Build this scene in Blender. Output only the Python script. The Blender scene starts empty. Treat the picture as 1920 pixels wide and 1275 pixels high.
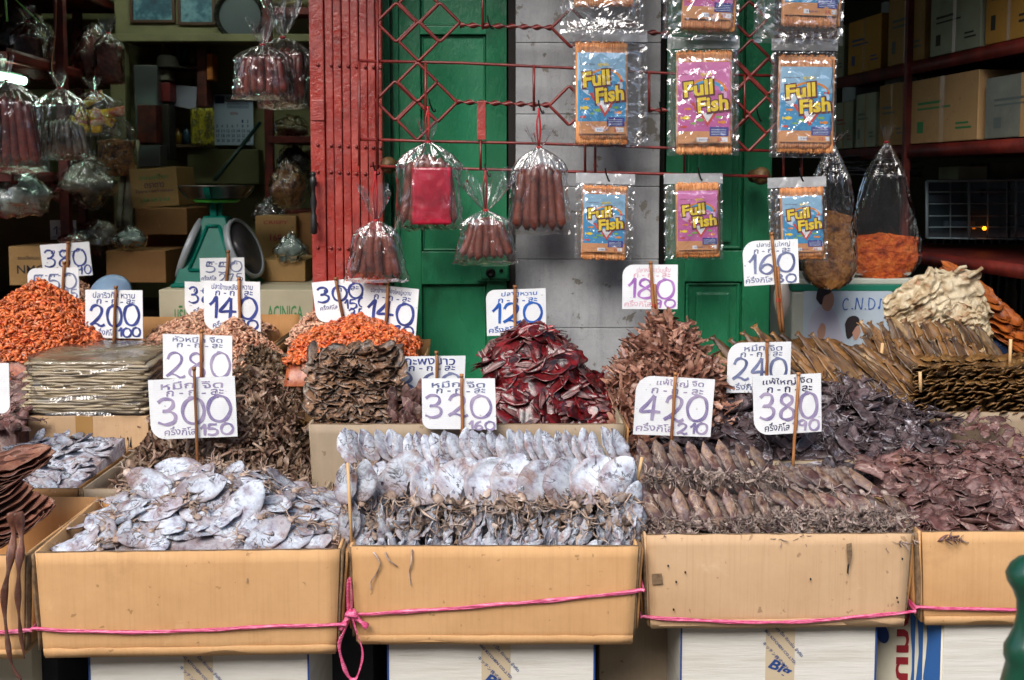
import bpy, bmesh, math, random
from mathutils import Vector, Matrix, noise, Euler
rad = math.radians
C = bpy.context.scene
# ---------------- camera ----------------
FPX, PIT, CPX, CPY, CAMZ = 2059.0, rad(4.5), 960.0, 502.0, 1.5
cam_d = bpy.data.cameras.new('camera'); cam = bpy.data.objects.new('camera', cam_d)
C.collection.objects.link(cam); C.camera = cam
cam.location = (0, 0, CAMZ); cam.rotation_euler = (rad(90) - PIT, 0, 0)
cam_d.sensor_width = 36; cam_d.lens = FPX / 1920 * 36; cam_d.shift_y = -(637.5 - CPY) / 1920
cam_d.clip_start = .05; cam_d.clip_end = 400
cam_d.dof.use_dof = True; cam_d.dof.focus_distance = 2.55; cam_d.dof.aperture_fstop = 7.1
# ---------------- light ----------------
world = bpy.data.worlds.new('World'); C.world = world; world.use_nodes = True
wn = world.node_tree; bg = wn.nodes['Background']
sky = wn.nodes.new('ShaderNodeTexSky'); sky.sky_type = 'NISHITA'; sky.sun_disc = False
sky.sun_elevation = rad(42); sky.sun_rotation = rad(200); sky.air_density = 1.0; sky.dust_density = 3.0
wn.links.new(sky.outputs[0], bg.inputs[0]); bg.inputs[1].default_value = .125
sd = bpy.data.lights.new('sun', 'SUN'); sun = bpy.data.objects.new('sun', sd); C.collection.objects.link(sun)
sd.energy = 1.6; sd.angle = rad(32); sd.color = (1, .985, .96)
sdir = Vector((-math.sin(rad(200)) * -1 * math.cos(rad(42)), math.cos(rad(200)) * math.cos(rad(42)), math.sin(rad(42))))
sun.rotation_euler = sdir.to_track_quat('Z', 'Y').to_euler(); sun.location = (0, -3, 6)
vs = C.view_settings; vs.view_transform = 'Standard'; vs.look = 'None'; vs.gamma = 1; vs.exposure = .95
C.cycles.max_bounces = 8; C.cycles.transparent_max_bounces = 24; C.cycles.caustics_reflective = False
C.cycles.use_denoising = True
# ---------------- helpers ----------------
def P(px, py, Y):
    u = (px - CPX) / FPX; v = (CPY - py) / FPX
    t = Y / (math.cos(PIT) + v * math.sin(PIT))
    return Vector((t * u, Y, CAMZ + t * (v * math.cos(PIT) - math.sin(PIT))))
def PZ(px, py, z):            # ray to the height z
    u = (px - CPX) / FPX; v = (CPY - py) / FPX
    t = (z - CAMZ) / (v * math.cos(PIT) - math.sin(PIT))
    return Vector((t * u, t * (math.cos(PIT) + v * math.sin(PIT)), z))
def S(px, Y): return px / FPX * Y
def lin(h):
    h = h.lstrip('#'); r = []
    for i in (0, 2, 4):
        c = int(h[i:i + 2], 16) / 255
        r.append(c / 12.92 if c <= .04045 else ((c + .055) / 1.055) ** 2.4)
    return (r[0], r[1], r[2], 1)
def nz(x, y=0, z=0, s=1): return noise.noise(Vector((x * s, y * s, z * s)))
ORG = {}
def org(o):
    return ORG.get(o.name, Vector((0, 0, 0)))
class MB:
    def __init__(s): s.v = []; s.f = []; s.mi = []; s.cur = 0; s.sm = []; s.smooth = True
    def add(s, vs, fs):
        b = len(s.v); s.v += [tuple(p) for p in vs]
        for f in fs: s.f.append(tuple(b + i for i in f)); s.mi.append(s.cur); s.sm.append(s.smooth)
    def box(s, a, b, M=None):
        x0, y0, z0 = a; x1, y1, z1 = b
        vs = [Vector(p) for p in ((x0, y0, z0), (x1, y0, z0), (x1, y1, z0), (x0, y1, z0), (x0, y0, z1), (x1, y0, z1), (x1, y1, z1), (x0, y1, z1))]
        if M: vs = [M @ p for p in vs]
        o = s.smooth; s.smooth = False
        s.add(vs, [(0, 3, 2, 1), (4, 5, 6, 7), (0, 1, 5, 4), (1, 2, 6, 5), (2, 3, 7, 6), (3, 0, 4, 7)]); s.smooth = o
    def bbox(s, a, b, bev=.003, M=None):
        bm = bmesh.new(); bmesh.ops.create_cube(bm, size=1)
        for p in bm.verts: p.co = Vector([(a[i] + b[i]) / 2 + p.co[i] * (b[i] - a[i]) for i in range(3)])
        bmesh.ops.bevel(bm, geom=bm.edges[:], offset=bev, segments=2, affect='EDGES', profile=.6)
        if M: bm.transform(M)
        bm.verts.index_update(); o = s.smooth; s.smooth = False
        s.add([p.co.copy() for p in bm.verts], [[q.index for q in f.verts] for f in bm.faces]); s.smooth = o; bm.free()
    def tube(s, pts, r, n=8, cap=True, flat=1.0):
        pts = [Vector(p) for p in pts]; m = len(pts)
        if not hasattr(r, '__len__'): r = [r] * m
        t = (pts[1] - pts[0]).normalized(); a = t.orthogonal().normalized(); vs = []
        for i, p in enumerate(pts):
            t = (pts[min(i + 1, m - 1)] - pts[max(i - 1, 0)])
            t = t.normalized() if t.length > 1e-9 else Vector((0, 0, 1))
            a = (a - t * a.dot(t)); a = a.normalized() if a.length > 1e-6 else t.orthogonal().normalized()
            b = t.cross(a)
            for k in range(n):
                th = 2 * math.pi * k / n
                vs.append(p + a * math.cos(th) * r[i] + b * math.sin(th) * r[i] * flat)
        fs = [(i * n + k, i * n + (k + 1) % n, (i + 1) * n + (k + 1) % n, (i + 1) * n + k) for i in range(m - 1) for k in range(n)]
        if cap: fs += [tuple(range(n - 1, -1, -1)), tuple((m - 1) * n + k for k in range(n))]
        s.add(vs, fs)
    def lathe(s, prof, c=(0, 0, 0), n=24, M=None, cap=True):
        c = Vector(c); vs = []
        for r, z in prof:
            for k in range(n):
                th = 2 * math.pi * k / n; p = Vector((r * math.cos(th), r * math.sin(th), z))
                vs.append(c + (M @ p if M else p))
        m = len(prof)
        fs = [(i * n + k, i * n + (k + 1) % n, (i + 1) * n + (k + 1) % n, (i + 1) * n + k) for i in range(m - 1) for k in range(n)]
        if cap: fs += [tuple(range(n - 1, -1, -1)), tuple((m - 1) * n + k for k in range(n))]
        s.add(vs, fs)
    def grid(s, fn, nu, nv):
        vs = [fn(i / nu, j / nv) for i in range(nu + 1) for j in range(nv + 1)]
        w = nv + 1
        s.add(vs, [(i * w + j, (i + 1) * w + j, (i + 1) * w + j + 1, i * w + j + 1) for i in range(nu) for j in range(nv)])
    def slab(s, fn, nu, nv, th):
        """closed sheet of thickness th along the sheet's mean normal"""
        A = [[Vector(fn(i / nu, j / nv)) for j in range(nv + 1)] for i in range(nu + 1)]
        n = ((A[nu][0] - A[0][0]).cross(A[0][nv] - A[0][0]))
        if n.length < 1e-9: n = Vector((0, 0, 1))
        n = n.normalized() * th; w = nv + 1; N = (nu + 1) * w
        vs = [p for r in A for p in r]; vs = vs + [p - n for p in vs]
        fs = []
        for i in range(nu):
            for j in range(nv):
                q = (i * w + j, (i + 1) * w + j, (i + 1) * w + j + 1, i * w + j + 1)
                fs.append(q); fs.append(tuple(N + k for k in reversed(q)))
        for i in range(nu):
            fs.append((i * w, N + i * w, N + (i + 1) * w, (i + 1) * w))
            fs.append((i * w + nv, (i + 1) * w + nv, N + (i + 1) * w + nv, N + i * w + nv))
        for j in range(nv):
            fs.append((j, j + 1, N + j + 1, N + j))
            b = nu * w; fs.append((b + j, N + b + j, N + b + j + 1, b + j + 1))
        s.add(vs, fs)
    def poly(s, pts, th=0.0, d=None):
        pts = [Vector(p) for p in pts]; n = len(pts); o = s.smooth; s.smooth = False
        if th:
            vs = pts + [p + d * th for p in pts]
            s.add(vs, [tuple(range(n)), tuple(range(2 * n - 1, n - 1, -1))] + [(i, n + i, n + (i + 1) % n, (i + 1) % n) for i in range(n)])
        else: s.add(pts, [tuple(range(n))])
        s.smooth = o
    def build(s, name, mats, parent=None, label=None, cat=None, group=None, kind=None):
        me = bpy.data.meshes.new(name)
        o3 = org(parent) if parent else Vector((0, 0, 0))
        me.from_pydata([(p[0] - o3.x, p[1] - o3.y, p[2] - o3.z) for p in s.v], [], s.f)
        if not isinstance(mats, (list, tuple)): mats = [mats]
        for m in mats: me.materials.append(m)
        me.polygons.foreach_set('material_index', s.mi); me.polygons.foreach_set('use_smooth', s.sm)
        me.update()
        o = bpy.data.objects.new(name, me); C.collection.objects.link(o)
        if parent: o.parent = parent; ORG[o.name] = o3.copy()
        tag(o, label, cat, group, kind)
        return o
def tag(o, label=None, cat=None, group=None, kind=None):
    if label: o['label'] = label
    if cat: o['category'] = cat
    if group: o['group'] = group
    if kind: o['kind'] = kind
    return o
def thing(name, loc, label, cat, group=None):
    o = bpy.data.objects.new(name, None); C.collection.objects.link(o); o.location = loc
    o.empty_display_size = .05
    ORG[o.name] = Vector(loc); return tag(o, label, cat, group)
def copy_tree(o, parent=None):
    c = o.copy(); C.collection.objects.link(c); c.parent = parent
    for ch in list(o.children): copy_tree(ch, c)
    return c
def smooth_line(pts, k=5):
    pts = [Vector(p) for p in pts]; out = []
    for i in range(len(pts) - 1):
        p0 = pts[max(i - 1, 0)]; p1 = pts[i]; p2 = pts[i + 1]; p3 = pts[min(i + 2, len(pts) - 1)]
        for j in range(k):
            t = j / k
            out.append(.5 * ((2 * p1) + (p2 - p0) * t + (2 * p0 - 5 * p1 + 4 * p2 - p3) * t * t + (3 * p1 - p0 - 3 * p2 + p3) * t ** 3))
    out.append(pts[-1]); return out
def interp(tab, u):
    for (a, x), (b, y) in zip(tab, tab[1:]):
        if u <= b: return x + (y - x) * (u - a) / max(b - a, 1e-9)
    return tab[-1][1]
# ---------------- materials ----------------
class NT:
    def __init__(s, name):
        s.m = bpy.data.materials.new(name); s.m.use_nodes = True; s.t = s.m.node_tree
        s.b = s.t.nodes['Principled BSDF']; s.out = s.t.nodes['Material Output']
    def n(s, k, **kw):
        x = s.t.nodes.new('ShaderNode' + k)
        for a, b in kw.items(): setattr(x, a, b)
        return x
    def l(s, a, b): s.t.links.new(a, b)
    def coord(s, scale=(1, 1, 1), kind='Object', off=False):
        tc = s.n('TexCoord'); mp = s.n('Mapping'); mp.inputs['Scale'].default_value = scale
        s.l(tc.outputs[kind], mp.inputs[0])
        if off:
            oi = s.n('ObjectInfo'); m = s.n('Math', operation='MULTIPLY'); m.inputs[1].default_value = 37
            s.l(oi.outputs['Random'], m.inputs[0]); cb = s.n('CombineXYZ'); s.l(m.outputs[0], cb.inputs[0]); s.l(m.outputs[0], cb.inputs[1])
            s.l(cb.outputs[0], mp.inputs['Location'])
        return mp.outputs[0]
    def noise(s, co, sc, det=4, rough=.6, dist=0):
        x = s.n('TexNoise'); x.inputs['Scale'].default_value = sc; x.inputs['Detail'].default_value = det
        x.inputs['Roughness'].default_value = rough; x.inputs['Distortion'].default_value = dist
        s.l(co, x.inputs['Vector']); return x.outputs['Fac']
    def ramp(s, fac, stops):
        r = s.n('ValToRGB'); e = r.color_ramp.elements
        while len(e) < len(stops): e.new(.5)
        for i, (p, c) in enumerate(stops): e[i].position = p; e[i].color = c if len(c) == 4 else (*c, 1)
        s.l(fac, r.inputs[0]); return r.outputs[0]
    def mix(s, fac, a, b, mode='MIX'):
        x = s.n('Mix', data_type='RGBA', blend_type=mode)
        for v, i in ((fac, 0), (a, 6), (b, 7)):
            if hasattr(v, 'links'): s.l(v, x.inputs[i])
            else: x.inputs[i].default_value = v
        return x.outputs[2]
    def math(s, op, a, b=0.0):
        x = s.n('Math', operation=op)
        for v, i in ((a, 0), (b, 1)):
            if hasattr(v, 'links'): s.l(v, x.inputs[i])
            else: x.inputs[i].default_value = v
        return x.outputs[0]
    def bump(s, h, st=.3, d=.002, nrm=None):
        x = s.n('Bump'); x.inputs['Strength'].default_value = st; x.inputs['Distance'].default_value = d
        s.l(h, x.inputs['Height'])
        if nrm is not None: s.l(nrm, x.inputs['Normal'])
        return x.outputs[0]
W1 = (1, 1, 1, 1)
def mk(name, stops, sc=20, rough=.6, bump=.3, bsc=60, bd=.002, det=5, ani=(1, 1, 1), rnd=0, isl=0, metal=0, spec=.5, coat=0, veins=None, off=True, dist=0, sss=0, rvar=0, stain=None, rim=None):
    """stops: colours over a noise. rnd / isl: value spread per object / per mesh island. veins: (colour, scale, width)"""
    N = NT(name); co = N.coord(ani, off=off)
    f = N.noise(co, sc, det, .62, dist)
    cols = [lin(c) if isinstance(c, str) else c for c in stops]
    k = len(cols)
    pos = [.5] if k == 1 else [.32 + .36 * i / (k - 1) for i in range(k)]
    c = N.ramp(f, list(zip(pos, cols)))
    if veins:
        vcol, vs_, vw = veins
        f2 = N.noise(co, vs_, 4, .6, .6); d = N.math('ABSOLUTE', N.math('SUBTRACT', f2, .5))
        msk = N.ramp(d, [(0, W1), (vw, (0, 0, 0, 1))]); f3 = N.noise(co, vs_ * .4, 2)
        msk = N.math('MULTIPLY', msk, N.ramp(f3, [(.42, (0, 0, 0, 1)), (.58, W1)]))
        c = N.mix(msk, c, lin(vcol))
    if stain:
        for col_, sc_, th_, am_ in stain:
            c = N.mix(N.math('MULTIPLY', N.ramp(N.noise(co, sc_, 6, .72, .5), [(th_, (0, 0, 0, 1)), (th_ + .10, W1)]), am_), c, lin(col_))
    if rim:      # the margin of each piece has its own colour
        tc = N.n('TexCoord'); sx_ = N.n('SeparateXYZ'); N.l(tc.outputs['Generated'], sx_.inputs[0])
        d = N.math('ABSOLUTE', N.math('SUBTRACT', sx_.outputs[0], .5)); d = N.math('ADD', d, N.math('MULTIPLY', N.math('SUBTRACT', N.noise(co, sc * 1.3, 4), .5), .35))
        d2 = N.math('ADD', N.math('SUBTRACT', .34, sx_.outputs[1]), N.math('MULTIPLY', N.math('SUBTRACT', N.noise(co, sc, 4), .5), .4))
        k1 = N.ramp(d, [(.30, (0, 0, 0, 1)), (.44, W1)]); k2 = N.ramp(d2, [(0, (0, 0, 0, 1)), (.14, W1)])
        c = N.mix(N.math('MULTIPLY', N.math('MAXIMUM', k1, k2), rim[1]), c, lin(rim[0]))
    for amt, src in ((rnd, 'o'), (isl, 'i')):
        if amt:
            r = N.n('ObjectInfo').outputs['Random'] if src == 'o' else N.n('NewGeometry').outputs['Random Per Island']
            mr = N.n('MapRange'); mr.inputs['To Min'].default_value = 1 - amt; mr.inputs['To Max'].default_value = 1 + amt * .7
            N.l(r, mr.inputs[0]); c = N.mix(1.0, c, mr.outputs[0], 'MULTIPLY')
    N.l(c, N.b.inputs['Base Color'])
    b = N.b.inputs; b['Roughness'].default_value = rough; b['Metallic'].default_value = metal; b['Specular IOR Level'].default_value = spec
    if rvar: N.l(N.ramp(N.noise(co, sc * 1.7, 3), [(.3, (rough - rvar,) * 3 + (1,)), (.7, (min(rough + rvar, 1),) * 3 + (1,))]), b['Roughness'])
    if coat: b['Coat Weight'].default_value = coat; b['Coat Roughness'].default_value = .15
    if bump: N.l(N.bump(N.noise(co, bsc, 6, .65), bump, bd), b['Normal'])
    return N.m
def flatmat(name, col, rough=.6, metal=0, emit=0, spec=.5):
    N = NT(name); c = lin(col) if isinstance(col, str) else col
    N.b.inputs['Base Color'].default_value = c; N.b.inputs['Roughness'].default_value = rough; N.b.inputs['Metallic'].default_value = metal
    N.b.inputs['Specular IOR Level'].default_value = spec
    if emit: N.b.inputs['Emission Color'].default_value = c; N.b.inputs['Emission Strength'].default_value = emit
    return N.m
def cardboard(name, a, b, stripe=230, axis='X', dark=None):
    N = NT(name); co = N.coord((1, 1, 1), off=True)
    c = N.ramp(N.noise(co, 5, 6, .7), [(.3, lin(a)), (.7, lin(b))])
    w = N.n('TexWave', wave_type='BANDS', bands_direction=axis); w.inputs['Scale'].default_value = stripe / 6.28 ; w.inputs['Distortion'].default_value = .6
    w.inputs['Detail'].default_value = 1; N.l(co, w.inputs[0])
    w2 = N.noise(N.coord((150, 150, 3) if axis == 'X' else (3, 3, 150), off=True), 1, 3)
    c = N.mix(N.math('MULTIPLY', N.ramp(w2, [(.48, (0, 0, 0, 1)), (.7, W1)]), .13), c, lin('8a6238'))
    # scuffs and stains
    s1 = N.ramp(N.noise(co, 9, 8, .75, .4), [(.62, (0, 0, 0, 1)), (.72, W1)])
    c = N.mix(N.math('MULTIPLY', s1, .3), c, lin('e6cba4'))
    s2 = N.ramp(N.noise(N.coord((1, 1, 1.6), off=True), 3.1, 6, .7), [(.6, (0, 0, 0, 1)), (.78, W1)])
    c = N.mix(N.math('MULTIPLY', s2, .35), c, lin('7b5530'))
    sp = N.ramp(N.noise(co, 55, 2, .5), [(.70, (0, 0, 0, 1)), (.74, W1)])
    c = N.mix(N.math('MULTIPLY', sp, .45), c, lin('5a3d22'))
    N.l(c, N.b.inputs['Base Color']); N.b.inputs['Roughness'].default_value = .72; N.b.inputs['Specular IOR Level'].default_value = .3
    n1 = N.bump(w.outputs['Fac'], .12, .0006)
    N.l(N.bump(N.noise(co, 40, 8, .75), .3, .002, n1), N.b.inputs['Normal'])
    return N.m
def film(name, tint='ffffff', refl=.20, haze=.015, bsc=26, bst=1.0, rough=.05, ani=(1, 1, .35)):
    N = NT(name); N.t.nodes.remove(N.b); co = N.coord(ani, off=True)
    a = N.noise(co, bsc, 3, .55, 1.2); v = N.n('TexVoronoi', feature='DISTANCE_TO_EDGE'); v.inputs['Scale'].default_value = bsc * .8
    cw = N.n('Mix', data_type='VECTOR'); cw.inputs[0].default_value = .12
    nn = N.n('TexNoise'); nn.inputs['Scale'].default_value = bsc * .5; N.l(co, nn.inputs[0]); N.l(co, cw.inputs[4]); N.l(nn.outputs['Color'], cw.inputs[5])
    N.l(cw.outputs[1], v.inputs['Vector'])
    cr = N.ramp(v.outputs[0], [(0, (0, 0, 0, 1)), (.12, W1)])
    nb = N.bump(a, bst, .012); nb = N.bump(cr, .35, .002, nb)
    g = N.n('BsdfGlossy'); g.inputs['Roughness'].default_value = rough; N.l(nb, g.inputs['Normal'])
    t = N.n('BsdfTransparent'); t.inputs[0].default_value = lin(tint)
    d = N.n('BsdfDiffuse'); d.inputs[0].default_value = (.8, .82, .85, 1); N.l(nb, d.inputs['Normal'])
    fr = N.n('LayerWeight'); fr.inputs['Blend'].default_value = .18; N.l(nb, fr.inputs['Normal'])
    fac = N.math('ADD', N.math('MULTIPLY', fr.outputs['Fresnel'], 1 - refl), refl * .55)
    m1 = N.n('MixShader'); m1.inputs[0].default_value = haze; N.l(t.outputs[0], m1.inputs[1]); N.l(d.outputs[0], m1.inputs[2])
    m2 = N.n('MixShader'); N.l(fac, m2.inputs[0]); N.l(m1.outputs[0], m2.inputs[1]); N.l(g.outputs[0], m2.inputs[2])
    N.l(m2.outputs[0], N.out.inputs[0]); return N.m
def ink(name, a, b):
    N = NT(name); co = N.coord()
    w = N.n('TexWave', bands_direction='DIAGONAL'); w.inputs['Scale'].default_value = 90; w.inputs['Distortion'].default_value = 6; N.l(co, w.inputs[0])
    c = N.mix(N.math('MULTIPLY', w.outputs['Fac'], .55), N.ramp(N.noise(co, 22, 2), [(.35, lin(a)), (.65, lin(b))]), lin(b))
    N.l(c, N.b.inputs['Base Color']); N.b.inputs['Roughness'].default_value = .5; return N.m
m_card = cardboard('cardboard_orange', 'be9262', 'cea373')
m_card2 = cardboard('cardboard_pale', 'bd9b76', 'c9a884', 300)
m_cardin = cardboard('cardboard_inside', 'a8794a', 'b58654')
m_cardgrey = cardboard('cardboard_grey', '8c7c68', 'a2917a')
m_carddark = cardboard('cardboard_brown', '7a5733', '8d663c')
m_edge = mk('cardboard_edge', ['5d4a38', '8d7355'], 80, .9, .4, 200)
m_white = mk('white_carton', ['c4c0b4', 'd0cdc4', 'd6d3cc'], 6, .6, .4, 14, .004, ani=(.6, 1, 8))
m_whiteplain = mk('painted_carton', ['c4beaa', 'd2ccb8'], 5, .6, .2, 30)
m_board = NT('sign_board')
def _mb():
    N = m_board; co = N.coord(off=False)
    w = N.n('TexWave', bands_direction='Z'); w.inputs['Scale'].default_value = 62; N.l(co, w.inputs[0])
    c = N.ramp(N.noise(N.coord(off=True), 7, 5, .7), [(.3, lin('d9dcdf')), (.6, lin('eceef0'))])
    c = N.mix(N.math('MULTIPLY', w.outputs['Fac'], .12), c, lin('b9bfc6'))
    sp = N.ramp(N.noise(N.coord(off=True), 95, 3, .6), [(.68, (0, 0, 0, 1)), (.72, W1)])
    c = N.mix(N.math('MULTIPLY', sp, .55), c, lin('6e675a'))
    st = N.ramp(N.noise(N.coord(off=True), 11, 6, .75), [(.62, (0, 0, 0, 1)), (.8, W1)])
    c = N.mix(N.math('MULTIPLY', st, .4), c, lin('a89e88'))
    N.l(c, N.b.inputs['Base Color']); N.b.inputs['Roughness'].default_value = .42
    N.l(N.bump(w.outputs['Fac'], .15, .0005), N.b.inputs['Normal'])
_mb(); m_board = m_board.m
m_stick = mk('bamboo_stick', ['6b3b1e', '8e5a30', 'a8764a'], 14, .6, .3, 40, ani=(4, 4, .6), rnd=.35)
m_stickpale = mk('pale_stick', ['c49a68', 'd9b482'], 14, .6, .3, 40, ani=(4, 4, .6))
INK = {'navy': ink('ink_navy', '16235c', '3c4a92'), 'faded': ink('ink_faded', '62588e', 'a79bb6'), 'violet': ink('ink_violet', '7b3f98', 'b483c4'),
       'blue': ink('ink_blue', '0d3f96', '2d66b8'), 'dark': ink('ink_dark', '121433', '3a3564'), 'pink': ink('ink_pink', 'c08aa0', 'dcb4bf'), 'slate': ink('ink_slate', '34406e', '7f86a8')}
m_twine = mk('pink_twine', ['a82a55', 'd8507f', 'ee8fae'], 60, .3, .5, 120, ani=(1, 1, 8), spec=.8)
m_red = mk('red_paint', ['80231e', '953028', 'a6443a'], 9, .34, .8, 70, .003, spec=.8, rvar=.12, stain=[('4a1512', 8, .56, .45), ('c9a49a', 75, .70, .5), ('5a2a1c', 30, .62, .5)])
m_redd = mk('red_iron', ['54120f', '701c17', '822a22'], 20, .42, .4, 60, spec=.6)
m_green = mk('green_paint', ['1a5e3f', '24764f', '2f875f'], 3, .30, .8, 46, .004, ani=(1, 1, .45), spec=.6, rvar=.1, stain=[('93ab98', 80, .69, .45), ('0d3422', 5, .56, .45), ('3c8a68', 9, .6, .35)])
m_film = film('clear_film')
m_film2 = film('pouch_film', refl=.36, haze=.04, bsc=16, bst=.75, rough=.08, ani=(1, 1, .7))
m_filmd = film('thin_bag_film', refl=.12, haze=.012, bsc=18, bst=.9)
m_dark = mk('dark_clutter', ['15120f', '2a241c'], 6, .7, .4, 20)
m_black = flatmat('black_iron', '141414', .45)
m_chrome = flatmat('dull_aluminium', '8a8a86', .35, 1)

TC = {}
def text2d(t, off=0.0, shear=0.0):
    k = (t, off, shear)
    if k not in TC:
        cu = bpy.data.curves.new('lettering', 'FONT'); cu.body = t; cu.offset = off; cu.shear = shear; cu.resolution_u = 2
        o = bpy.data.objects.new('lettering', cu); C.collection.objects.link(o)
        dg = bpy.context.evaluated_depsgraph_get()
        m = bpy.data.meshes.new_from_object(o.evaluated_get(dg))
        v = [(p.co.x, p.co.y) for p in m.vertices]; f = [tuple(q.vertices) for q in m.polygons]
        bpy.data.objects.remove(o); bpy.data.curves.remove(cu); bpy.data.meshes.remove(m)
        x0 = min(a for a, b in v); x1 = max(a for a, b in v); y0 = min(b for a, b in v); y1 = max(b for a, b in v)
        TC[k] = (v, f, (x0, y0, x1, y1))
    return TC[k]
def put_text(mb, t, rect, fr, off=.0, shear=0.0, lift=.0006, keep=None, rot=0, wob=0):
    """rect = (x0,y0,x1,y1) in the frame's own plane; fr(x, y, lift) -> point"""
    v, f, (a, b, c, d) = text2d(t, off, shear)
    x0, y0, x1, y1 = rect; cr, sr = math.cos(rot), math.sin(rot); cx, cy = (x0 + x1) / 2, (y0 + y1) / 2; out = []
    for x, y in v:
        X = x0 + (x - a) / (c - a) * (x1 - x0) - cx; Y = y0 + (y - b) / (d - b) * (y1 - y0) - cy
        if wob: Y += wob * math.sin(X / (x1 - x0) * 9 + len(t)); X += wob * .6 * math.sin(Y / (y1 - y0) * 4 + X / (x1 - x0) * 14)
        out.append(fr(cx + X * cr - Y * sr, cy + X * sr + Y * cr, lift))
    o = mb.smooth; mb.smooth = False; mb.add(out, f); mb.smooth = o
DG = {
 '0': [[(.33, 1), (.1, .86), (0, .5), (.1, .12), (.33, 0), (.56, .14), (.66, .5), (.56, .88), (.33, 1.01), (.2, .97)]],
 '1': [[(.06, .62), (.2, .8), (.34, 1), (.32, .6), (.3, 0)]],
 '2': [[(.06, .72), (.14, .92), (.34, 1), (.54, .86), (.52, .6), (.3, .3), (.02, .04), (.16, .14), (.34, .1), (.5, .0), (.68, .08)]],
 '3': [[(.04, .86), (.22, 1), (.46, .94), (.5, .72), (.36, .56), (.18, .52), (.4, .5), (.56, .34), (.5, .1), (.26, 0), (.02, .1)]],
 '4': [[(.42, 1), (.22, .66), (0, .34), (.3, .36), (.66, .34)], [(.44, .98), (.42, .5), (.4, 0)]],
 '5': [[(.56, .98), (.3, .98), (.12, .95), (.1, .75), (.08, .56), (.3, .6), (.54, .46), (.54, .16), (.3, 0), (.02, .08)]],
 '6': [[(.5, 1), (.28, .86), (.08, .5), (.06, .2), (.26, 0), (.5, .08), (.56, .3), (.42, .48), (.22, .46), (.08, .3)]],
 '7': [[(.02, .72), (.04, .96), (.1, .84), (.3, .94), (.56, .96), (.4, .5), (.26, 0)]],
 '8': [[(.44, .9), (.28, 1), (.1, .9), (.1, .7), (.3, .54), (.54, .34), (.5, .08), (.28, 0), (.06, .1), (.06, .34), (.3, .54), (.48, .7), (.46, .88), (.36, .97)]],
 '9': [[(.5, .9), (.3, 1), (.08, .86), (.08, .62), (.26, .52), (.44, .6), (.52, .84), (.5, .5), (.44, 0)]],
 'C': [[(.5, .8), (.4, .98), (.16, .8), (.06, .4), (.2, .04), (.5, .06)]], 'N': [[(0, 0), (.08, .6), (.12, 1), (.3, .5), (.5, .02), (.56, .5), (.62, 1)]],
 'D': [[(.08, 1), (.06, .5), (.06, 0)], [(.04, .98), (.4, .84), (.54, .5), (.4, .12), (.04, 0)]], '.': [[(.04, .0), (.08, .06), (.12, .0)]],
 'n': [[(.1, .1), (.2, .2), (.1, .25), (.06, .12), (.18, .16), (.24, .9), (.4, .8), (.55, .95), (.6, .6), (.8, .8), (1, .7)]],
}
def put_digits(mb, s, rect, fr, sw, lift=.0007, seed=0):
    R = random.Random(seed); x0, y0, x1, y1 = rect
    adv = [(.45 if c == '1' else .3 if c == '.' else .78) for c in s]; tot = sum(adv) - .12; x = 0
    for c, a in zip(s, adv):
        jy = R.uniform(-.05, .05)
        for st in DG[c]:
            pts = smooth_line([Vector((x0 + (x + p[0] + R.uniform(-.015, .015)) / tot * (x1 - x0), y0 + (p[1] + jy) * (y1 - y0), 0)) for p in st], 5)
            vs = []; n = len(pts)
            for i, p in enumerate(pts):
                t = pts[min(i + 1, n - 1)] - pts[max(i - 1, 0)]
                ang = math.atan2(t.y, t.x) if t.length > 0 else 0
                w = sw * (.62 + .4 * abs(math.sin(ang + .5)) + .12 * math.sin(i * .7 + len(s))) / 2
                q = Vector((-t.y, t.x, 0)); q = q.normalized() * w if q.length > 1e-9 else Vector((0, w, 0))
                l2 = lift + .00025 * (i / n)
                vs += [fr(p.x + q.x, p.y + q.y, l2), fr(p.x - q.x, p.y - q.y, l2)]
            mb.smooth = False; mb.add(vs, [(2 * i, 2 * i + 1, 2 * i + 3, 2 * i + 2) for i in range(n - 1)]); mb.smooth = True
        x += a
# ---------------- setting: ground, shop shell ----------------
WY = 3.36          # plane of the folding doors
m_ground = mk('concrete_ground', ['4c4a46', '6a6762', '77736c'], 2.5, .85, .4, 40)
b = MB(); b.box((-9, -12, -.05), (9, 8, 0)); b.build('ground', m_ground, kind='structure')
m_ceil = mk('ceiling_plaster', ['57554a', '6a6858'], 3, .9, .2)
b = MB(); b.box((-4, WY + .35, 2.72), (4, 7.2, 2.8)); b.build('ceiling', m_ceil, kind='structure')
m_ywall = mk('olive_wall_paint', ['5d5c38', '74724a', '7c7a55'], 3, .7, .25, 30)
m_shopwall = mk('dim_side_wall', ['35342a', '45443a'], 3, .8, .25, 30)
def wallobj(a, c, mat, label): 
    b = MB(); b.box(a, c); return b.build('wall', mat, None, label, 'wall')
BY = 5.3
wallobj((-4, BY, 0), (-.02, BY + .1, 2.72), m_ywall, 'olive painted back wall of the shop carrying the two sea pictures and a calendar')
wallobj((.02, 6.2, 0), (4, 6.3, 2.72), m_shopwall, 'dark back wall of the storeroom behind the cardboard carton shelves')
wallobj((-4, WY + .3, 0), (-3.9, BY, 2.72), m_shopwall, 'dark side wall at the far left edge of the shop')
wallobj((3.9, WY + .3, 0), (4, 6.2, 2.72), m_shopwall, 'dark side wall at the far right edge of the storeroom')
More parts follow.
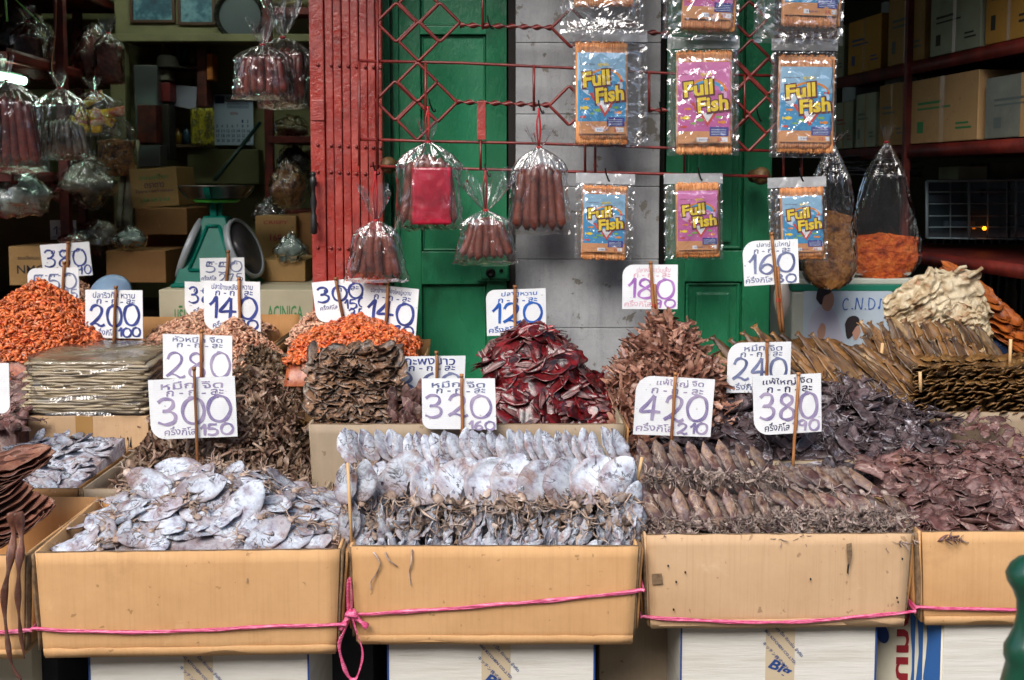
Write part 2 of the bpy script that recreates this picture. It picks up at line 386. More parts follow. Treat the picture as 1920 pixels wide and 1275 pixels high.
# upper wall, and an unseen corrugated sheet added to keep the interior in shade
wallobj((-4, WY - .02, 2.6), (4, WY + .34, 4.2), mk('upper_facade', ['8d8a80', 'a09c90'], 3, .8, .2), 'plastered upper front wall of the shophouse above the doors')
b = MB(); b.grid(lambda u, v: Vector((-4 + 8 * u, 2.45 + .89 * v, 2.72 + .2 * v + .01 * math.sin(u * 260))), 300, 2)
m_awn = mk('shade_awning_sheet', ['5a6460', '727c78'], 3, .6, .2)
b.build('awning', m_awn, None, 'corrugated awning fixed over the front of the fish stall', 'awning')

# unseen shophouses behind the camera, added to block the low sky and its reflections
ob = thing('added_street_building', (0, -9, 0), 'row of shophouses across the street behind the photographer', 'building')
b = MB(); b.box((-30, -12, 0), (30, -9, 7.5)); b.build('facade', mk('far_facade', ['4a4640', '6e6860', '5a544c'], .6, .8, .1), ob)
for i in range(14):
    for z in (.2, 3.2, 5.6):
        b = MB(); b.box((-28 + i * 4.1, -9, z), (-25.4 + i * 4.1, -8.9, z + (2.4 if z < 1 else 1.4))); b.build('window', m_black, ob)

# grey panelled pillar
def xz(px, py, Y): q = P(px, py, Y); return q.x, q.z
NP = NT('grey_pillar_paint')
def _p():
    N = NP; co = N.coord(off=False)
    c = N.ramp(N.noise(co, 3, 6, .7), [(.3, lin('828486')), (.6, lin('a2a4a6'))])
    drt = N.ramp(N.noise(N.coord((6, 6, .8), off=False), 2.5, 6, .7), [(.5, (0, 0, 0, 1)), (.75, W1)]); c = N.mix(N.math('MULTIPLY', drt, .5), c, lin('55565a'))
    hair = N.noise(co, 30, 3, .6, 1.8); d = N.math('ABSOLUTE', N.math('SUBTRACT', hair, .5)); hm = N.ramp(d, [(0, W1), (.012, (0, 0, 0, 1))])
    c = N.mix(N.math('MULTIPLY', hm, .35), c, lin('4c4d50'))
    # flaked patches where the paint has come off, around one spot
    pn = N.noise(co, 13, 7, .68, .3); vm = N.n('VectorMath', operation='DISTANCE'); cc = P(1150, 555, WY - .1)
    mp = N.n('Mapping'); tc = N.n('TexCoord'); N.l(tc.outputs['Object'], mp.inputs[0]); mp.inputs['Scale'].default_value = (1, 1, .8)
    N.l(mp.outputs[0], vm.inputs[0]); vm.inputs[1].default_value = (cc.x, cc.y, cc.z * .8)
    near = N.ramp(vm.outputs['Value'], [(.0, (.16,) * 3 + (1,)), (.22, (0, 0, 0, 1))])
    pm = N.ramp(N.math('ADD', pn, near), [(.60, (0, 0, 0, 1)), (.61, W1)])
    c = N.mix(pm, c, lin('6f6c64'))
    N.l(c, N.b.inputs['Base Color']); N.b.inputs['Roughness'].default_value = .5
    hh = N.math('SUBTRACT', N.noise(co, 60, 5, .7), N.math('MULTIPLY', pm, .8))
    N.l(N.bump(hh, .35, .002), N.b.inputs['Normal'])
_p()
x0 = xz(967, 300, WY - .1)[0]; x1 = xz(1237, 300, WY - .1)[0]
root = thing('pillar', ((x0 + x1) / 2, WY - .1, 0), 'grey painted block pillar with flaking patches between the green doors', 'pillar')
gz = [0.0] + [xz(1100, p, WY - .1)[1] for p in (752, 615, 486, 350, 214, 80)] + [2.25, 2.6]
for i, (a, c) in enumerate(zip(gz, gz[1:])):
    b = MB(); b.bbox((x0, WY - .1, a + .0007), (x1, WY + .14, c - .0007), .0025)
    b.build('block', NP.m, root)
b = MB(); b.box((x0 + .003, WY - .092, 0), (x1 - .003, WY + .12, 2.59)); b.build('mortar', flatmat('mortar_dark', '7a7c80', .9), root)
# near-black strips that paint the shade in the gaps beside the pillar
m_gap = flatmat('gap_shade_dark', '17120e', .8)
for px0, px1, lb in ((956, 966, 'dark wooden post in the gap between the left green door and grey pillar'), (1238, 1243, 'dark wooden post in the gap between the grey pillar and right green door')):
    b = MB(); a = xz(px0, 300, WY)[0]; c = xz(px1, 300, WY)[0]; b.box((a - .01, WY + .0, 0), (c + .01, WY + .15, 2.6)); b.build('gap_shade_strip', m_gap, None, lb, 'post')

# green doors: base slab, raised stiles and rails, mouldings
def door(name, label, pxs, panels, Y, rails):
    X = lambda p: xz(p, 400, Y)[0]
    x0, x1 = X(pxs[0]), X(pxs[1])
    r = thing(name, ((x0 + x1) / 2, Y, 0), label, 'door')
    b = MB(); b.box((x0 + .002, Y + .018, .03), (x1 - .002, Y + .05, 2.55)); b.build('panel_board', m_green, r)
    for (pa, pb) in panels['stiles']:
        b = MB(); b.bbox((X(pa), Y, .02), (X(pb), Y + .02, 2.56), .003); b.build('stile', m_green, r)
    sl, sr = X(panels['stiles'][0][1]) if panels.get('inner') is None else X(panels['inner'][0]), X(panels['inner'][1]) if panels.get('inner') else X(panels['stiles'][-1][0])
    for za, zb in rails:
        b = MB(); b.bbox((sl - .0005, Y + .001, za), (sr + .0005, Y + .019, zb), .002); b.build('rail', m_green, r)
    return r, sl, sr
def moulding(r, x0, x1, z0, z1, Y, w=.010, lift=.006):
    b = MB()
    prof = [(0, 0), (w * .35, -lift), (w * .7, -lift * .8), (w, 0)]
    for a, c, nrm in (((x0, z0), (x1, z0), (0, 1)), ((x1, z0), (x1, z1), (-1, 0)), ((x1, z1), (x0, z1), (0, -1)), ((x0, z1), (x0, z0), (1, 0))):
        vs = []
        d = Vector((c[0] - a[0], c[1] - a[1])).normalized()
        for q, sgn in ((a, 1), (c, -1)):
            for o, h in prof: vs.append((q[0] + nrm[0] * o + d.x * o * sgn, Y + h, q[1] + nrm[1] * o + d.y * o * sgn))
        b.add(vs, [(i, i + 1, 5 + i, 4 + i) for i in range(3)])
    return b.build('moulding', m_green, r)
ZD = lambda py, Y=WY: P(900, py, Y).z
rl, a, c = door('folding_door', 'green panelled wooden folding door between the red gate and grey pillar', (750, 955), {'stiles': [(750, 790), (912, 955)]}, WY, [(ZD(533), ZD(472)), (ZD(64), ZD(48)), (.02, .2), (2.4, 2.56)])
moulding(rl, a, c, ZD(472), ZD(64), WY + .019); moulding(rl, a, c, .2, ZD(533), WY + .019); moulding(rl, a, c, ZD(48), 2.4, WY + .019)
# lock box
b = MB(); q0 = P(893, 526, WY); q1 = P(955, 494, WY); b.bbox((q0.x, WY - .022, q0.z), (q1.x, WY - .001, q1.z), .004); b.bbox((q0.x + .014, WY - .03, q0.z + .008), (q1.x - .004, WY - .02, q1.z - .004), .003)
lk = b.build('lock_box', m_green, rl)
b = MB(); k = P(920, 510, WY); b.lathe([(.0145, 0), (.0145, .006), (.010, .009), (.006, .006)], (k.x, WY - .029, k.z), 20, Matrix.Rotation(rad(90), 4, 'X'))
k = P(940, 506, WY); b.lathe([(.006, 0), (.006, .004), (.003, .003)], (k.x, WY - .029, k.z), 14, Matrix.Rotation(rad(90), 4, 'X')); b.build('keyhole', flatmat('lock_black', '0e0d0c', .4, .5), lk)
# narrow green jamb leaf left of it
xa, xb, xc, xd = [xz(p, 300, WY)[0] for p in (714, 733, 738, 749)]
r = thing('door_leaf', ((xa + xd) / 2, WY, 0), 'narrow green folded door leaf beside the red folding gate', 'door')
b = MB(); b.bbox((xa, WY - .01, 0), (xb, WY + .04, 2.56), .003); b.build('stile', m_green, r)
b = MB(); b.bbox((xc, WY - .006, 0), (xd, WY + .04, 2.56), .003); b.build('stile', m_green, r)
b = MB(); b.box((xb, WY + .02, 0), (xc, WY + .04, 2.56)); b.build('groove_shade_strip', mk('groove_shade_green', ['23402c', '2c4f38'], 9), r)  # darker green paints the shade of the groove between the stiles
rr, a, c = door('folding_door', 'green panelled wooden folding door right of the grey pillar behind the pink snack pouches', (1243, 1446), {'stiles': [(1243, 1286), (1394, 1446)]}, WY, [(ZD(528), ZD(470)), (ZD(-40), ZD(-70)), (.02, .2), (2.4, 2.56)])
moulding(rr, a, c, ZD(470), ZD(-40), WY + .019, .016, .01); moulding(rr, a, c, .2, ZD(528), WY + .019, .016, .01)
for za, zb in ((.26, ZD(548)), (ZD(455), ZD(-30))):
    b = MB(); b.bbox((a + .035, WY + .004, za), (c - .035, WY + .022, zb), .008); b.build('raised_panel', m_green, rr)

# ---------------- red folding gate (bundle of slats) ----------------
GY = WY - .12
root = thing('folding_gate', (xz(650, 300, GY)[0], GY, 0), 'red painted folding iron gate with rivets pushed back beside the green door', 'gate')
bd = [583, 611, 627, 643, 659, 675, 691, 706, 718]
bot = P(600, 528, GY).z
for i, (p0, p1) in enumerate(zip(bd, bd[1:])):
    a, c = xz(p0, 300, GY)[0], xz(p1, 300, GY)[0]; dy = .004 * (i % 2) + (.012 if i == 0 else .016)
    b = MB(); b.bbox((a + .0008, GY - .02 + dy, bot - .55), (c - .0012, GY + .03 + dy, 2.58), .0035)
    b.build('slat', m_red, root)
    for py in (122, 272, 322, 464):
        if py == 322 and i > 5: continue
        b = MB(); q = P((p0 + p1) / 2 + (2 if i else 0), py + i * .8, GY)
        b.lathe([(.0052, 0), (.0048, .003), (.003, .0048), (.001, .0052)], (q.x, GY - .021 + dy, q.z), 12, Matrix.Rotation(rad(90), 4, 'X'))
        b.build('rivet', m_redd, root)
q = P(597, 207, GY); b = MB(); b.bbox((q.x - S(12, GY), GY - .0125, q.z - S(19, GY)), (q.x + S(12, GY), GY - .008, q.z + S(19, GY)), .002); b.build('plate', m_red, root)
q = P(593, 380, GY)
b = MB(); h = S(58, GY)
b.lathe([(.002, h), (.007, h * .97), (.009, h * .9), (.005, h * .84), (.0095, h * .8), (.0095, h * .55), (.006, h * .5), (.0055, h * .3), (.0105, 0), (.0055, -h * .3), (.009, -h * .4), (.0095, -h * .75), (.0105, -h * .95), (.004, -h)], (q.x, GY - .045, q.z), 16)
b.tube([(q.x, GY - .045, q.z + h * .68), (q.x, GY - .005, q.z + h * .68)], .005); b.tube([(q.x, GY - .045, q.z - h * .66), (q.x, GY - .005, q.z - h * .66)], .005)
b.build('handle', m_black, root)

# ---------------- red iron lattice ----------------
LY = WY - .20
root = thing('iron_lattice', (P(1080, 200, LY).x, LY, 0), 'thin red iron lattice of rods, diamonds and twisted bars across the doors', 'grille')
def rod(name, pts, r=.0042, Y=LY, n=8):
    b = MB(); b.tube([P(x, y, Y) for x, y in pts], r, n); return b.build(name, m_redd, root)
rod('rod', [(674, 114), (860, 118), (1080, 128), (1260, 138), (1450, 142)])
rod('rod', [(672, 261), (800, 265), (1010, 269), (1240, 277), (1450, 283)])
rod('rod', [(694, 311), (850, 316), (1000, 320), (1240, 326), (1440, 331)])
for x, y0, y1 in ((673.5, 114, 311), (708, -30, 318), (798, 118, 230), (905, -30, 55), (1001, 122, 208), (901, 262, 320), (1097, 270, 322), (1116, 272, 322), (1283, 279, 324), (1217, 135, 210), (1396, 142, 222), (1469, 282, 330), (1503, 282, 330)):
    rod('rod', [(x, y0), (x, y1)], .0038, LY - .006)
def twist(x0, x1, y0, y1):
    n = 90; a = P(x0, y0, LY); c = P(x1, y1, LY); vs = []; b = MB(); turns = abs(x1 - x0) / 24
    for i in range(n + 1):
        p = a.lerp(c, i / n); th = i / n * turns * math.pi
        for k in range(4):
            t = th + k * math.pi / 2; rr_ = .0085 if k % 2 else .0035
            vs.append(p + Vector((0, math.cos(t) * rr_, math.sin(t) * rr_)))
    b.add(vs, [(i * 4 + k, i * 4 + (k + 1) % 4, i * 4 + 4 + (k + 1) % 4, i * 4 + 4 + k) for i in range(n) for k in range(4)]); b.build('twisted_bar', m_redd, root)
twist(862, 1036, 47, 52); twist(856, 1030, 191, 197); twist(1200, 1254, 60, 63); twist(1216, 1252, 206, 208)
def diamond(cx, cy, r=36, Y=LY):
    pts = []
    for k in range(4):
        a = k * math.pi / 2; c_ = (cx + math.cos(a) * r, cy + math.sin(a) * r); t = (-math.sin(a), math.cos(a)); d = (math.cos(a), math.sin(a))
        for s_ in (-1, -.35, .35, 1): pts.append((c_[0] + t[0] * s_ * 5 - d[0] * (5 * abs(s_) - 0), c_[1] + t[1] * s_ * 5 - d[1] * (5 * abs(s_) - 0)))
    pts.append(pts[0]); b = MB(); b.tube([P(x, y, Y) for x, y in pts], .0045, 8, False); b.build('diamond', m_redd, root)
for cx, cy in ((743, 42), (825, 42), (785, 6), (785, 78), (741, 189), (820, 192), (783, 154), (782, 226), (1071, 52), (1067, 198), (1409, 108), (1405, 180), (1372, 143), (1440, 143), (1403, 250), (1372, 216), (1437, 216), (1405, 36)):
    diamond(cx, cy, 37 if cx < 1300 else 34, LY - (.004 if (cx + cy) % 2 else 0))
b = MB(); q0 = P(895, 262, LY); q1 = P(911, 190, LY); b.bbox((q0.x, LY - .012, q0.z), (q1.x, LY - .006, q1.z), .001); b.build('flat_bar', m_red, root)
m_hook = flatmat('hook_wire', '1c1a18', .35, .6)
def hook(x, y, Y):
    b = MB(); c = P(x, y, Y); b.tube(smooth_line([c + Vector((.010, .02, -.006)), c + Vector((.012, .004, -.012)), c + Vector((.006, -.008, -.012)), c + Vector((-.002, -.012, .008)), c + Vector((-.004, -.012, .022))]), .0022, 6)
    b.build('hook', m_hook, root)
for x, y in ((808, 200), (1012, 203), (1238, 206), (1420, 218), (917, 45), (912, 322), (703, 318)): hook(x, y, LY)
for x, y in ((1143, 52), (1330, 68), (1508, 75), (1137, 330), (1310, 328), (1500, 330)): hook(x, y, LY - .03)
# shell-like brass knobs on both sides
m_brass = mk('old_brass', ['3a2814', '5e4626', '281a0c'], 30, .6, .6, metal=.3)
for x, y, s_, lb in ((730, 310, .8, r), (1424, 330, .85, rr)):
    q = P(x, y, LY + .05); b = MB(); b.lathe([(.002, .05), (.02 * s_, .046), (.03 * s_, .032), (.031 * s_, .018), (.016, .008), (.012, -.06), (.02, -.066), (.02, -.075)], q, 20, Matrix.Rotation(rad(90), 4, 'X'))
    b.build('door_knob', m_brass, lb)
# ---------------- cardboard trays ----------------
def patch(p00, p10, p11, p01, bul=.0, seed=0, wav=.0015):
    p00, p10, p11, p01 = map(Vector, (p00, p10, p11, p01)); n = (p10 - p00).cross(p01 - p00).normalized()
    def fn(u, v):
        p = p00.lerp(p10, u).lerp(p01.lerp(p11, u), v)
        e = math.sin(math.pi * u) * math.sin(math.pi * v)
        return p + n * (bul * e + wav * nz(p.x * 9 + seed, p.y * 9, p.z * 9)) + Vector((0, 0, wav * .8 * nz(p.x * 22, seed, 3) * (v > .98)))
    return fn
def panel(b, p00, p10, p11, p01, th=.006, bul=0, seed=0, nu=14, nv=6, wav=.0015): b.slab(patch(p00, p10, p11, p01, bul, seed, wav), nu, nv, th)
def twine(root, pts, w=.0046):
    b = MB(); L = smooth_line(pts, 10); R = random.Random(len(pts) + int(abs(pts[0][0]) * 100))
    for k in range(3):
        o = Vector((0, R.uniform(-.0008, .0), R.uniform(-.0015, .0015)))
        b.tube([p + o + Vector((0, 0, .0012 * math.sin(i * .35 + k * 2))) for i, p in enumerate(L)], [w * (.45 + .3 * abs(math.sin(i * .11 + k))) for i in range(len(L))], 6, True, .4)
    return b.build('twine', m_twine, root)
TRAYS = {}
def tray(label, fl, fr, zt, zb, depth, mat=None, inner=None, taper=.010, flaps=(1, 1), flapw=.05, tape=False, seed=0, backz=0, group=None, dx=0):
    """fl, fr = world (x, y) of the front top corners; depth towards +y"""
    mat = mat or m_card; inner = inner or m_cardin
    fl, fr = Vector((*fl, 0)), Vector((*fr, 0)); ax = (fr - fl).normalized(); ay = Vector((-ax.y, ax.x, 0))
    bl, br = fl + ay * depth + ax * dx, fr + ay * depth + ax * dx; Z = Vector((0, 0, 1))
    r = thing('cardboard_tray', ((fl + fr) / 2 + ay * depth / 2 + Z * zb), label, 'cardboard box', group)
    def low(p, s): return p + ax * taper * s + Z * zb
    b = MB(); panel(b, low(fl, 1), low(fr, -1), fr + Z * zt, fl + Z * zt, .006, .004, seed, 26, 8, .0025); b.build('front_panel', mat, r)
    b = MB(); panel(b, low(bl, 1), low(br, -1), br + Z * (zt + backz), bl + Z * (zt + backz), .006, 0, seed + 2, 14, 4); b.build('back_panel', inner, r)
    for s, p, q in ((1, fl, bl), (-1, fr, br)):
        o = ax * (.0065 * s)
        b = MB(); panel(b, low(p, s) + ay * .007 + ax * .001 * s, low(q, s) - ay * .006 + ax * .001 * s, q + Z * zt - ay * .006, p + Z * zt + ay * .007, .005 , 0, seed + 5, 8, 4); b.build('side_panel', mat, r)
    b = MB(); b.box((0, 0, 0), (1, 1, 1)); b.v = [tuple(low(fl, 1) + ax * (v[0] * ((fr - fl).length - 2 * taper)) + ay * (v[1] * depth) + Z * (.002 + .006 * v[2])) for v in b.v]; b.build('bottom', mat, r)
    b = MB(); b.slab(lambda u, v: fl.lerp(fr, u) + ay * (.0003 + .0054 * v) + Z * (zt + .0012 + .0008 * nz(u * 30, v)), 30, 1, .0012); b.build('raw_edge', m_edge, r)
    # outward folded flaps hanging against the sides: raw layered edges
    for s, p, q, on in ((1, fl, bl, flaps[0]), (-1, fr, br, flaps[1])):
        for k in range(2 if on else 0):
            off = -ax * s * (.006 + .0065 * k); dz = -.008 * k - .004
            b = MB(); b.cur = 0
            panel(b, low(p, s) + off + ay * (.004 + .012 * k) + Z * (.012 + .012 * k), low(q, s) + off + Z * .012, q + Z * (zt + dz) + off, p + Z * (zt + dz) + off + ay * (.004 + .010 * k), .0045, .003, seed + 9 + k, 10, 6, .004)
            b.build('side_flap', m_edge if k == 0 else m_cardin, r)
    # the bottom flap lip
    b = MB(); panel(b, low(fl, 1.2) + ay * .001 - Z * .004, low(fr, -1.2) + ay * .001 - Z * .004, low(fr, -1) - ay * .004 + Z * .016, low(fl, 1) - ay * .004 + Z * .016, .004, 0, seed + 20, 20, 2, .003); b.build('bottom_flap', mat, r)
    return r, fl, fr, ax, ay
def F(px, py, Y): q = P(px, py, Y); return (q.x, q.y)
ZF = .752
def front(px0, px1, Y0, Y1): return F(px0, 1040, Y0), F(px1, 1030, Y1)
def twine_front(rt, fl, fr, ax, ay, pz, Ya, Yb, wiggle, s=0):
    pts = [fl + ay * .25 - ax * .014 + Vector((0, 0, pz[0])), fl + ay * .02 - ax * .012 + Vector((0, 0, pz[0])), fl - ay * .006 - ax * .001 + Vector((0, 0, pz[0]))]
    n = 7
    for i in range(1, n):
        t = i / n; pts.append(fl.lerp(fr, t) - ay * (.007 + .004 * math.sin(math.pi * t) - 0) + Vector((0, 0, interp(pz_tab(pz), t))))
    pts += [fr - ay * .006 + ax * .001 + Vector((0, 0, pz[-1])), fr + ay * .02 + ax * .012 + Vector((0, 0, pz[-1])), fr + ay * .25 + ax * .014 + Vector((0, 0, pz[-1]))]
    return twine(rt, pts)
def pz_tab(pz): return [(i / (len(pz) - 1), z) for i, z in enumerate(pz)]
GRP = 'cardboard display trays in the front row'
T1 = tray('front row cardboard tray full of loose pale cuttlefish, at the left with pink twine', *front(67, 637, 2.165, 2.185), ZF, .537, .385, seed=1, group=GRP)
T2 = tray('front row cardboard tray with a pink twine bow on its left corner', *front(660, 1197, 2.205, 2.205), ZF, .548, .40, seed=2, group=GRP)
T3 = tray('front row pale cardboard tray with torn dark slit under rows of brown squid', *front(1212, 1708, 2.265, 2.275), ZF + .004, .556, .40, m_card2, seed=3, group=GRP)
T4 = tray('front row cardboard tray at the right edge heaped with reddish dried squid', *front(1728, 2230, 2.285, 2.29), ZF + .004, .556, .36, seed=4, group=GRP)
T0 = tray('front row cardboard tray cut off by the left edge under brown flat squid', *front(-520, 46, 2.165, 2.165), ZF - .006, .535, .41, seed=5, group=GRP)
def zf(py, Y): return P(900, py, Y).z
for T, tab in ((T1, (1172, 1180, 1178, 1172, 1172)), (T2, (1150, 1142, 1130, 1120, 1106)), (T3, (1152, 1160, 1163, 1156, 1146)), (T4, (1136, 1140, 1140, 1141, 1140)), (T0, (1170, 1175, 1180, 1185, 1180))):
    r, fl, fr, ax, ay = T; twine_front(r, fl, fr, ax, ay, [zf(p, (fl.y + fr.y) / 2) for p in tab], 0, 0, 0)
# bow on tray 2
Yb = T2[1].y - .012
b = MB()
def ribbon(pts, w, n=5, Y=Yb):
    L = smooth_line([P(x, y, Y - d) for x, y, d in pts], n)
    b.tube(L, [w * (.8 + .25 * math.sin(i * .9)) for i in range(len(L))], 6, True, .28)
ribbon([(657, 1160, 0), (652, 1120, .006), (656, 1083, .004), (660, 1120, .01), (658, 1160, .006)], .0055)
ribbon([(658, 1150, .0), (647, 1180, .008), (636, 1210, .012), (645, 1250, .01), (657, 1272, .008), (669, 1270, .008), (680, 1225, .01), (668, 1185, .012), (660, 1155, .01)], .0052)
ribbon([(658, 1152, .005), (645, 1166, .01), (637, 1180, .006)], .007); ribbon([(660, 1152, .005), (676, 1165, .01), (689, 1176, .008)], .007)
ribbon([(652, 1146, .008), (660, 1152, .016), (668, 1150, .008)], .011)
b.build('twine_bow', m_twine, T2[0])
# tears and punctures on tray 3, scuffs on tray 1
Yt = T3[1].y - .0025; b = MB()
def sliver(pts, d=.0012): q = MB(); q.poly([P(x, y, Yt - d) for x, y in pts]); q.build('torn_patch', m_black if b.cur else m_edge, T3[0])
sliver([(1587, 1020), (1597, 1018), (1598, 1040), (1594, 1062), (1590, 1062), (1588, 1040)], .004); b.cur = 1; sliver([(1589, 1058), (1592, 1058), (1591, 1078), (1588, 1074)], .0046); b.cur = 0
sliver([(1222, 1076), (1241, 1075), (1243, 1095), (1223, 1096)], .004)
b.cur = 1
for x, y in ((1252, 1058), (1267, 1088), (1284, 1070), (1519, 1083), (1691, 1045), (1681, 1118), (1262, 1140), (1683, 1126)):
    sliver([(x, y), (x + 3, y + 2), (x + 2, y + 6), (x - 1, y + 4)], .0046)

# second-row trays and the display table under them
m_wood = mk('table_wood', ['4c3a28', '6b5238'], 6, .7, .3, 30, ani=(.4, 4, 4))
tb = thing('display_table', (0, 2.9, 0), 'low wooden table under the second row of cardboard boxes', 'table')
b = MB(); b.bbox((-2.4, 2.6, .60), (2.4, 3.14, .64), .004); b.build('tabletop', m_wood, tb)
for x, y in ((-2.3, 2.68), (2.3, 2.68), (-2.3, 3.08), (2.3, 3.08), (0, 2.68), (0, 3.08)):
    b = MB(); b.bbox((x - .03, y - .03, 0), (x + .03, y + .03, .598), .003); b.build('leg', m_wood, tb)
GR2 = 'cardboard boxes in the second row'
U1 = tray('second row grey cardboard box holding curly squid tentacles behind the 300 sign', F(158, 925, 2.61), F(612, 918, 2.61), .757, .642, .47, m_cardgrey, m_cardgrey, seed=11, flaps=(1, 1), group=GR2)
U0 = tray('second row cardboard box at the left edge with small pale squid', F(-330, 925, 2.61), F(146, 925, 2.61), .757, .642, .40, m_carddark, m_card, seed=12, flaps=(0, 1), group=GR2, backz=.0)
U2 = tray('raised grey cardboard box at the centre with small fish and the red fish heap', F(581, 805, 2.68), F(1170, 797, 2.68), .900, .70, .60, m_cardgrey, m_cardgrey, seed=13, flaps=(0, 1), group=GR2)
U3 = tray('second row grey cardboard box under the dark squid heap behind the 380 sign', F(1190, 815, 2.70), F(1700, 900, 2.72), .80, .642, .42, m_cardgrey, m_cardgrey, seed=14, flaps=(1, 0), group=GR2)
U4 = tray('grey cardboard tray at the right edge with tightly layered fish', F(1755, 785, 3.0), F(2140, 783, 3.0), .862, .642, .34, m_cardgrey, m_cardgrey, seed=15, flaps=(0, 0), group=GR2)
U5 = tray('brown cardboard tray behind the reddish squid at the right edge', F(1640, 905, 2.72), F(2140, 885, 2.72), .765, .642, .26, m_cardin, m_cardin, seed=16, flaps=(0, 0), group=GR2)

# ---------------- cartons ----------------
def carton(name, c, sz, yaw, mat, label, cat='carton', group=None, tape=None, prints=None, bev=.003, pm=None, tilt=0):
    """c = bottom centre, sz = (w, d, h). prints: list of (face, rect in 0..1, text, ink)"""
    w, d, h = sz; M = Matrix.Translation(Vector(c)) @ Matrix.Rotation(yaw, 4, 'Z') @ Matrix.Rotation(tilt, 4, 'Y')
    r = thing(name, c, label, cat, group)
    b = MB(); b.bbox((-w / 2, -d / 2, 0), (w / 2, d / 2, h), bev, M); b.build('body', mat, r)
    b = MB(); b.box((-w / 2 + .002, -.0015, h), (w / 2 - .002, .0015, h + .0008), M); b.build('lid_seam', m_edge, r)
    if tape:
        tc, tm = tape; b = MB()
        b.box((tc - .024, -d / 2 - .0008, h * .35), (tc + .024, -d / 2, h + .0006), M); b.box((tc - .024, -d / 2, h + .0001), (tc + .024, d / 2, h + .0012), M)
        b.build('tape', tm, r)
    for face, (u0, v0, u1, v1), txt, im in (prints or []):
        b = MB()
        if face == 'f': fr = lambda x, y, l: M @ Vector((-w / 2 + x * w, -d / 2 - l - .0006, y * h))
        elif face == 'l': fr = lambda x, y, l: M @ Vector((-w / 2 - l - .0006, d / 2 - x * d, y * h))
        else: fr = lambda x, y, l: M @ Vector((w / 2 + l + .0006, -d / 2 + x * d, y * h))
        if txt == '#': b.smooth = False; b.add([fr(u0, v0, 0), fr(u1, v0, 0), fr(u1, v1, 0), fr(u0, v1, 0)], [(0, 1, 2, 3)])
        else: put_text(b, txt, (u0, v0, u1, v1), fr, .008)
        b.build('print', im, r)
    return r
m_tape = flatmat('packing_tape', 'a9824f', .25); m_tapep = flatmat('pale_tape', 'bfae92', .35)
m_pblue = flatmat('print_blue', '1d3f7c', .6); m_pred = flatmat('print_red', '93202c', .6); m_pgreen = flatmat('print_green', '2e7d46', .6); m_pdark = flatmat('print_dark', '23201e', .7)
m_pgrey = flatmat('print_grey', '55605f', .7); m_ppurple = flatmat('print_purple', '4a2346', .6)
def white_box(px0, px1, Y, top, tpx, label, side=None):
    a = P(px0, 1250, Y).x; c = P(px1, 1250, Y).x; w = c - a; x = (a + c) / 2; d = .36
    r = carton('white_carton', (x, Y + d / 2, 0.0), (w, d, top), 0, m_white, label, 'carton', 'white cartons under the front row of trays')
    tx = P(tpx, 1250, Y).x - x; tw = S(28, Y)
    b = MB(); b.box((x + tx - tw, Y - .0012, top - .25), (x + tx + tw, Y - .0002, top - .001)); tp = b.build('tape', m_tapep, r)
    b = MB(); fr = lambda X_, Y_, l: Vector((x + tx + X_, Y - .0016 - l, top + Y_)); rot = rad(-48)
    put_text(b, 'BIG KITCHEN CO.,LTD.', (-.05, -.052, .05, -.045), fr, .02, rot=rot); put_text(b, 'บริษัท บิ๊ก คิทเช่น จำกัด', (-.035, -.035, .065, -.027), fr, .01, rot=rot)
    put_text(b, 'キッチン株式会社', (-.05, -.072, .03, -.063), fr, .01, rot=rot); put_text(b, 'Big', (-.026, -.112, .026, -.082), fr, .03, rot=rad(-25), shear=.2)
    b.build('print', m_pblue, tp)
    for s in (-1, 1):
        b = MB(); ex = x + s * w / 2; b.box((min(ex, ex - s * .004), Y - .001, 0.0), (max(ex, ex - s * .004), Y + .0, top - .003)); b.build('edge_stripe', m_pblue, r)
    return r
white_box(166, 580, 2.235, .522, 372, 'white corrugated carton with Big Kitchen tape below the left cuttlefish tray')
white_box(726, 1116, 2.255, .534, 930, 'white corrugated carton with slanted blue printed tape below the tray with the bow')
white_box(1275, 1643, 2.31, .542, 1462, 'white carton with a tape label reading Big below the rows of brown squid')
# suno carton at bottom right with red script and blue waves on its turned side
xa, xc = P(1662, 1240, 2.44).x, P(1768, 1240, 2.31).x
r = thing('printed_carton', (P(1830, 1240, 2.33).x, 2.5, 0), 'white carton with red script and blue wavy band at the bottom right', 'carton')
b = MB(); b.bbox((xc, 2.31, 0), (P(2150, 1240, 2.31).x, 2.6, .545), .003); b.build('body', m_white, r)
b = MB(); A = Vector((xa - .03, 2.50, 0)); Bq = Vector((xc - .002, 2.312, 0)); Z = Vector((0, 0, 1))
panel(b, A, Bq, Bq + Z * .54, A + Z * .54, .004, 0, 3, 4, 2, 0); sp_ = b.build('side_panel', m_whiteplain, r)
def sfr(x, y, l): return A.lerp(Bq, x) + Z * (y) + (Bq - A).normalized().cross(Z) * (l + .0012)
b = MB(); b.smooth = False
for k, (u0, u1) in enumerate(((.99, .80), (.77, .70), (.67, .62))):
    pts = [sfr(u0, .02 + .52 * i / 12, 0) for i in range(13)] + [sfr(u1 + .02 * math.sin(i * 1.3 + k), .02 + .52 * i / 12, 0) for i in range(12, -1, -1)]
    b.add(pts, [(i, i + 1, 24 - i, 25 - i) for i in range(12)])
b.build('wave_band', flatmat('wave_blue', '2f5f9e', .6), sp_)
b = MB(); put_text(b, 'Suno', (-.13, -.04, .13, .06), lambda x, y, l: sfr(.50 - y * 2.4, .43 + -x, l), .02, .2); b.build('print', m_pred, sp_)
b = MB(); b.poly([sfr(.24 + .09 * math.cos(i * .4), .462 + .022 * math.sin(i * .4), .0003) for i in range(16)]); b.build('print_emblem', m_pblue, sp_)
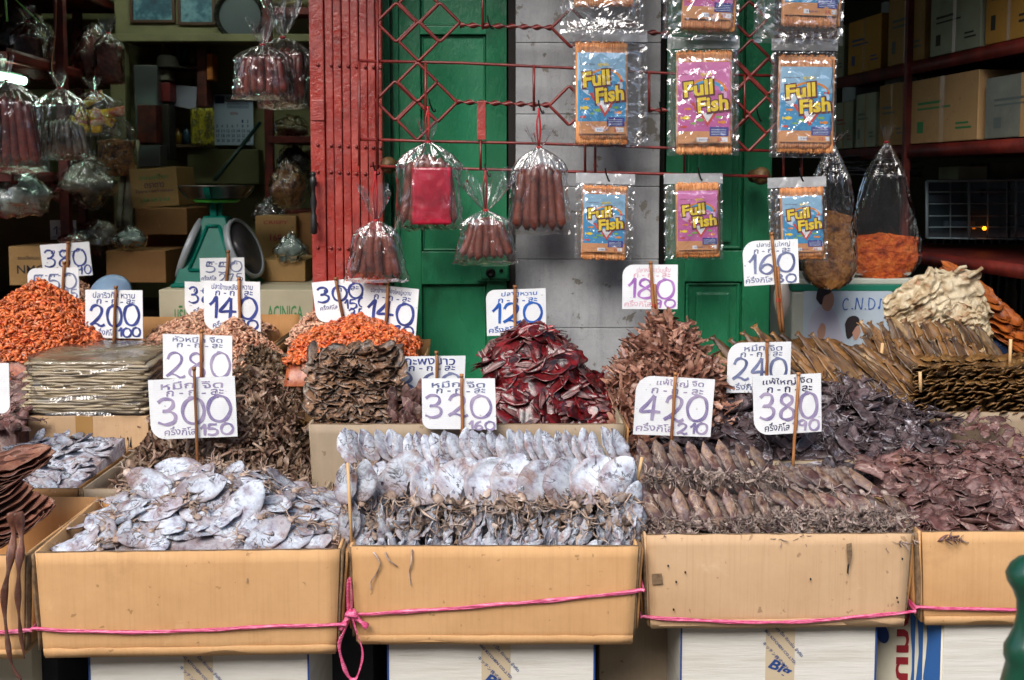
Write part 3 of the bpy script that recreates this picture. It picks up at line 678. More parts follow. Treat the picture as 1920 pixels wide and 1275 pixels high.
# dark carton sides glimpsed between them
for px0, px1, Y, lb in ((76, 108, 2.45, 'dark blue edged carton glimpsed below the left corner of the front trays'), (586, 700, 2.52, 'dark grey carton in the gap below the pink bow'), (1124, 1262, 2.5, 'grey carton in the gap below the two middle trays'), (-200, 60, 2.4, 'pale carton at the far left below the trays')):
    a, c = P(px0, 1250, Y).x, P(px1, 1250, Y).x
    carton('under_carton', ((a + c) / 2, Y + .15, 0), (c - a, .3, .53), 0, m_cardgrey if px0 > 1000 else (m_whiteplain if px0 < 0 else flatmat('carton_dark', '1d2028', .7)), lb)
# green turned post, bottom right, close to the camera
m_gpost = mk('green_gloss', ['0b3b2a', '0e4a34'], 6, .3, .15, 30, spec=.7)
Y = 1.25; q = P(1912, 1160, Y); sc = Y / FPX
prof = [(30, -560), (30, -200), (33, -100), (37, -40), (28, 30), (24, 60), (27, 72), (27, 92), (23, 104), (16, 130), (13, 158), (14, 185), (19, 205), (26, 222), (28, 236), (23, 254), (14, 268), (4, 275)]
b = MB(); zc = P(1912, 1300, Y).z
b.lathe([(r_ * sc * 1.5, zc + (h - 0) * sc) for r_, h in prof], (P(1926, 1160, Y).x, Y, 0), 28)
b.lathe([(.045, 0), (.045, .02), (.02, .04), (.02, zc - 540 * sc)], (P(1926, 1160, Y).x, Y, 0), 28)
b.build('turned_post', m_gpost, None, 'green painted turned post standing at the bottom right corner', 'post')

# ---------------- price signs ----------------
def sign(label, quad, Y, big, small=None, top='ปลา หวาน', cut='bl', inkb='navy', inks='navy', stick=None, sp=None, tilt=0, mid='ก - ก - ละ', bot='ครึ่งกิโล', seed=0, cutr=.28, bigr=None, lean=0, smallr=None, botr=None, extra=None):
    x0, y0, x1, y1 = quad; cx, cy = (x0 + x1) / 2, (y0 + y1) / 2
    o = P(cx, cy, Y); w, h = S(x1 - x0, Y), S(y1 - y0, Y); ca, sa = math.cos(tilt), math.sin(tilt); cl, sl = math.cos(lean), math.sin(lean)
    def fr(x, y, l):     # x,y in 0..1 of the board
        X = (x - .5) * w; Zz = (y - .5) * h; X, Zz = X * ca - Zz * sa, X * sa + Zz * ca
        return o + Vector((X * cl, -l + X * sl + bw[0] * (4 * (x - .5) ** 2), Zz))
    bw = [0.0]
    s0, s1 = P(stick[0], stick[1], Y), P(stick[2], stick[3], Y)
    R = random.Random(seed + 5); lean = rad(R.uniform(-9, 9)); cl, sl = math.cos(lean), math.sin(lean); bow = R.uniform(-.006, .006)
    r = thing('price_sign', (s1.x, Y, s1.z), label, 'price sign', 'handwritten price signs on sticks')
    # outline with a rounded corner and slightly uneven edges
    cr = cutr; ar = w / h; pts = []
    def corner(cx_, cy_, a0, rx):
        for k in range(7):
            a = a0 + k / 6 * math.pi / 2; pts.append((cx_ + rx * math.cos(a), cy_ + rx * ar * math.sin(a)))
    def c2(x, y): pts.append((x + R.uniform(-.01, .01), y + R.uniform(-.01, .01)))
    corner(cr, cr * ar, math.pi, cr) if cut == 'bl' else c2(0, 0)
    corner(1 - cr, cr * ar, math.pi * 1.5, cr) if cut == 'br' else c2(1, 0)
    c2(1, 1)
    corner(cr, 1 - cr * ar, math.pi / 2, cr) if cut == 'tl' else c2(0, 1)
    b = MB(); b.poly([fr(x, y, 0) for x, y in pts], .003, Vector((0, 1, 0))); bo = b.build('board', m_board, r)
    ib, is_ = INK[inkb], INK[inks]
    b = MB(); hh = lambda y: y
    fl = lambda x, y, l: fr(x, y, l)
    if top: put_text(b, top, (.26 if cut == 'tl' else .14, .83, .86, .96), fl, .012, wob=.008)
    if mid: put_text(b, mid, (.2, .71, .86, .81), fl, .018, wob=.006)
    if bot: put_text(b, bot, botr or (.16 if cut == 'bl' else .04, .06, .52, .2), fl, .012, wob=.008)
    if b.v: b.build('thai_writing', is_, bo)
    b = MB(); br = bigr or (.08, .26, .93, .69)
    s = h * .062
    def fbig(x, y, l): return fr(x / w, y / h, l)
    def rc(q): return (q[0] * w, q[1] * h, q[2] * w, q[3] * h)
    put_digits(b, big, rc(br), fbig, s, .001, seed); b.build('price', ib, bo)
    if small:
        b = MB(); put_digits(b, small, rc(smallr or (.56, .04, .95, .22)), fbig, s * .75, .001, seed + 3)
        if extra: put_digits(b, extra[0], rc(extra[1]), fbig, s * .7, .001, seed + 4)
        b.build('half_kilo_price', ib, bo)
    b = MB(); d = (s1 - s0); wd = S(4.2, Y) * .75
    L = [s0 + d * (i / 6) + Vector((R.uniform(-.001, .001), -.0085, 0)) for i in range(7)]
    b.tube(L, [wd * R.uniform(.85, 1.1) for _ in L], 7); b.tube([L[0] + Vector((0, 0, .004)), L[0] + Vector((0, 0, -.004))], wd * 1.25, 7)
    if (sp or 0) == 2: b.tube([p + Vector((wd * 1.8, 0, 0)) for p in L[2:]], wd * .8, 7)
    b.build('stick', m_stick, r)
    if sp == 2:
        b = MB()
        for k in range(3): b.tube([L[4] + Vector((-.005, -.004, -.004 + k * .004)), L[4] + Vector((.008, -.004, -.006 + k * .004))], .0012, 5)
        b.build('rubber_band', flatmat('red_rubber', 'b0301e', .5), r)
    return r
sign('small white price sign reading 110 at the far left in the dark shop', (95, 413, 142, 449), 4.4, '110', '55', None, 'none', 'slate', 'slate', (119, 414, 120, 490), mid=None, bot='ครึ่งกิโล', seed=1)
sign('white price sign reading 380 standing in the small pink shrimp behind', (77, 456, 172, 519), 3.98, '380', '90', None, 'none', 'navy', 'navy', (130, 455, 124, 560), mid='ก - ก - ละ', bot=None, seed=2, tilt=rad(4), bigr=(.05, .3, .9, .8), smallr=(.7, .04, .98, .3))
sign('white price sign reading 550 partly sunk in the orange shrimp heap at left', (50, 502, 150, 562), 3.72, '550', '275', None, 'tl', 'slate', 'navy', (122, 492, 116, 610), bot='ครึ่งกิโล', seed=3, tilt=rad(2), bigr=(.1, .32, .95, .8), smallr=(.5, .02, .97, .3), cutr=.16)
sign('white price sign reading 200 between the orange shrimp heap and the blue bowl', (159, 543, 269, 635), 3.46, '200', '100', 'ปลาริวกิว หวาน', 'bl', 'navy', 'navy', (219, 538, 214, 675), seed=4, tilt=rad(-1), cutr=.24)
sign('white price sign reading 550 in front of the green scale', (375, 483, 458, 530), 3.84, '550', '275', None, 'none', 'slate', 'navy', (429, 471, 424, 560), bot='ครึ่งกิโล', seed=5, tilt=rad(1), bigr=(.12, .42, .95, .84), smallr=(.42, .04, .97, .36), botr=(.03, .1, .36, .3))
sign('white price sign reading 380 mostly hidden behind the 140 sign near the scale', (346, 529, 430, 597), 3.62, '380', None, None, 'bl', 'navy', 'navy', (400, 528, 396, 640), bot='ครึ่งกิโล', seed=6, tilt=rad(-2), bigr=(.08, .4, .95, .84), botr=(.2, .12, .6, .3))
sign('white price sign reading 140 at left above the pale shrimp box', (382, 527, 489, 621), 3.36, '140', '70', 'ปลาข้างเหลือง หวาน', 'bl', 'navy', 'navy', (449, 522, 452, 650), seed=7, tilt=rad(-1), cutr=.22)
sign('tilted white price sign reading 300 in front of the red gate bottom', (588, 524, 690, 602), 3.16, '300', '150', None, 'bl', 'navy', 'navy', (630, 522, 645, 600), bot='ครึ่งกิโล', seed=8, tilt=rad(6), bigr=(.06, .5, .93, .86), smallr=(.55, .28, .98, .5), extra=('35', (.62, .05, .95, .26)), botr=(.1, .3, .42, .42), cutr=.2)
sign('white price sign reading 140 standing in the orange shrimp beside the green door', (677, 536, 784, 630), 3.12, '140', '70', 'ปลาข้างเหลืองใหญ่หวาน', 'bl', 'navy', 'navy', (728, 530, 722, 655), seed=9, tilt=rad(-5), cutr=.22)
sign('white price sign reading 120 in bright blue behind the red fish heap', (911, 542, 1024, 628), 3.10, '120', '60', 'ปลาทูหวาน', 'tl', 'blue', 'blue', (965, 537, 966, 640), seed=10, tilt=rad(1), cutr=.14)
sign('white price sign reading 180 in faded purple before the grey pillar', (1167, 496, 1271, 580), 3.08, '180', '90', 'ปลาหมึกแว่นเส้น', 'tl', 'violet', 'pink', (1220, 492, 1226, 612), 2, seed=11, cutr=.2, bot='ครึ่งกิโล')
sign('white price sign reading 160 overlapping the small blue snack pouch', (1393, 450, 1497, 534), 3.06, '160', '80', 'ปลาช่อนใหญ่', 'tl', 'slate', 'slate', (1446, 438, 1462, 622), 2, seed=12, tilt=rad(3), cutr=.24)
sign('white price sign reading 280 behind the 300 sign', (303, 627, 438, 712), 2.90, '280', None, 'หัวหมึก จืด', 'none', 'faded', 'slate', (379, 620, 378, 760), seed=13, tilt=rad(-1), bot=None, bigr=(.04, .04, .97, .60))
sign('large white price sign reading 300 in the curly tentacles', (281, 708, 443, 823), 2.72, '300', '150', 'หมึก จืด', 'bl', 'faded', 'faded', (366, 690, 374, 900), seed=14, tilt=rad(1.5), cutr=.17)
sign('white price sign reading 360 behind the 320 sign', (739, 667, 872, 764), 2.86, '360', None, 'กะพงขาว', 'none', 'slate', 'navy', (819, 660, 822, 790), seed=15, bot='ครึ่งกิโล', tilt=rad(-1), bigr=(.02, .2, .95, .66), botr=(.02, .03, .3, .12))
sign('large white price sign reading 320 behind the top of the white cuttlefish rows', (789, 709, 931, 806), 2.64, '320', '160', 'หมึก จืด', 'bl', 'faded', 'slate', (866, 703, 868, 830), seed=16, bot=None, tilt=rad(1), cutr=.12, smallr=(.62, .0, .98, .16), bigr=(.04, .24, .93, .68))
sign('white price sign reading 240 before the long brown fish, partly behind the 380 sign', (1361, 641, 1486, 737), 2.98, '240', None, 'หมึก จืด', 'tl', 'slate', 'slate', (1437, 638, 1436, 745), seed=17, cutr=.22, bot='ครึ่งกิโล')
sign('large white price sign reading 420 below the pink shredded heap', (1187, 706, 1340, 818), 2.62, '420', '210', 'แพ้ใหญ่ จืด', 'tl', 'faded', 'faded', (1266, 700, 1258, 832), seed=18, tilt=rad(-4), cutr=.2)
sign('large white price sign reading 380 standing in the dark squid heap', (1411, 702, 1543, 815), 2.66, '380', '190', 'แพ้ใหญ่ จืด', 'bl', 'faded', 'dark', (1496, 700, 1484, 880), seed=19, tilt=rad(2), cutr=.22)
sign('white price sign corner cut off by the left edge of the photo', (-100, 680, 19, 776), 2.74, '0', None, None, 'br', 'faded', 'faded', (-40, 675, -40, 820), seed=20, bot=None, mid=None, bigr=(.3, .3, .6, .7), cutr=.14)
# bare end sticks poking out of the goods
for i, (x0_, y0_, x1_, y1_, Y, lb) in enumerate(((652, 868, 660, 1034, 2.235, 'pale bamboo stick standing at the left end of the white cuttlefish rows'), (1204, 857, 1192, 912, 2.36, 'pale stick between the white cuttlefish and the brown squid rows'), (1655, 643, 1650, 690, 3.18, 'pale stick beside the stacked brown fish left of centre right'), (1725, 697, 1726, 735, 2.98, 'pale stick at the left end of the tightly layered fish'), (1895, 636, 1893, 690, 3.15, 'pale stick at the far right beside the orange sheets'), (1157, 832, 1155, 860, 2.60, 'short pale stick end at the right of the back cuttlefish row'))):
    b = MB(); b.tube([P(x0_, y0_, Y), P((x0_ + x1_) / 2, (y0_ + y1_) / 2, Y), P(x1_, y1_, Y)], S(3.2, Y), 8)
    b.build('bamboo_stick', m_stickpale, None, lb, 'stick')
# ---------------- dried goods: prototypes ----------------
def leaf(b, L, W, prof, nu=11, nv=6, th=.0018, curl=0, cup=0, wr=.003, ruf=.004, wsc=45, seed=0, o=(0, 0, 0), roll=0, groove=0):
    """closed, wrinkled flat body lying in xy, long axis y, tip at +y"""
    o = Vector(o); T = []; Bm = []
    for i in range(nu + 1):
        u = i / nu; hw = max(W / 2 * interp(prof, u), .0004)
        for j in range(nv + 1):
            v = -1 + 2 * j / nv; x = hw * v * (1 + .10 * nz(u * 5, seed, 2) * abs(v)); y = (u - .5) * L + .03 * L * nz(v * 2, u * 3, seed)
            z = cup * hw * v * v + curl * (u - .5) ** 2 * L + wr * nz(x * wsc, y * wsc, seed * 3.1) + wr * .5 * nz(x * wsc * 2.6, y * wsc * 2.6, seed) + ruf * abs(v) ** 2 * nz(y * wsc * 1.3, v * 2, seed + 9)
            z += roll * hw * v - groove * math.exp(-(v * 3) ** 2)
            T.append(o + Vector((x, y, z)))
            e = (1 - v * v) * math.sin(math.pi * min(max(u, .02), .98)) ** .5
            Bm.append(o + Vector((x, y, z - th * (.35 + e))))
    w = nv + 1; N = (nu + 1) * w; fs = []
    for i in range(nu):
        for j in range(nv):
            q = (i * w + j, i * w + j + 1, (i + 1) * w + j + 1, (i + 1) * w + j); fs.append(q); fs.append(tuple(N + k for k in reversed(q)))
        fs.append((i * w, (i + 1) * w, N + (i + 1) * w, N + i * w)); fs.append((i * w + nv, N + i * w + nv, N + (i + 1) * w + nv, (i + 1) * w + nv))
    for j in range(nv):
        fs.append((j, N + j, N + j + 1, j + 1)); k = nu * w; fs.append((k + j, k + j + 1, N + k + j + 1, N + k + j))
    b.add(T + Bm, fs)
def arms(b, o, n, l, r, R, spread=1.0, seg=6, curlz=.5, dr=(0, -1, 0), ns=4):
    o = Vector(o)
    for k in range(n):
        a = R.uniform(-1, 1) * spread; d = Vector(dr) + Vector((a, 0, R.uniform(-.3, .3))); d.normalize()
        p = o + Vector((R.uniform(-1, 1) * r * 3, 0, R.uniform(-1, 1) * r)); pts = [p]; q = Vector((R.uniform(-1, 1), R.uniform(-1, 1), R.uniform(-1, 1) * curlz)) * .6
        ll = l * R.uniform(.6, 1.25)
        for i in range(seg):
            d = (d + q * 1.0 + Vector((R.uniform(-.6, .6), R.uniform(-.6, .6), R.uniform(-.5, .5) * curlz))).normalized()
            p = p + d * ll / seg; pts.append(p)
        b.tube(smooth_line(pts, 2), [r * (1.25 - .85 * i / (2 * seg)) for i in range(2 * seg + 1)], ns, False, .5)
def lump(b, o, s, seed, n=8, m=6):
    o = Vector(o); vs = []
    for i in range(m + 1):
        ph = math.pi * i / m
        for k in range(n):
            th = 2 * math.pi * k / n; d = Vector((math.sin(ph) * math.cos(th), math.sin(ph) * math.sin(th), math.cos(ph)))
            q = 1 + .35 * nz(d.x * 2, d.y * 2, d.z * 2 + seed); vs.append(o + Vector((d.x * s[0], d.y * s[1], d.z * s[2])) * q)
    b.add(vs, [(i * n + k, i * n + (k + 1) % n, (i + 1) * n + (k + 1) % n, (i + 1) * n + k) for i in range(m) for k in range(n)])
P_CUT = [(0, .34), (.12, .72), (.3, .96), (.5, 1), (.7, .88), (.85, .62), (.95, .32), (1, .06)]
P_SQD = [(0, .62), (.1, .8), (.35, .86), (.55, .9), (.62, 1.0), (.75, .82), (.9, .36), (1, .04)]
P_FISH = [(0, .12), (.1, .5), (.3, .95), (.5, 1), (.7, .78), (.88, .34), (.93, .2), (1, .55)]
P_LONG = [(0, .3), (.08, .75), (.25, 1), (.5, .92), (.75, .6), (.9, .3), (.95, .25), (1, .5)]
m_cut = mk('dried_cuttlefish', ['7f727a', 'a4a3b0', 'bcc3cf', 'ccd3dc', '9c92a2'], 30, .68, .8, 85, .004, rnd=.25, spec=.25, rim=('82665e', .5), veins=('241a18', 24, .03), stain=[('8d6242', 13, .55, .6), ('43292e', 24, .59, .8), ('5d4a55', 60, .58, .55), ('2e2220', 90, .64, .7)])
m_cutarm = mk('dried_tentacle', ['64503f', '9a8070', 'b8a292', 'c8bcb6'], 34, .5, .7, 110, .003, rnd=.2, isl=.45)
m_sq = mk('dried_squid_skin', ['3a2422', '64463c', '957a64', '76605c', 'a89c98'], 30, .45, .8, 90, .003, rnd=.45, rim=('3c1c22', .7), veins=('c2b4a6', 14, .014), stain=[('42202a', 16, .5, .8), ('b08a5a', 22, .6, .6), ('261a18', 30, .62, .8)])
m_sqarm = mk('squid_arm_brown', ['4a3c38', '84706a', 'ac9a8e', '6c5a54'], 40, .5, .7, 110, .003, rnd=.2, isl=.45)
m_sqd = mk('dark_squid_skin', ['1b1316', '3e2c2e', '584a4c', '2c2126', '8a8590'], 26, .42, .8, 80, .003, rnd=.45, veins=('b3b0b6', 12, .02), stain=[('a8a6ac', 16, .62, .5)])
m_sqr = mk('reddish_squid_skin', ['2e1a1a', '5e3e3a', '856560', '5a4444', 'a89088'], 28, .5, .8, 85, .003, rnd=.45, rim=('4c2420', .6), veins=('bfa79a', 13, .014), stain=[('3c221c', 19, .56, .7), ('a57a52', 15, .6, .6)])
m_sqo = mk('flat_squid_sheet', ['4a281c', '704434', '855a48', '9c7c6a'], 22, .5, .7, 70, .003, rnd=.3, spec=.5, rim=('3c1c12', .6), stain=[('b09080', 20, .6, .5)])
protos = {}
def proto(kind, n, fn, name, mats, child=None, seed=0):
    out = []
    for k in range(n):
        R = random.Random(seed + k * 13); b = MB(); bc = MB(); fn(b, bc, R, k)
        mm = mats if isinstance(mats, (list, tuple)) else [mats]
        def mesh(B, m, nm):
            me = bpy.data.meshes.new(nm); me.from_pydata(B.v, [], B.f); me.materials.append(m)
            if len(mm) > 2: pass
            me.polygons.foreach_set('use_smooth', [True] * len(B.f)); me.update(); return me
        out.append((mesh(b, mm[0], name), mesh(bc, mm[1], child) if child and bc.v else None))
    protos[kind] = (name, child, out)
def place(kind, k, p, yd, nd, s=1.0, label=None, cat=None, group=None, sc=(1, 1, 1)):
    name, child, var = protos[kind]; me, mc = var[k % len(var)]
    yd = Vector(yd).normalized(); nd = Vector(nd); x = yd.cross(nd).normalized(); nd = x.cross(yd)
    M = Matrix((x, yd, nd)).transposed().to_4x4() @ Matrix.Diagonal((s * sc[0], s * sc[1], s * sc[2], 1)); M.translation = Vector(p)
    o = bpy.data.objects.new(name, me); C.collection.objects.link(o); o.matrix_world = M; tag(o, label, cat, group)
    if mc:
        c = bpy.data.objects.new(child, mc); C.collection.objects.link(c); c.parent = o
    return o
def f_cut(b, bc, R, k):
    leaf(b, .105, .064, P_CUT, 15, 8, .0035, R.uniform(-.2, .35), R.uniform(-.35, .3), .0035, .005, 38, k, groove=.0015 * (k % 2))
    lump(bc, (0, -.056, 0), (.010, .010, .005), k); arms(bc, (0, -.058, 0), 9, .034, .0021, R, 1.0, 7, .6)
def f_edge(b, bc, R, k):
    leaf(b, .085, .050, P_CUT, 14, 8, .003, R.uniform(-.8, .8), R.uniform(-1.1, 1.1), .005, .009, 45, k + 400)
proto('edge', 8, f_edge, 'dried_cuttlefish', (m_cut,), None, 410)
proto('cut', 10, f_cut, 'dried_cuttlefish', (m_cut, m_cutarm), 'tentacles')
def f_sq(b, bc, R, k):
    leaf(b, .080, .040, P_SQD, 13, 6, .004, R.uniform(-.2, .1), R.uniform(-.5, -.15), .0022, .003, 50, k + 20, groove=.0012)
    lump(bc, (0, -.044, 0), (.008, .009, .005), k); arms(bc, (0, -.050, 0), 9, .034, .0017, R, .8, 6, .5)
proto('sq', 9, f_sq, 'dried_squid', (m_sq, m_sqarm), 'tentacles', 50)
def f_sqd(b, bc, R, k):
    leaf(b, .085, .028, [(0, .55), (.2, .85), (.6, 1), (.85, .7), (1, .1)], 11, 5, .004, R.uniform(-.4, .3), R.uniform(-.9, .5), .004, .006, 45, k + 40)
    arms(bc, (0, -.042, 0), 6, .034, .0016, R, .6, 5, .5)
proto('sqd', 9, f_sqd, 'dark_dried_squid', (m_sqd, m_sqd), 'tentacles', 80)
def f_sqr(b, bc, R, k):
    leaf(b, .070, .032, P_SQD, 11, 6, .003, R.uniform(-.4, .3), R.uniform(-.7, .3), .003, .005, 45, k + 60)
    arms(bc, (0, -.035, 0), 5, .020, .0015, R, .6, 5, .5)
proto('sqr', 9, f_sqr, 'reddish_dried_squid', (m_sqr, m_sqr), 'tentacles', 110)
def strip(b, pts, w, R, tw=1.5):
    pts = smooth_line(pts, 2); m = len(pts); vs = []; a0 = R.uniform(0, 6.28); k = R.uniform(-tw, tw)
    for i, p in enumerate(pts):
        t = (pts[min(i + 1, m - 1)] - pts[max(i - 1, 0)]); t = t.normalized() if t.length > 1e-9 else Vector((0, 0, 1))
        s_ = t.orthogonal().normalized(); u = t.cross(s_); a = a0 + k * i / m; d = s_ * math.cos(a) + u * math.sin(a); n_ = t.cross(d)
        ww = w * (.35 + .75 * math.sin(math.pi * (i + .6) / (m + .4))) * R.uniform(.65, 1.3)
        vs += [p - d * ww, p + n_ * ww * .35 + d * ww * R.uniform(-.2, .2), p + d * ww * R.uniform(.7, 1.2)]
    b.add(vs, [(3 * i + j, 3 * i + j + 1, 3 * i + j + 4, 3 * i + j + 3) for i in range(m - 1) for j in (0, 1)])
# mound: h(x,y) over a rotated footprint
def mound(name, mat, label, cat, x0, x1, y0, y1, H, nu=60, nv=40, rough=.008, zb=None, rs=28):
    b = MB()
    def fn(u, v):
        x = x0 + (x1 - x0) * u; y = y0 + (y1 - y0) * v
        e = min(u, 1 - u, v, 1 - v)
        return Vector((x, y, H(x, y) + rough * (nz(x * rs, y * rs, 1) + .5 * nz(x * rs * 2.3, y * rs * 2.3, 5)) if e > 0 else (zb if zb is not None else H(x, y) - .02)))
    b.grid(fn, nu, nv); return b.build(name, mat, None, label, cat, None, 'stuff')
def normal(H, x, y, e=.01): return Vector((-(H(x + e, y) - H(x - e, y)) / (2 * e), -(H(x, y + e) - H(x, y - e)) / (2 * e), 1)).normalized()
def rdir(n, a):
    t = Vector((math.cos(a), math.sin(a), 0)); return (t - n * t.dot(n)).normalized()
def scatter(kind, n, x0, x1, y0, y1, H, seed, label, cat, group, smin=.85, smax=1.15, tilt=.25, lift=.006, dirf=None, jz=.006, mask=None, sc=(1, 1, 1), ang=None):
    R = random.Random(seed); done = 0; pts = []
    best = []
    while len(best) < n:      # blue-noise-like pick
        c = None; bd_ = -1
        for _ in range(6):
            x, y = R.uniform(x0, x1), R.uniform(y0, y1)
            if mask and not mask(x, y): continue
            dd = min([(x - q[0]) ** 2 + (y - q[1]) ** 2 for q in best] or [1])
            if dd > bd_: bd_ = dd; c = (x, y)
        if c: best.append(c)
    best.sort(key=lambda q: -q[1])
    for i, (x, y) in enumerate(best):
        nn = normal(H, x, y); nn = (nn + Vector((R.uniform(-1, 1), R.uniform(-1, 1), 0)) * tilt).normalized()
        a = R.uniform(0, 2 * math.pi) if ang is None else ang + R.gauss(0, .5)
        place(kind, R.randrange(99), (x, y, H(x, y) + lift + R.uniform(0, jz)), rdir(nn, a), nn, R.uniform(smin, smax), label, cat, group, sc)
# ---- front left tray: loose pale cuttlefish
Tx0, Tx1 = T1[1].x + .016, T1[2].x - .016; Ty0, Ty1 = 2.20, 2.545
def H1(x, y):
    u = (x - Tx0) / (Tx1 - Tx0); v = (y - Ty0) / (Ty1 - Ty0)
    top = math.sin(math.pi * min(max(u * .9 + .05, 0), 1)) ** 1.1
    top *= 1 - .55 * max(u - .68, 0) / .32
    return ZF - .032 + .012 * min(v * 5, 1) + (.094 * min(v / .72, 1) ** .8 if v > 0 else 0) * top * (1 if v < .8 else 1 - (v - .8) * .9) + .006 * nz(x * 9, y * 9, 4)
mound('cuttlefish_pile', m_cut, 'buried lower layers of pale cuttlefish in the front left tray', 'cuttlefish', Tx0, Tx1, Ty0, Ty1, H1, zb=.66)
LC = 'loose pale dried cuttlefish lying in the front left tray'
scatter('cut', 102, Tx0 + .02, Tx1 - .025, Ty0 + .032, Ty1 - .01, H1, 3, LC, 'cuttlefish', 'loose cuttlefish in the front left tray', .72, 1.05, .3, .004, jz=.012)
for px, py, Y, a, s, lb in ((457, 1000, 2.31, 1.25, 1.12, 'largest whitish cuttlefish standing on edge in the front left tray, right of its middle'), (380, 955, 2.36, .5, 1.0, 'round pale cuttlefish on top of the front left tray at its middle'), (282, 915, 2.42, -.6, 1.0, 'pale cuttlefish leaning at the top left of the front left tray pile'), (335, 890, 2.47, 2.9, 1.0, 'pale cuttlefish at the very top of the front left tray by the stick')):
    q = P(px, py, Y); z = H1(q.x, Y); place('cut', px, (q.x, Y, z + .032), rdir(Vector((0, -.75, .6)).normalized(), a), (.1, -.75, .65), s * 1.08, lb, 'cuttlefish', None)
m_cutinner = mk('cuttlefish_inner', ['5a4a4c', '857680', 'a8a4b0', '7b6660'], 60, .6, .8, 140, .004)
# ---- front middle tray: stacked rows of white cuttlefish
a0, a1 = T2[1].x + .016, T2[2].x - .012
def H2_(x, y): return .872 if y > 2.30 else .872 - (2.30 - y) * 2.0
b = MB(); b.box((a0 + .02, 2.35, .64), (a1 - .02, 2.58, .845))
b.grid(lambda u, v: Vector((a0 + .01 + (a1 - a0 - .02) * u, 2.300 + .03 * v + .016 * nz(u * 60, v * 14) + .006 * nz(u * 170, v * 40), .64 + .215 * v)), 200, 40)
b.build('cuttlefish_stack', m_cutinner, None, 'packed inner layers of the white cuttlefish stack in the middle front tray', 'cuttlefish', None, 'stuff')
R = random.Random(8)
def row(kind, n, px0, px1, py, Y, yd, nd, s, label, cat, group, jit=.12, dpy=None, sc=(1, 1, 1), dY=0):
    for i in range(n):
        t = (i + .5) / n; q = P(px0 + (px1 - px0) * t, (dpy(t) if dpy else py) + R.uniform(-3, 3) * (1 + 12 * jit * (kind == 'cut')), Y + dY * t)
        y_ = Vector(yd) + Vector([R.uniform(-jit, jit) for _ in range(3)]); n_ = Vector(nd) + Vector([R.uniform(-jit, jit) for _ in range(3)])
        place(kind, R.randrange(99), q, y_, n_, s * R.uniform(.9, 1.1), label, cat, group, sc)
G2 = 'white cuttlefish standing in rows in the middle front tray'
row('cut', 30, 645, 1168, 840, 2.50, (-.42, .35, .8), (.8, -.7, .35), .84, 'white cuttlefish in the rear row standing on the middle front tray', 'cuttlefish', G2, .12)
row('cut', 16, 690, 1195, 905, 2.34, (.45, .45, .7), (.35, -.8, .5), .85, 'white cuttlefish in the front top row of the middle front tray', 'cuttlefish', G2, .22)
row('cut', 9, 735, 1185, 893, 2.31, (.45, .5, .6), (.28, -.8, .5), 1.15, 'large white round cuttlefish overhanging in the front top row of the middle tray', 'cuttlefish', G2, .16, sc=(1.15, .95, 1))
for tier, (py, n, s) in enumerate(((936, 26, .85), (962, 28, .85), (988, 27, .85), (1012, 27, .85), (1032, 24, .8))):
    Yt = 2.322 - tier * .012
    row('edge', n, 652, 1196, py + 2, Yt - .028, (R.uniform(-.5, .5), .2, .8), (.8, -.55, .25 + .1 * (tier % 2)), s * .82, 'edge on white cuttlefish packed in the lower layers of the middle front tray', 'cuttlefish', G2, .38)
for i, (px, py) in enumerate(((650, 905), (656, 975), (683, 900), (1196, 985), (1190, 940), (1180, 1015))):
    place('cut', i, P(px, py, 2.26 if px < 700 else 2.29), (.1, .1, 1), (.5 if px > 900 else -.4, -.9, .1), .85, 'white cuttlefish upright at an end of the middle front tray stack', 'cuttlefish', G2)
# tangled arms in front of the stack, loose strands over the tray
def strands(name, mat, n, pxr, pyr, Y, l, r, label, cat, seed, dY=0, dr=(0, -.2, -1), seg=8, kind='stuff', ns=4, sp=1, rib=.5):
    R = random.Random(seed); b = MB()
    for i in range(n):
        t = R.random(); px = pxr[0] + (pxr[1] - pxr[0]) * t; py = R.uniform(*pyr); q = P(px, py, Y + R.uniform(-.01, .012) + dY * (py - pyr[0]))
        if R.random() < rib:
            d = (Vector(dr) + Vector((R.uniform(-1, 1) * sp, 0, R.uniform(-.4, .4)))).normalized(); p = q.copy(); pts = [p]; c_ = Vector([R.uniform(-1, 1) for _ in range(3)])
            for _ in range(6): d = (d + c_ * .8 + Vector([R.uniform(-.5, .5) for _ in range(3)])).normalized(); p = p + d * l * .13; pts.append(p)
            strip(b, pts, r * 2.0, R, 2.5); continue
        arms(b, q, 1, l, r * R.uniform(.6, 1.3), R, sp, seg, .8, dr, ns)
    return b.build(name, mat, None, label, cat, None, kind)
strands('tangled_tentacles', m_cutarm, 330, (672, 1190), (925, 990), 2.285, .055, .0030, 'tangled brown cuttlefish arms hanging below the large white mantles', 'tentacles', 5, -.0002, sp=1.4)
strands('crumpled_tentacles', m_cutarm, 120, (660, 1196), (975, 1030), 2.275, .036, .0024, 'crumpled pale cuttlefish arms just above the rim of the middle front tray', 'tentacles', 6, 0, sp=1.4)
strands('drooping_tentacles', m_cutarm, 200, (650, 1160), (868, 900), 2.43, .036, .002, 'short curled arms below the rear row of white cuttlefish', 'tentacles', 16, 0, sp=1.4)
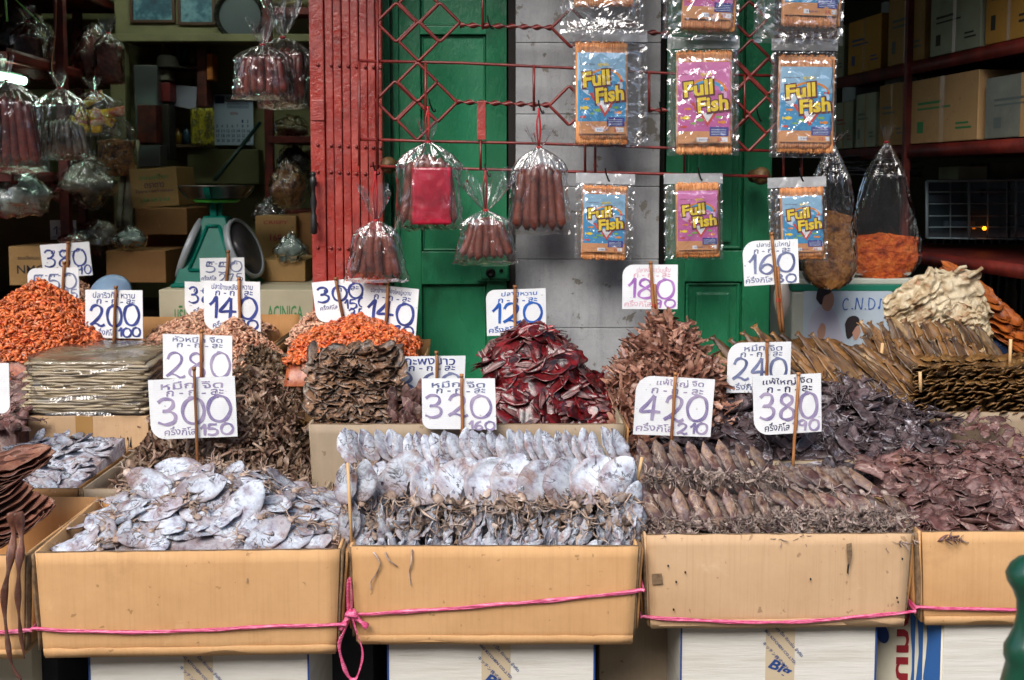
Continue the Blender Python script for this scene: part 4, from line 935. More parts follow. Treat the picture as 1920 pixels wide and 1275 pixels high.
for i, pts in enumerate((((700, 1035), (712, 1055), (706, 1075), (696, 1090), (695, 1106)), ((722, 1035), (729, 1050), (745, 1062)), ((772, 1030), (771, 1055), (767, 1075), (770, 1097)))):
    b = MB(); L = smooth_line([P(x, y, T2[1].y - .006 - .004 * (k % 2)) for k, (x, y) in enumerate(pts)], 6); b.tube(L, [.0021 * (1.1 - .6 * k / len(L)) for k in range(len(L))], 5)
    b.build('loose_tentacle', m_cutarm, None, ('long curly tentacle hanging over the middle tray front, leftmost of three', 'short beaded tentacle hanging over the middle tray front, second of three', 'thin straight tentacle hanging over the middle tray front, rightmost of three')[i], 'tentacle')
# ---- front right tray: rows of brown squid
b = MB(); c0, c1 = T3[1].x + .014, T3[2].x - .014
def H3(x, y):
    t = (x - c0) / (c1 - c0); return .722 + min(max((y - 2.28) / .12, 0), 1) * (.06 if t < .5 else .05) + min(max((y - 2.40) / .25, 0), 1) * (.05 if t < .48 else .03)
mound('squid_stack', m_sqarm, 'matted brown arms between the squid rows of the front right tray', 'squid', c0, c1, 2.278, 2.66, H3, 110, 60, .010, zb=.66, rs=60)
G3 = 'brown squid laid in neat rows in the front right tray'
LB3 = 'brown squid laid tip up in the neat rows of the front right tray'
row('sq', 8, 1196, 1440, 862, 2.52, (-.35, .55, .75), (.5, -.75, .5), 1.0, LB3, 'squid', G3, .10, lambda t: 850 + 6 * t)
row('sq', 8, 1205, 1450, 950, 2.37, (-.32, .5, .78), (.45, -.78, .5), 1.0, LB3, 'squid', G3, .12, lambda t: 945)
row('sq', 7, 1200, 1430, 900, 2.44, (-.3, .8, .45), (.4, -.7, .6), .9, LB3, 'squid', G3, .15, lambda t: 905)
row('sq', 6, 1440, 1640, 895, 2.50, (-.6, .5, .6), (.45, -.6, .65), 1.05, LB3, 'squid', G3, .16, lambda t: 885 + 15 * t)
row('sq', 8, 1455, 1700, 940, 2.41, (-.7, .45, .45), (.4, -.6, .65), 1.0, LB3, 'squid', G3, .22, lambda t: 935 + 10 * t)
row('sq', 12, 1210, 1700, 985, 2.315, (-.3, .7, .25), (.3, -.8, .5), .8, LB3, 'squid', G3, .5)
strands('matted_tentacles', m_sqarm, 700, (1205, 1704), (968, 1012), 2.305, .034, .0016, 'matted thin brown squid arms just above the rim of the front right tray', 'tentacles', 7, 0, (.6, -.1, -.3), 7, sp=1.4)
strands('squid_tentacles', m_sqarm, 260, (1200, 1470), (882, 905), 2.42, .034, .0015, 'brown squid arms between the two left squid rows', 'tentacles', 8, 0, (.8, -.2, -.2), 7, sp=1.4)
strands('squid_tentacles', m_sqarm, 200, (1450, 1690), (955, 970), 2.345, .034, .0015, 'brown squid arms below the right squid rows', 'tentacles', 9, 0, (.8, -.2, -.2), 7, sp=1.4)
# ---- far right tray: reddish squid heap
e0, e1 = T4[1].x + .012, T4[1].x + .36
def H4(x, y): v = (y - 2.31) / .34; return .722 + .085 * min(max(v, 0), 1) ** .8 + .02 * math.sin(min(max((x - e0) / .3, 0), 1) * 1.57)
mound('reddish_squid_pile', m_sqr, 'buried lower layers of the reddish squid heap at the right edge', 'squid', e0, e1, 2.30, 2.66, H4, zb=.66)
scatter('sqr', 125, e0 - .01, e1 - .03, 2.325, 2.66, H4, 12, 'reddish brown dried squid in the heap in the right edge tray', 'squid', 'reddish squid heaped in the right edge tray', 1.05, 1.6, .4, .004, jz=.015)
# ---- second row right: dark squid heap
def H5(x, y):
    px = x / y * FPX + 960; g = math.exp(-((px - 1580) / 150) ** 2) * .085 + math.exp(-((px - 1400) / 120) ** 2) * .05
    return .775 + min(max((y - 2.69) / .28, 0), 1) ** .8 * (.05 + g) - .25 * max(px - 1745, 0) / 1000
s0, s1 = P(1200, 800, 2.7).x, P(1815, 800, 2.75).x
mound('dark_squid_pile', m_sqd, 'buried lower layers of the dark squid heap behind the brown rows', 'squid', s0, s1, 2.70, 3.10, H5, zb=.66)
scatter('sqd', 250, s0 + .01, s1 - .01, 2.71, 3.06, H5, 15, 'dark bluish brown squid in the heap around the 380 sign', 'squid', 'dark squid heaped around the 380 sign', .85, 1.5, .6, .006, jz=.018)
def H5b(x, y): return .785 + (y - 2.70) * .25
scatter('sqr', 34, P(1800, 800, 2.8).x, P(1930, 800, 2.8).x, 2.72, 2.96, H5b, 18, 'purplish squid in the small heap behind the right edge tray', 'squid', 'purplish squid behind the right edge tray', .7, 1.0, .6)
def f_small(b, bc, R, k): leaf(b, .105, .05, P_SQD, 12, 7, .0035, R.uniform(-.3, .4), R.uniform(-.5, .3), .004, .006, 42, k + 5)
proto('small', 6, f_small, 'small_pale_squid', (m_cut,), None, 170)
# ---- left edge tray: flat brown squid fan, hanging pieces
def f_flat(b, bc, R, k): leaf(b, .13, .075, P_CUT, 16, 10, .0025, .25, .3, .003, .007, 30, k + 90)
proto('flat', 6, f_flat, 'flat_brown_squid', (m_sqo,), None, 140)
for i in range(18):
    q = P(8 + 30 * math.sin(i * .5), 1010 - i * 8.5, 2.30 + .010 * i)
    place('flat', i, q, (.9, .30, .42 - .01 * i), (-.30, -.42, .85), 1.15 + .15 * R.random(), 'flat orange brown squid in the fanned stack at the left edge', 'squid', 'fanned flat squid at the left edge')
def HL(x, y): return .752 + (y - 2.62) * .13
zx0, zx1 = P(-60, 850, 2.62).x, P(150, 850, 2.62).x
mound('pale_squid_pile', m_cut, 'buried lower layers of the small pale squid box at the left edge', 'squid', zx0, zx1 - .01, 2.625, 2.98, HL, 40, 40, zb=.66)
scatter('small', 46, zx0, zx1 - .02, 2.63, 2.97, HL, 22, 'small pale grey squid in the left edge box of the second row', 'squid', 'small pale squid in the left second row box', .5, .75, .5, .004)
for i, pts in enumerate((((22, 960), (26, 1000), (18, 1060), (8, 1120), (14, 1200), (24, 1250), (40, 1275)), ((34, 960), (40, 1010), (36, 1060), (34, 1120), (38, 1180), (46, 1235)))):
    b = MB(); L = smooth_line([P(x, y, 2.14 - (0 if y > 1040 else -.03)) for x, y in pts], 6)
    b.tube(L, [.008 * (1.15 - .9 * (k / len(L))) * (1 + .4 * math.sin(k * .8 + nz(k, i) * 3)) for k in range(len(L))], 7, True, .22)
    b.build('hanging_squid_arm', m_sqo, None, ('long brown squid arm hanging over the left edge tray, outer one', 'twisted brown squid arm hanging over the left edge tray, inner one')[i], 'tentacle')
# ---- second row left: curly tentacle heap, dark crusty heap
def curls(name, mat, label, cat, n, x0, x1, y0, y1, H, l, r, seed, flat=.35, seg=5, mask=None, up=.3, ns=4, rib=0):
    R = random.Random(seed); b = MB()
    while n > 0:
        x, y = R.uniform(x0, x1), R.uniform(y0, y1)
        if mask and not mask(x, y): continue
        n -= 1
        p = Vector((x, y, H(x, y) + R.uniform(0, .008))); nn = normal(H, x, y); d = (rdir(nn, R.uniform(0, 6.28)) + nn * R.uniform(-.1, up)).normalized(); pts = [p]; q = Vector([R.uniform(-1, 1) for _ in range(3)])
        ll = l * R.uniform(.5, 1.4)
        for i in range(seg): d = (d + q * .6 + Vector([R.uniform(-.4, .4) for _ in range(3)])).normalized(); p = p + d * ll / seg; pts.append(p)
        if R.random() < rib: strip(b, pts, r * 1.25, R, 2.5); continue
        b.tube(pts, [r * R.uniform(.7, 1.3) * (.45 + math.sin(math.pi * (i + .7) / (seg + 1.4)) * .8) for i in range(seg + 1)], ns, False, flat)
    return b.build(name, mat, None, label, cat, None, 'stuff')
m_tent = mk('curly_tentacle_brown', ['3e2b24', '6a4e40', '8b735f', 'a59184'], 25, .5, .5, 120, .0015, isl=.4)
m_crust = mk('crusty_dark_brown', ['281c14', '4e3a2a', '735c46', '3a2a20'], 30, .5, .7, 140, .002, isl=.45, veins=('b8a888', 20, .02))
m_pink = mk('pink_shredded_squid', ['5e382e', '8a5c4c', 'a87e6a', '74483c'], 22, .45, .5, 100, .0015, isl=.35, spec=.6)
def H6(x, y):
    px = x / y * FPX + 960; v = min(max((y - 2.62) / .36, 0), 1)
    return .722 + .13 * v ** .9 * math.exp(-((px - 400) / 150) ** 2) + .02 * v
u0, u1 = U1[1].x + .01, U1[2].x - .01
mound('tentacle_pile', m_tent, 'lower layers of curly brown tentacles under the large 300 sign', 'tentacles', u0, u1, 2.63, 3.07, H6, zb=.66)
curls('curly_tentacles', m_tent, 'heap of curly brown squid tentacles around the large 300 sign', 'tentacles', 1500, u0 + .035, u1 - .02, 2.66, 3.05, H6, .048, .0046, 31, .3, 6, rib=.6)
def H7(x, y):
    px = x / y * FPX + 960; v = min(max((y - 2.92) / .3, 0), 1); return .78 + .225 * v ** .8 * max(math.cos((px - 470) / 120 * 1.3), 0) ** .5
x7a, x7b = P(395, 800, 3.0).x, P(580, 800, 3.0).x
m7 = lambda x, y: abs((x / y * FPX + 960) - 480) < 96
mound('crusty_squid_pile', m_crust, 'lower layers of the dark crusty heap right of the 300 sign', 'dried fish', x7a - .02, x7b, 2.93, 3.25, H7, rough=.014, zb=.66)
curls('crusty_flakes', m_crust, 'heap of dark crusty golden brown flakes right of the 300 sign', 'dried fish', 1300, x7a - .02, x7b, 2.93, 3.22, H7, .024, .0058, 33, .5, 4, rib=.7)
def H7b(x, y): return .765 + (y - 2.68) * .62
curls('pinkish_tentacles', m_tent, 'pinkish brown tentacles rising between the crusty heap and grey box', 'tentacles', 420, P(455, 800, 2.9).x, P(565, 800, 2.9).x, 2.75, 3.0, H7b, .045, .0045, 36, rib=.6)
# ---- pink shredded heap
xp = P(1255, 700, 2.98).x
def H8(x, y):
    d = math.hypot((x - xp) / .175, (y - 3.02) / .23); return .80 + .315 * max(1 - d, 0) ** .62
mound('shredded_squid_pile', m_pink, 'lower layers of the tall pink shredded heap before the grey pillar', 'shredded squid', xp - .17, xp + .17, 2.86, 3.22, H8, rough=.01, zb=.66)
curls('shredded_squid', m_pink, 'tall heap of pinkish brown shredded squid before the grey pillar', 'shredded squid', 1700, xp - .175, xp + .175, 2.84, 3.14, H8, .058, .0056, 41, .2, 6, lambda x, y: math.hypot((x - xp) / .175, (y - 3.02) / .23) < 1, up=.6, rib=.9)
curls('shredded_squid', m_pink, 'loose pinkish brown shreds spilling down left of the 420 sign', 'shredded squid', 260, P(1150, 780, 2.78).x, P(1215, 780, 2.78).x, 2.74, 2.92, lambda x, y: .80 + (y - 2.74) * .5, .05, .006, 43, .2, 6, rib=.9)
# ---------------- fish stacks ----------------
m_sfish = mk('small_dry_fish', ['1e130c', '4c3323', '886850', '5e4230', 'c8baa8'], 26, .4, .8, 80, .003, rnd=.5, rim=('241810', .6), stain=[('17120c', 18, .55, .8)], spec=.6)
m_rfish = mk('red_dry_fish', ['180808', '480e12', '78161c', '300e12', '6e3634'], 20, .28, .5, 60, .003, rnd=.35, spec=.7, stain=[('140808', 14, .52, .85)])
m_rskin = mk('red_fish_skin', ['221a1c', '5c4042', '8c6864', '3a282a'], 18, .35, .4, 80, .002, rnd=.3, spec=.6, veins=('a01c20', 9, .03))
m_lfish = mk('long_brown_fish', ['20130a', '4d321a', '7a562c', '402814', 'a2845a'], 16, .42, .7, 80, .003, ani=(1, .35, 1), rnd=.5, rim=('8c6a3e', .5), spec=.6, stain=[('22150c', 12, .55, .7), ('b9a27e', 28, .63, .6)])
m_ofish = mk('orange_sheet', ['4c220a', '8c4414', 'a85a20', '6a300c'], 14, .5, .6, 60, .003, ani=(1, .5, 1), rnd=.2)
m_maw = mk('cream_ruffled_sheet', ['7c5c3e', 'ae9a7a', 'c6b99e', 'baa888'], 18, .5, .9, 50, .006, rnd=.1, stain=[('9a5a2c', 11, .57, .8)])
def f_sfish(b, bc, R, k):
    leaf(b, .075, .045, [(0, .2), (.15, .7), (.4, 1), (.7, .75), (.88, .25), (1, .75)], 11, 6, .002, .3, R.uniform(-.5, .6), .003, .008, 45, k + 200)
proto('sfish', 8, f_sfish, 'small_split_fish', (m_sfish,), None, 210)
def f_rfish(b, bc, R, k):
    leaf(b, .095, .056, [(0, .15), (.12, .6), (.4, 1), (.7, .85), (.9, .3), (1, .25)], 12, 6, .006, R.uniform(-.3, .3), R.uniform(-.5, .6), .002, .004, 35, k + 240)
    for s in (-1, 1): leaf(bc, .03, .010, [(0, .3), (.5, 1), (1, .3)], 5, 2, .001, 0, 0, .001, .002, 60, k, (s * .007, .056, 0))
    if k % 3 == 0: leaf(bc, .070, .020, P_FISH, 8, 4, .005, 0, .5, .002, .002, 50, k + 3, (.014, -.004, .005))
proto('rfish', 7, f_rfish, 'red_split_fish', (m_rfish, m_rskin), 'tail', 240)
def f_lfish(b, bc, R, k):
    leaf(b, .20, .050, P_LONG, 18, 7, .008, R.uniform(-.06, .08), R.uniform(-.5, .5), .0022, .005, 28, k + 280)
proto('lfish', 7, f_lfish, 'long_dried_fish', (m_lfish,), None, 280)
def f_sheet(b, bc, R, k): leaf(b, .22, .06, P_CUT, 16, 8, .003, .1, .3, .004, .012, 30, k + 320)
proto('osheet', 5, f_sheet, 'orange_squid_sheet', (m_ofish,), None, 320)
# fanned small fish stack at the left of the grey box
LS = 'dark golden split fish in the fanned block left of the 360 sign'
b = MB(); q0, q1 = P(600, 800, 2.78), P(742, 660, 2.78); b.grid(lambda u, v: Vector((q0.x + (q1.x - q0.x) * u, 2.80 + .03 * v + .01 * nz(u * 30, v * 20), .84 + (q1.z - .85) * v)), 20, 20); b.box((q0.x, 2.82, .72), (q1.x, 3.0, q1.z - .01))
b.build('split_fish_block', m_sfish, None, 'inside of the fanned block of dark split fish left of the 360 sign', 'dried fish', None, 'stuff')
R = random.Random(4)
for i in range(15):
    for j in range(10):
        px = 592 + j * 16 + R.uniform(-9, 9) + (7 if i % 2 else 0); py = 664 + i * 9.4 + R.uniform(-3, 3) - 8 * math.sin(j / 10 * 3)
        place('sfish', R.randrange(99), P(px, py, 2.785 - i * .003), (R.uniform(-.9, .9), -.35, R.uniform(-.75, .1)), (R.uniform(-.5, .5), -.6, .8), R.uniform(.65, 1.05), LS, 'dried fish', 'small split fish stacked left of the 360 sign')
# purple squid tuft between the signs
for i in range(16):
    px, py = 735 + R.uniform(0, 60), 735 + R.uniform(0, 75)
    place('sqr', i, P(px, py, 2.73), (R.uniform(-.5, .5), -.2, R.uniform(.3, 1)), (R.uniform(-.4, .4), -.9, .3), R.uniform(.8, 1.1), 'brownish purple squid in the tuft left of the 320 sign', 'squid', 'purple squid tuft by the 320 sign')
# red fish heap
xr = P(1020, 700, 2.95).x
def H9(x, y):
    px = x / y * FPX + 960; w = max(0, 1 - abs((px - 1000) / 165) ** 1.5); return .80 + .285 * w ** .8 * min(max((y - 2.76) / .17, 0), 1) ** .7
ra, rb = P(905, 800, 2.8).x, P(1150, 800, 2.8).x
mound('red_fish_pile', m_rfish, 'buried lower layers of the dark red fish heap', 'dried fish', ra, rb + .02, 2.76, 3.12, H9, 50, 50, .012, zb=.72)
scatter('rfish', 115, ra + .01, rb, 2.77, 3.06, H9, 51, 'dark red split fish in the heap below the 120 sign', 'dried fish', 'dark red split fish heaped below the 120 sign', .72, 1.05, .6, .008, jz=.012)
# long brown fish: slanting stack behind the 380 sign
m_l = 'long brown dried fish slanting in the stack right of the 240 sign'
ga, gb = P(1345, 760, 2.98).x, P(1760, 760, 3.0).x
def H10(x, y):
    px = x / y * FPX + 960; return .79 + .235 * min(max((y - 2.96) / .2, 0), 1) ** .8 * (1 - .42 * max(px - 1560, 0) / 200) * min(1, max(px - 1320, 0) / 70)
mound('long_fish_pile', m_lfish, 'buried lower layers of the slanting long brown fish', 'dried fish', ga, gb + .03, 2.97, 3.30, H10, 60, 40, .012, zb=.66)
R = random.Random(61)
for j in range(5):
    n = 15 if j < 4 else 12
    for i in range(n):
        t = i / n; px = 1362 + 385 * t + j * 6; py = 645 + 62 * max(t - .35, 0) + j * 30 + R.uniform(-5, 5) + (14 if t < .08 else 0)
        place('lfish', R.randrange(99), P(px + 22, py + 20, 3.09 - j * .028 + .02 * t), (-.62 + R.uniform(-.1, .1), .30, .62 + R.uniform(-.1, .1)), (.35, -.9, .45 + R.uniform(-.2, .2)), R.uniform(.8, 1.1), m_l, 'dried fish', 'long brown fish in the slanting stack')
# second upright stack of brown fish further right
b = MB(); b.box((P(1640, 690, 3.25).x, 3.25, .66), (P(1880, 690, 3.25).x, 3.45, .985)); b.build('fish_stack', m_lfish, None, 'inside of the upright brown fish stack under the cream sheets', 'dried fish', None, 'stuff')
for j in range(3):
    for i in range(14):
        t = i / 14; px = 1625 + 235 * t + 12 * j; py = 622 + 34 * j + R.uniform(-4, 4) + 16 * t * t
        place('lfish', R.randrange(99), P(px + 15, py + 22, 3.24 - j * .03), (-.45 + R.uniform(-.1, .1), .3, .85), (.35, -.9, .1 + R.uniform(-.2, .2)), R.uniform(.75, .95), 'wide brown dried fish in the upright stack below the cream sheets', 'dried fish', 'wide brown fish in the upright stack', (1.3, 1, 1))
# tightly layered fish in the right edge tray
b = MB(); b.box((P(1735, 780, 3.03).x, 3.05, .70), (P(2100, 780, 3.03).x, 3.26, .94)); b.build('layered_fish_block', m_lfish, None, 'inside of the tightly layered fish block at the right edge', 'dried fish', None, 'stuff')
R = random.Random(66)
for j in range(4):
    for i in range(13):
        q = P(1730 + 16 * i, 700, 3.04 + j * .055); place('lfish', R.randrange(99), (q.x, q.y, .95 + .012 * j), (.7 + R.uniform(-.2, .2), .8, R.uniform(-.02, .1)), (R.uniform(-.3, .3), -.25, 1), .62, 'thin brown fish lying on top of the tightly layered block at the right edge', 'dried fish', 'thin fish on top of the layered block')
for j in range(11):
    for i in range(15):
        px = 1722 + 15 * i + R.uniform(-5, 5); py = 688 + j * 8.6 + R.uniform(-2.5, 2.5) - (5 * math.sin(i / 4))
        if px > 1945: continue
        if j > 8 and i % 3 == 2: continue
        place('lfish', R.randrange(99), P(px, py, 3.04), (.45 + R.uniform(-.3, .2), .9, -.15), (-.55 + R.uniform(-.4, .4), -.15, .9), R.uniform(.5, .62), 'thin brown fish end in the tightly layered block at the right edge', 'dried fish', 'thin fish in the tightly layered block')
# cream ruffled sheets + orange sheets
mw = thing('ruffled_squid_sheet', (P(1760, 630, 3.42).x, 3.42, .95), 'cream coloured ruffled sheets piled over the upright brown fish', 'squid sheet')
for k, (pa, pb_, pc, pd, Y, sd) in enumerate((((1655, 560), (1745, 500), (1800, 600), (1668, 655), 3.36, 1), ((1700, 520), (1835, 505), (1858, 640), (1740, 660), 3.40, 5), ((1745, 500), (1828, 520), (1862, 590), (1800, 640), 3.46, 9), ((1765, 575), (1840, 560), (1868, 652), (1790, 660), 3.33, 13))):
    A, Bq, Cq, D = [P(x, y, Y) for x, y in (pa, pb_, pc, pd)]
    def fn(u, v, A=A, Bq=Bq, Cq=Cq, D=D, sd=sd):
        u2 = u * 1.0; p = A.lerp(Bq, u2).lerp(D.lerp(Cq, u2), v)
        e = max(abs(u - .5), abs(v - .5)) * 2
        rid = 1.15 * math.sin(v * 46 + 5 * nz(u * 3, v * 3, sd)) * (.5 + .5 * nz(u * 4, v * 2, sd + 3))
        return p + Vector((.012 * nz(v * 9, u * 3, sd) * e, -.035 * math.sin(math.pi * u) * math.sin(math.pi * v) - .006 * rid - .022 * nz(u * 4, v * 5, sd) - .010 * nz(u * 14, v * 16, sd) , .016 * nz(u * 8, v * 8, sd + 7) * e))
    b = MB(); b.slab(fn, 60, 90, .003); b.build('sheet', m_maw, mw)
for k, pts in enumerate((((1815, 520), (1828, 512), (1842, 502)), ((1790, 512), (1800, 502), (1812, 500)))):
    b = MB(); b.tube([P(x, y, 3.38) for x, y in pts], .006, 8); b.build('rolled_edge', m_maw, mw)
for i in range(36):
    t = i / 36; px = 1812 + 80 * t + R.uniform(-8, 8); py = 535 + 100 * t + R.uniform(-12, 14)
    place('osheet', i, P(px, py, 3.52 + R.uniform(-.02, .02)), (-.75 + R.uniform(-.2, .1), .2, .6), (.3, -.9, .4), R.uniform(.85, 1.2), 'rusty orange squid sheet fanned behind the cream ruffled sheets', 'squid sheet', 'rusty orange sheets at the right')
b = MB(); q = P(1800, 600, 3.56); b.bbox((q.x - .12, 3.56, .8), (q.x + .10, 3.66, q.z + .02), .03); b.bbox((q.x - .12, 3.56, .7), (q.x + .18, 3.66, q.z - .07), .03); b.build('sheet_stack', m_ofish, None, 'packed inner stack of the rusty orange sheets at the right', 'squid sheet', None, 'stuff')
rt_ = thing('goods_table', (2.2, 3.62, 0), 'wooden table inside the right opening carrying the fish stacks', 'table')
b = MB(); b.bbox((1.05, 3.33, .66), (3.3, 3.95, .70), .004); b.build('tabletop', m_wood, rt_)
for x in (1.1, 3.2):
    for y in (3.38, 3.9): b = MB(); b.bbox((x - .03, y - .03, 0), (x + .03, y + .03, .658), .003); b.build('leg', m_wood, rt_)

# ---------------- shrimp heaps (uncountable) ----------------
m_shr = mk('orange_shrimp', ['8c2a0e', 'c2501e', 'd97a42', 'b8440f', 'e0a27a'], 30, .4, .4, 160, .001, isl=.5, spec=.6)
m_shp = mk('pale_pink_shrimp', ['8c5844', 'b98468', 'cfa68c', 'a0664e'], 30, .45, .4, 160, .001, isl=.45)
def shrimps(name, mat, label, n, x0, x1, y0, y1, H, s, seed, mask=None):
    R = random.Random(seed); b = MB(); k = 0
    while k < n:
        x, y = R.uniform(x0, x1), R.uniform(y0, y1)
        if mask and not mask(x, y): continue
        k += 1
        nn = normal(H, x, y, .02); t = rdir(nn, R.uniform(0, 6.28)); u = (nn + t * R.uniform(-.6, .6) + Vector([R.uniform(-.5, .5) for _ in range(3)])).normalized()
        w = t.cross(u).normalized() if R.random() < .6 else u; ctr = Vector((x, y, H(x, y) + R.uniform(0, s * .5))); sc = s * R.uniform(.7, 1.25); arc = R.uniform(1.8, 4.0)
        pts = []; m = 5
        for i in range(m + 1):
            a = arc * (i / m - .5); pts.append(ctr + (t * math.sin(a) + w * math.cos(a)) * sc * .55)
        b.tube(pts, [sc * .26 * math.sin(math.pi * (i + .6) / (m + 1.0)) + .0004 for i in range(m + 1)], 5, False, .6)
    return b.build(name, mat, None, label, 'shrimp', None, 'stuff')
def heap(cx, cy, rx, ry, z0, h, p=.8): return lambda x, y: z0 + h * max(0, 1 - math.hypot((x - cx) / rx, (y - cy) / ry)) ** p
def full(nm, mat, lb, n, px, Y, py0, py1, halfpx, s, seed, depth=None, p=.8):
    base, top = P(px, py0, Y), P(px, py1, Y + .0); hw = S(halfpx, Y); dp = depth or hw; cy = Y + dp * .45
    top = P(px, py1, cy); H = heap(base.x * cy / Y, cy, hw * 1.12, dp * 1.1, base.z, top.z - base.z, p); cx = base.x * cy / Y
    mound(nm.replace('shrimp', 'shrimp_pile'), mat, 'packed shrimp inside the ' + lb, 'shrimp', cx - hw, cx + hw, cy - dp, cy + dp, H, 40, 40, .006, zb=base.z - .06)
    shrimps(nm, mat, lb, n, cx - hw, cx + hw, cy - dp * 1.0, cy + dp * .45, H, s, seed)
    return H
full('orange_shrimp', m_shr, 'large heap of bright orange dried shrimp at the left edge', 3800, 78, 3.42, 690, 528, 165, .017, 71, .26, .72)
full('pink_shrimp', m_shp, 'pinkish shrimp heap behind the orange one at the left', 1500, 105, 3.86, 590, 508, 95, .014, 72, .2)
full('pale_shrimp', m_shp, 'pale shrimp heap in the box behind the left 140 sign', 1500, 400, 3.50, 640, 578, 110, .014, 73, .22)
full('pale_shrimp', m_shp, 'pale orange shrimp heap spilling in front of the left 140 sign', 1800, 440, 3.22, 712, 600, 100, .015, 74, .2)
full('pale_shrimp', m_shp, 'pale shrimp heap under the tilted 300 sign', 1000, 612, 3.20, 640, 568, 62, .013, 75, .12)
full('orange_shrimp', m_shr, 'orange dried shrimp heap beside the green door under the 140 sign', 2400, 670, 3.02, 672, 598, 118, .017, 76, .18, .6)
GR3 = 'boxes at the back of the stall'
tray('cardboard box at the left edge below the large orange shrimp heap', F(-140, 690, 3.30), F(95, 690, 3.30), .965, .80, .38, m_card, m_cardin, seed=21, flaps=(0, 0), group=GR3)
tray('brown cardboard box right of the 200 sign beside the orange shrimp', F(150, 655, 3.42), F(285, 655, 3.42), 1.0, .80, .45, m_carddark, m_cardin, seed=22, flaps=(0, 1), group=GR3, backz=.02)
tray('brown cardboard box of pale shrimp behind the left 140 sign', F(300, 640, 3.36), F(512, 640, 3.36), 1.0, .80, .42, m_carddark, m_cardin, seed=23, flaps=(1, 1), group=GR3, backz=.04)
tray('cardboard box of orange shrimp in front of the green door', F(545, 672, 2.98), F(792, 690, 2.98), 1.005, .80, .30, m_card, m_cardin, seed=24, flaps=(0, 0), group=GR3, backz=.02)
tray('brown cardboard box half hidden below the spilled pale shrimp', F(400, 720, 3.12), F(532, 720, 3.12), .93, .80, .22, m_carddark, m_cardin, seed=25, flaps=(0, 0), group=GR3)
bt = thing('back_table', (-1, 3.5, 0), 'wooden table inside the left opening under the shrimp boxes', 'table')
b = MB(); b.bbox((-2.6, 3.2, .76), (-.42, 4.7, .80), .004); b.build('tabletop', m_wood, bt)
for x in (-2.5, -.5):
    for y in (3.25, 4.6): b = MB(); b.bbox((x - .03, y - .03, 0), (x + .03, y + .03, .758), .003); b.build('leg', m_wood, bt)
b = MB(); q0, q1 = P(545, 745, 2.98), P(792, 745, 2.98); b.bbox((q0.x - .02, 2.96, .642), (q1.x + .02, 3.3, .795), .003); b.build('support_carton', m_carddark, None, 'brown carton under the orange shrimp box before the green door', 'carton')
b = MB(); q0, q1 = P(395, 790, 3.12), P(580, 790, 3.12); b.bbox((q0.x, 3.145, .642), (q1.x, 3.19, .78), .003); b.build('support_carton', m_carddark, None, 'brown carton under the dark crusty heap and the pale shrimp', 'carton')
# carton with brown tape, bag of translucent sheets on it
xa, xb_ = P(48, 800, 3.02).x, P(276, 800, 3.02).x
carton('taped_carton', ((xa + xb_) / 2, 3.2, .70), (xb_ - xa, .34, .145), 0, m_card2, 'pale cardboard carton with brown tape under the bag of translucent sheets', tape=(-.01, m_tape), prints=[('f', (.74, .3, .79, .62), 'ok', m_pdark), ('f', (.82, .3, .86, .6), '24', m_pdark)])
b = MB(); b.bbox((xa - .02, 3.05, .642), (xb_ + .02, 3.4, .698), .003); b.build('support_carton', m_carddark, None, 'low brown carton under the taped carton at the left', 'carton')
m_gel = mk('translucent_fish_sheet', ['5c4c3a', '8c7c60', 'ac9c80', '74634a'], 10, .35, .5, 50, .003, ani=(.5, 1, 4), rnd=.15, spec=.7)
bg_ = thing('bag_of_fish_sheets', ((xa + xb_) / 2, 3.2, .846), 'clear bag of stacked translucent dried fish sheets on the taped carton', 'bag')
for k in range(18):
    z = .852 + k * .0076; b = MB(); sh = .012 * math.sin(k * 2.1)
    b.slab(lambda u, v, z=z, k=k, sh=sh: Vector((xa - .01 + sh + (xb_ - xa + .0) * u + .008 * nz(v * 7, k), 3.03 + .045 * (k / 18) + .36 * v + .010 * nz(u * 8, k * 2.3), z + .005 * nz(u * 5, v * 4, k) + .012 * math.sin(math.pi * v))), 26, 12, -.0066)
    b.build('fish_sheet', m_gel, bg_)
b = MB()
def fb(u, v):
    a = 2 * math.pi * u; ex = abs(math.cos(a)) ** .5 * (1 if math.cos(a) > 0 else -1); ey = abs(math.sin(a)) ** .5 * (1 if math.sin(a) > 0 else -1)
    f = min(1, v * 6) * (1 - .0 * v); x = (xa + xb_) / 2 + ex * (xb_ - xa + .05) / 2; y = 3.22 + ey * .21
    if v > .8: k = 1 - (v - .8) * 4.6; x = (xa + xb_) / 2 + (x - (xa + xb_) / 2) * k; y = 3.22 + (y - 3.22) * k
    return Vector((x + .014 * nz(u * 14, v * 9), y + .014 * nz(u * 14, v * 9, 4), .849 + .155 * min(v / .8, 1) + .012 * nz(u * 9, v * 6, 8) * v))
b.grid(fb, 90, 24); b.build('film', m_filmd, bg_)
# purple squid at the left edge behind
def H11(x, y): return .83 + (y - 2.95) * .35
place_x0, place_x1 = P(-40, 750, 2.98).x, P(52, 750, 2.98).x
mound('purple_squid_pile', m_sqr, 'lower layers of purplish squid behind the cut off sign', 'squid', place_x0 - .1, place_x1 - .02, 2.95, 3.2, H11, zb=.66)
scatter('sqr', 40, place_x0, place_x1, 2.94, 3.22, H11, 77, 'purplish brown squid behind the cut off sign at the left edge', 'squid', 'purplish squid at the left edge', .9, 1.3, .7)
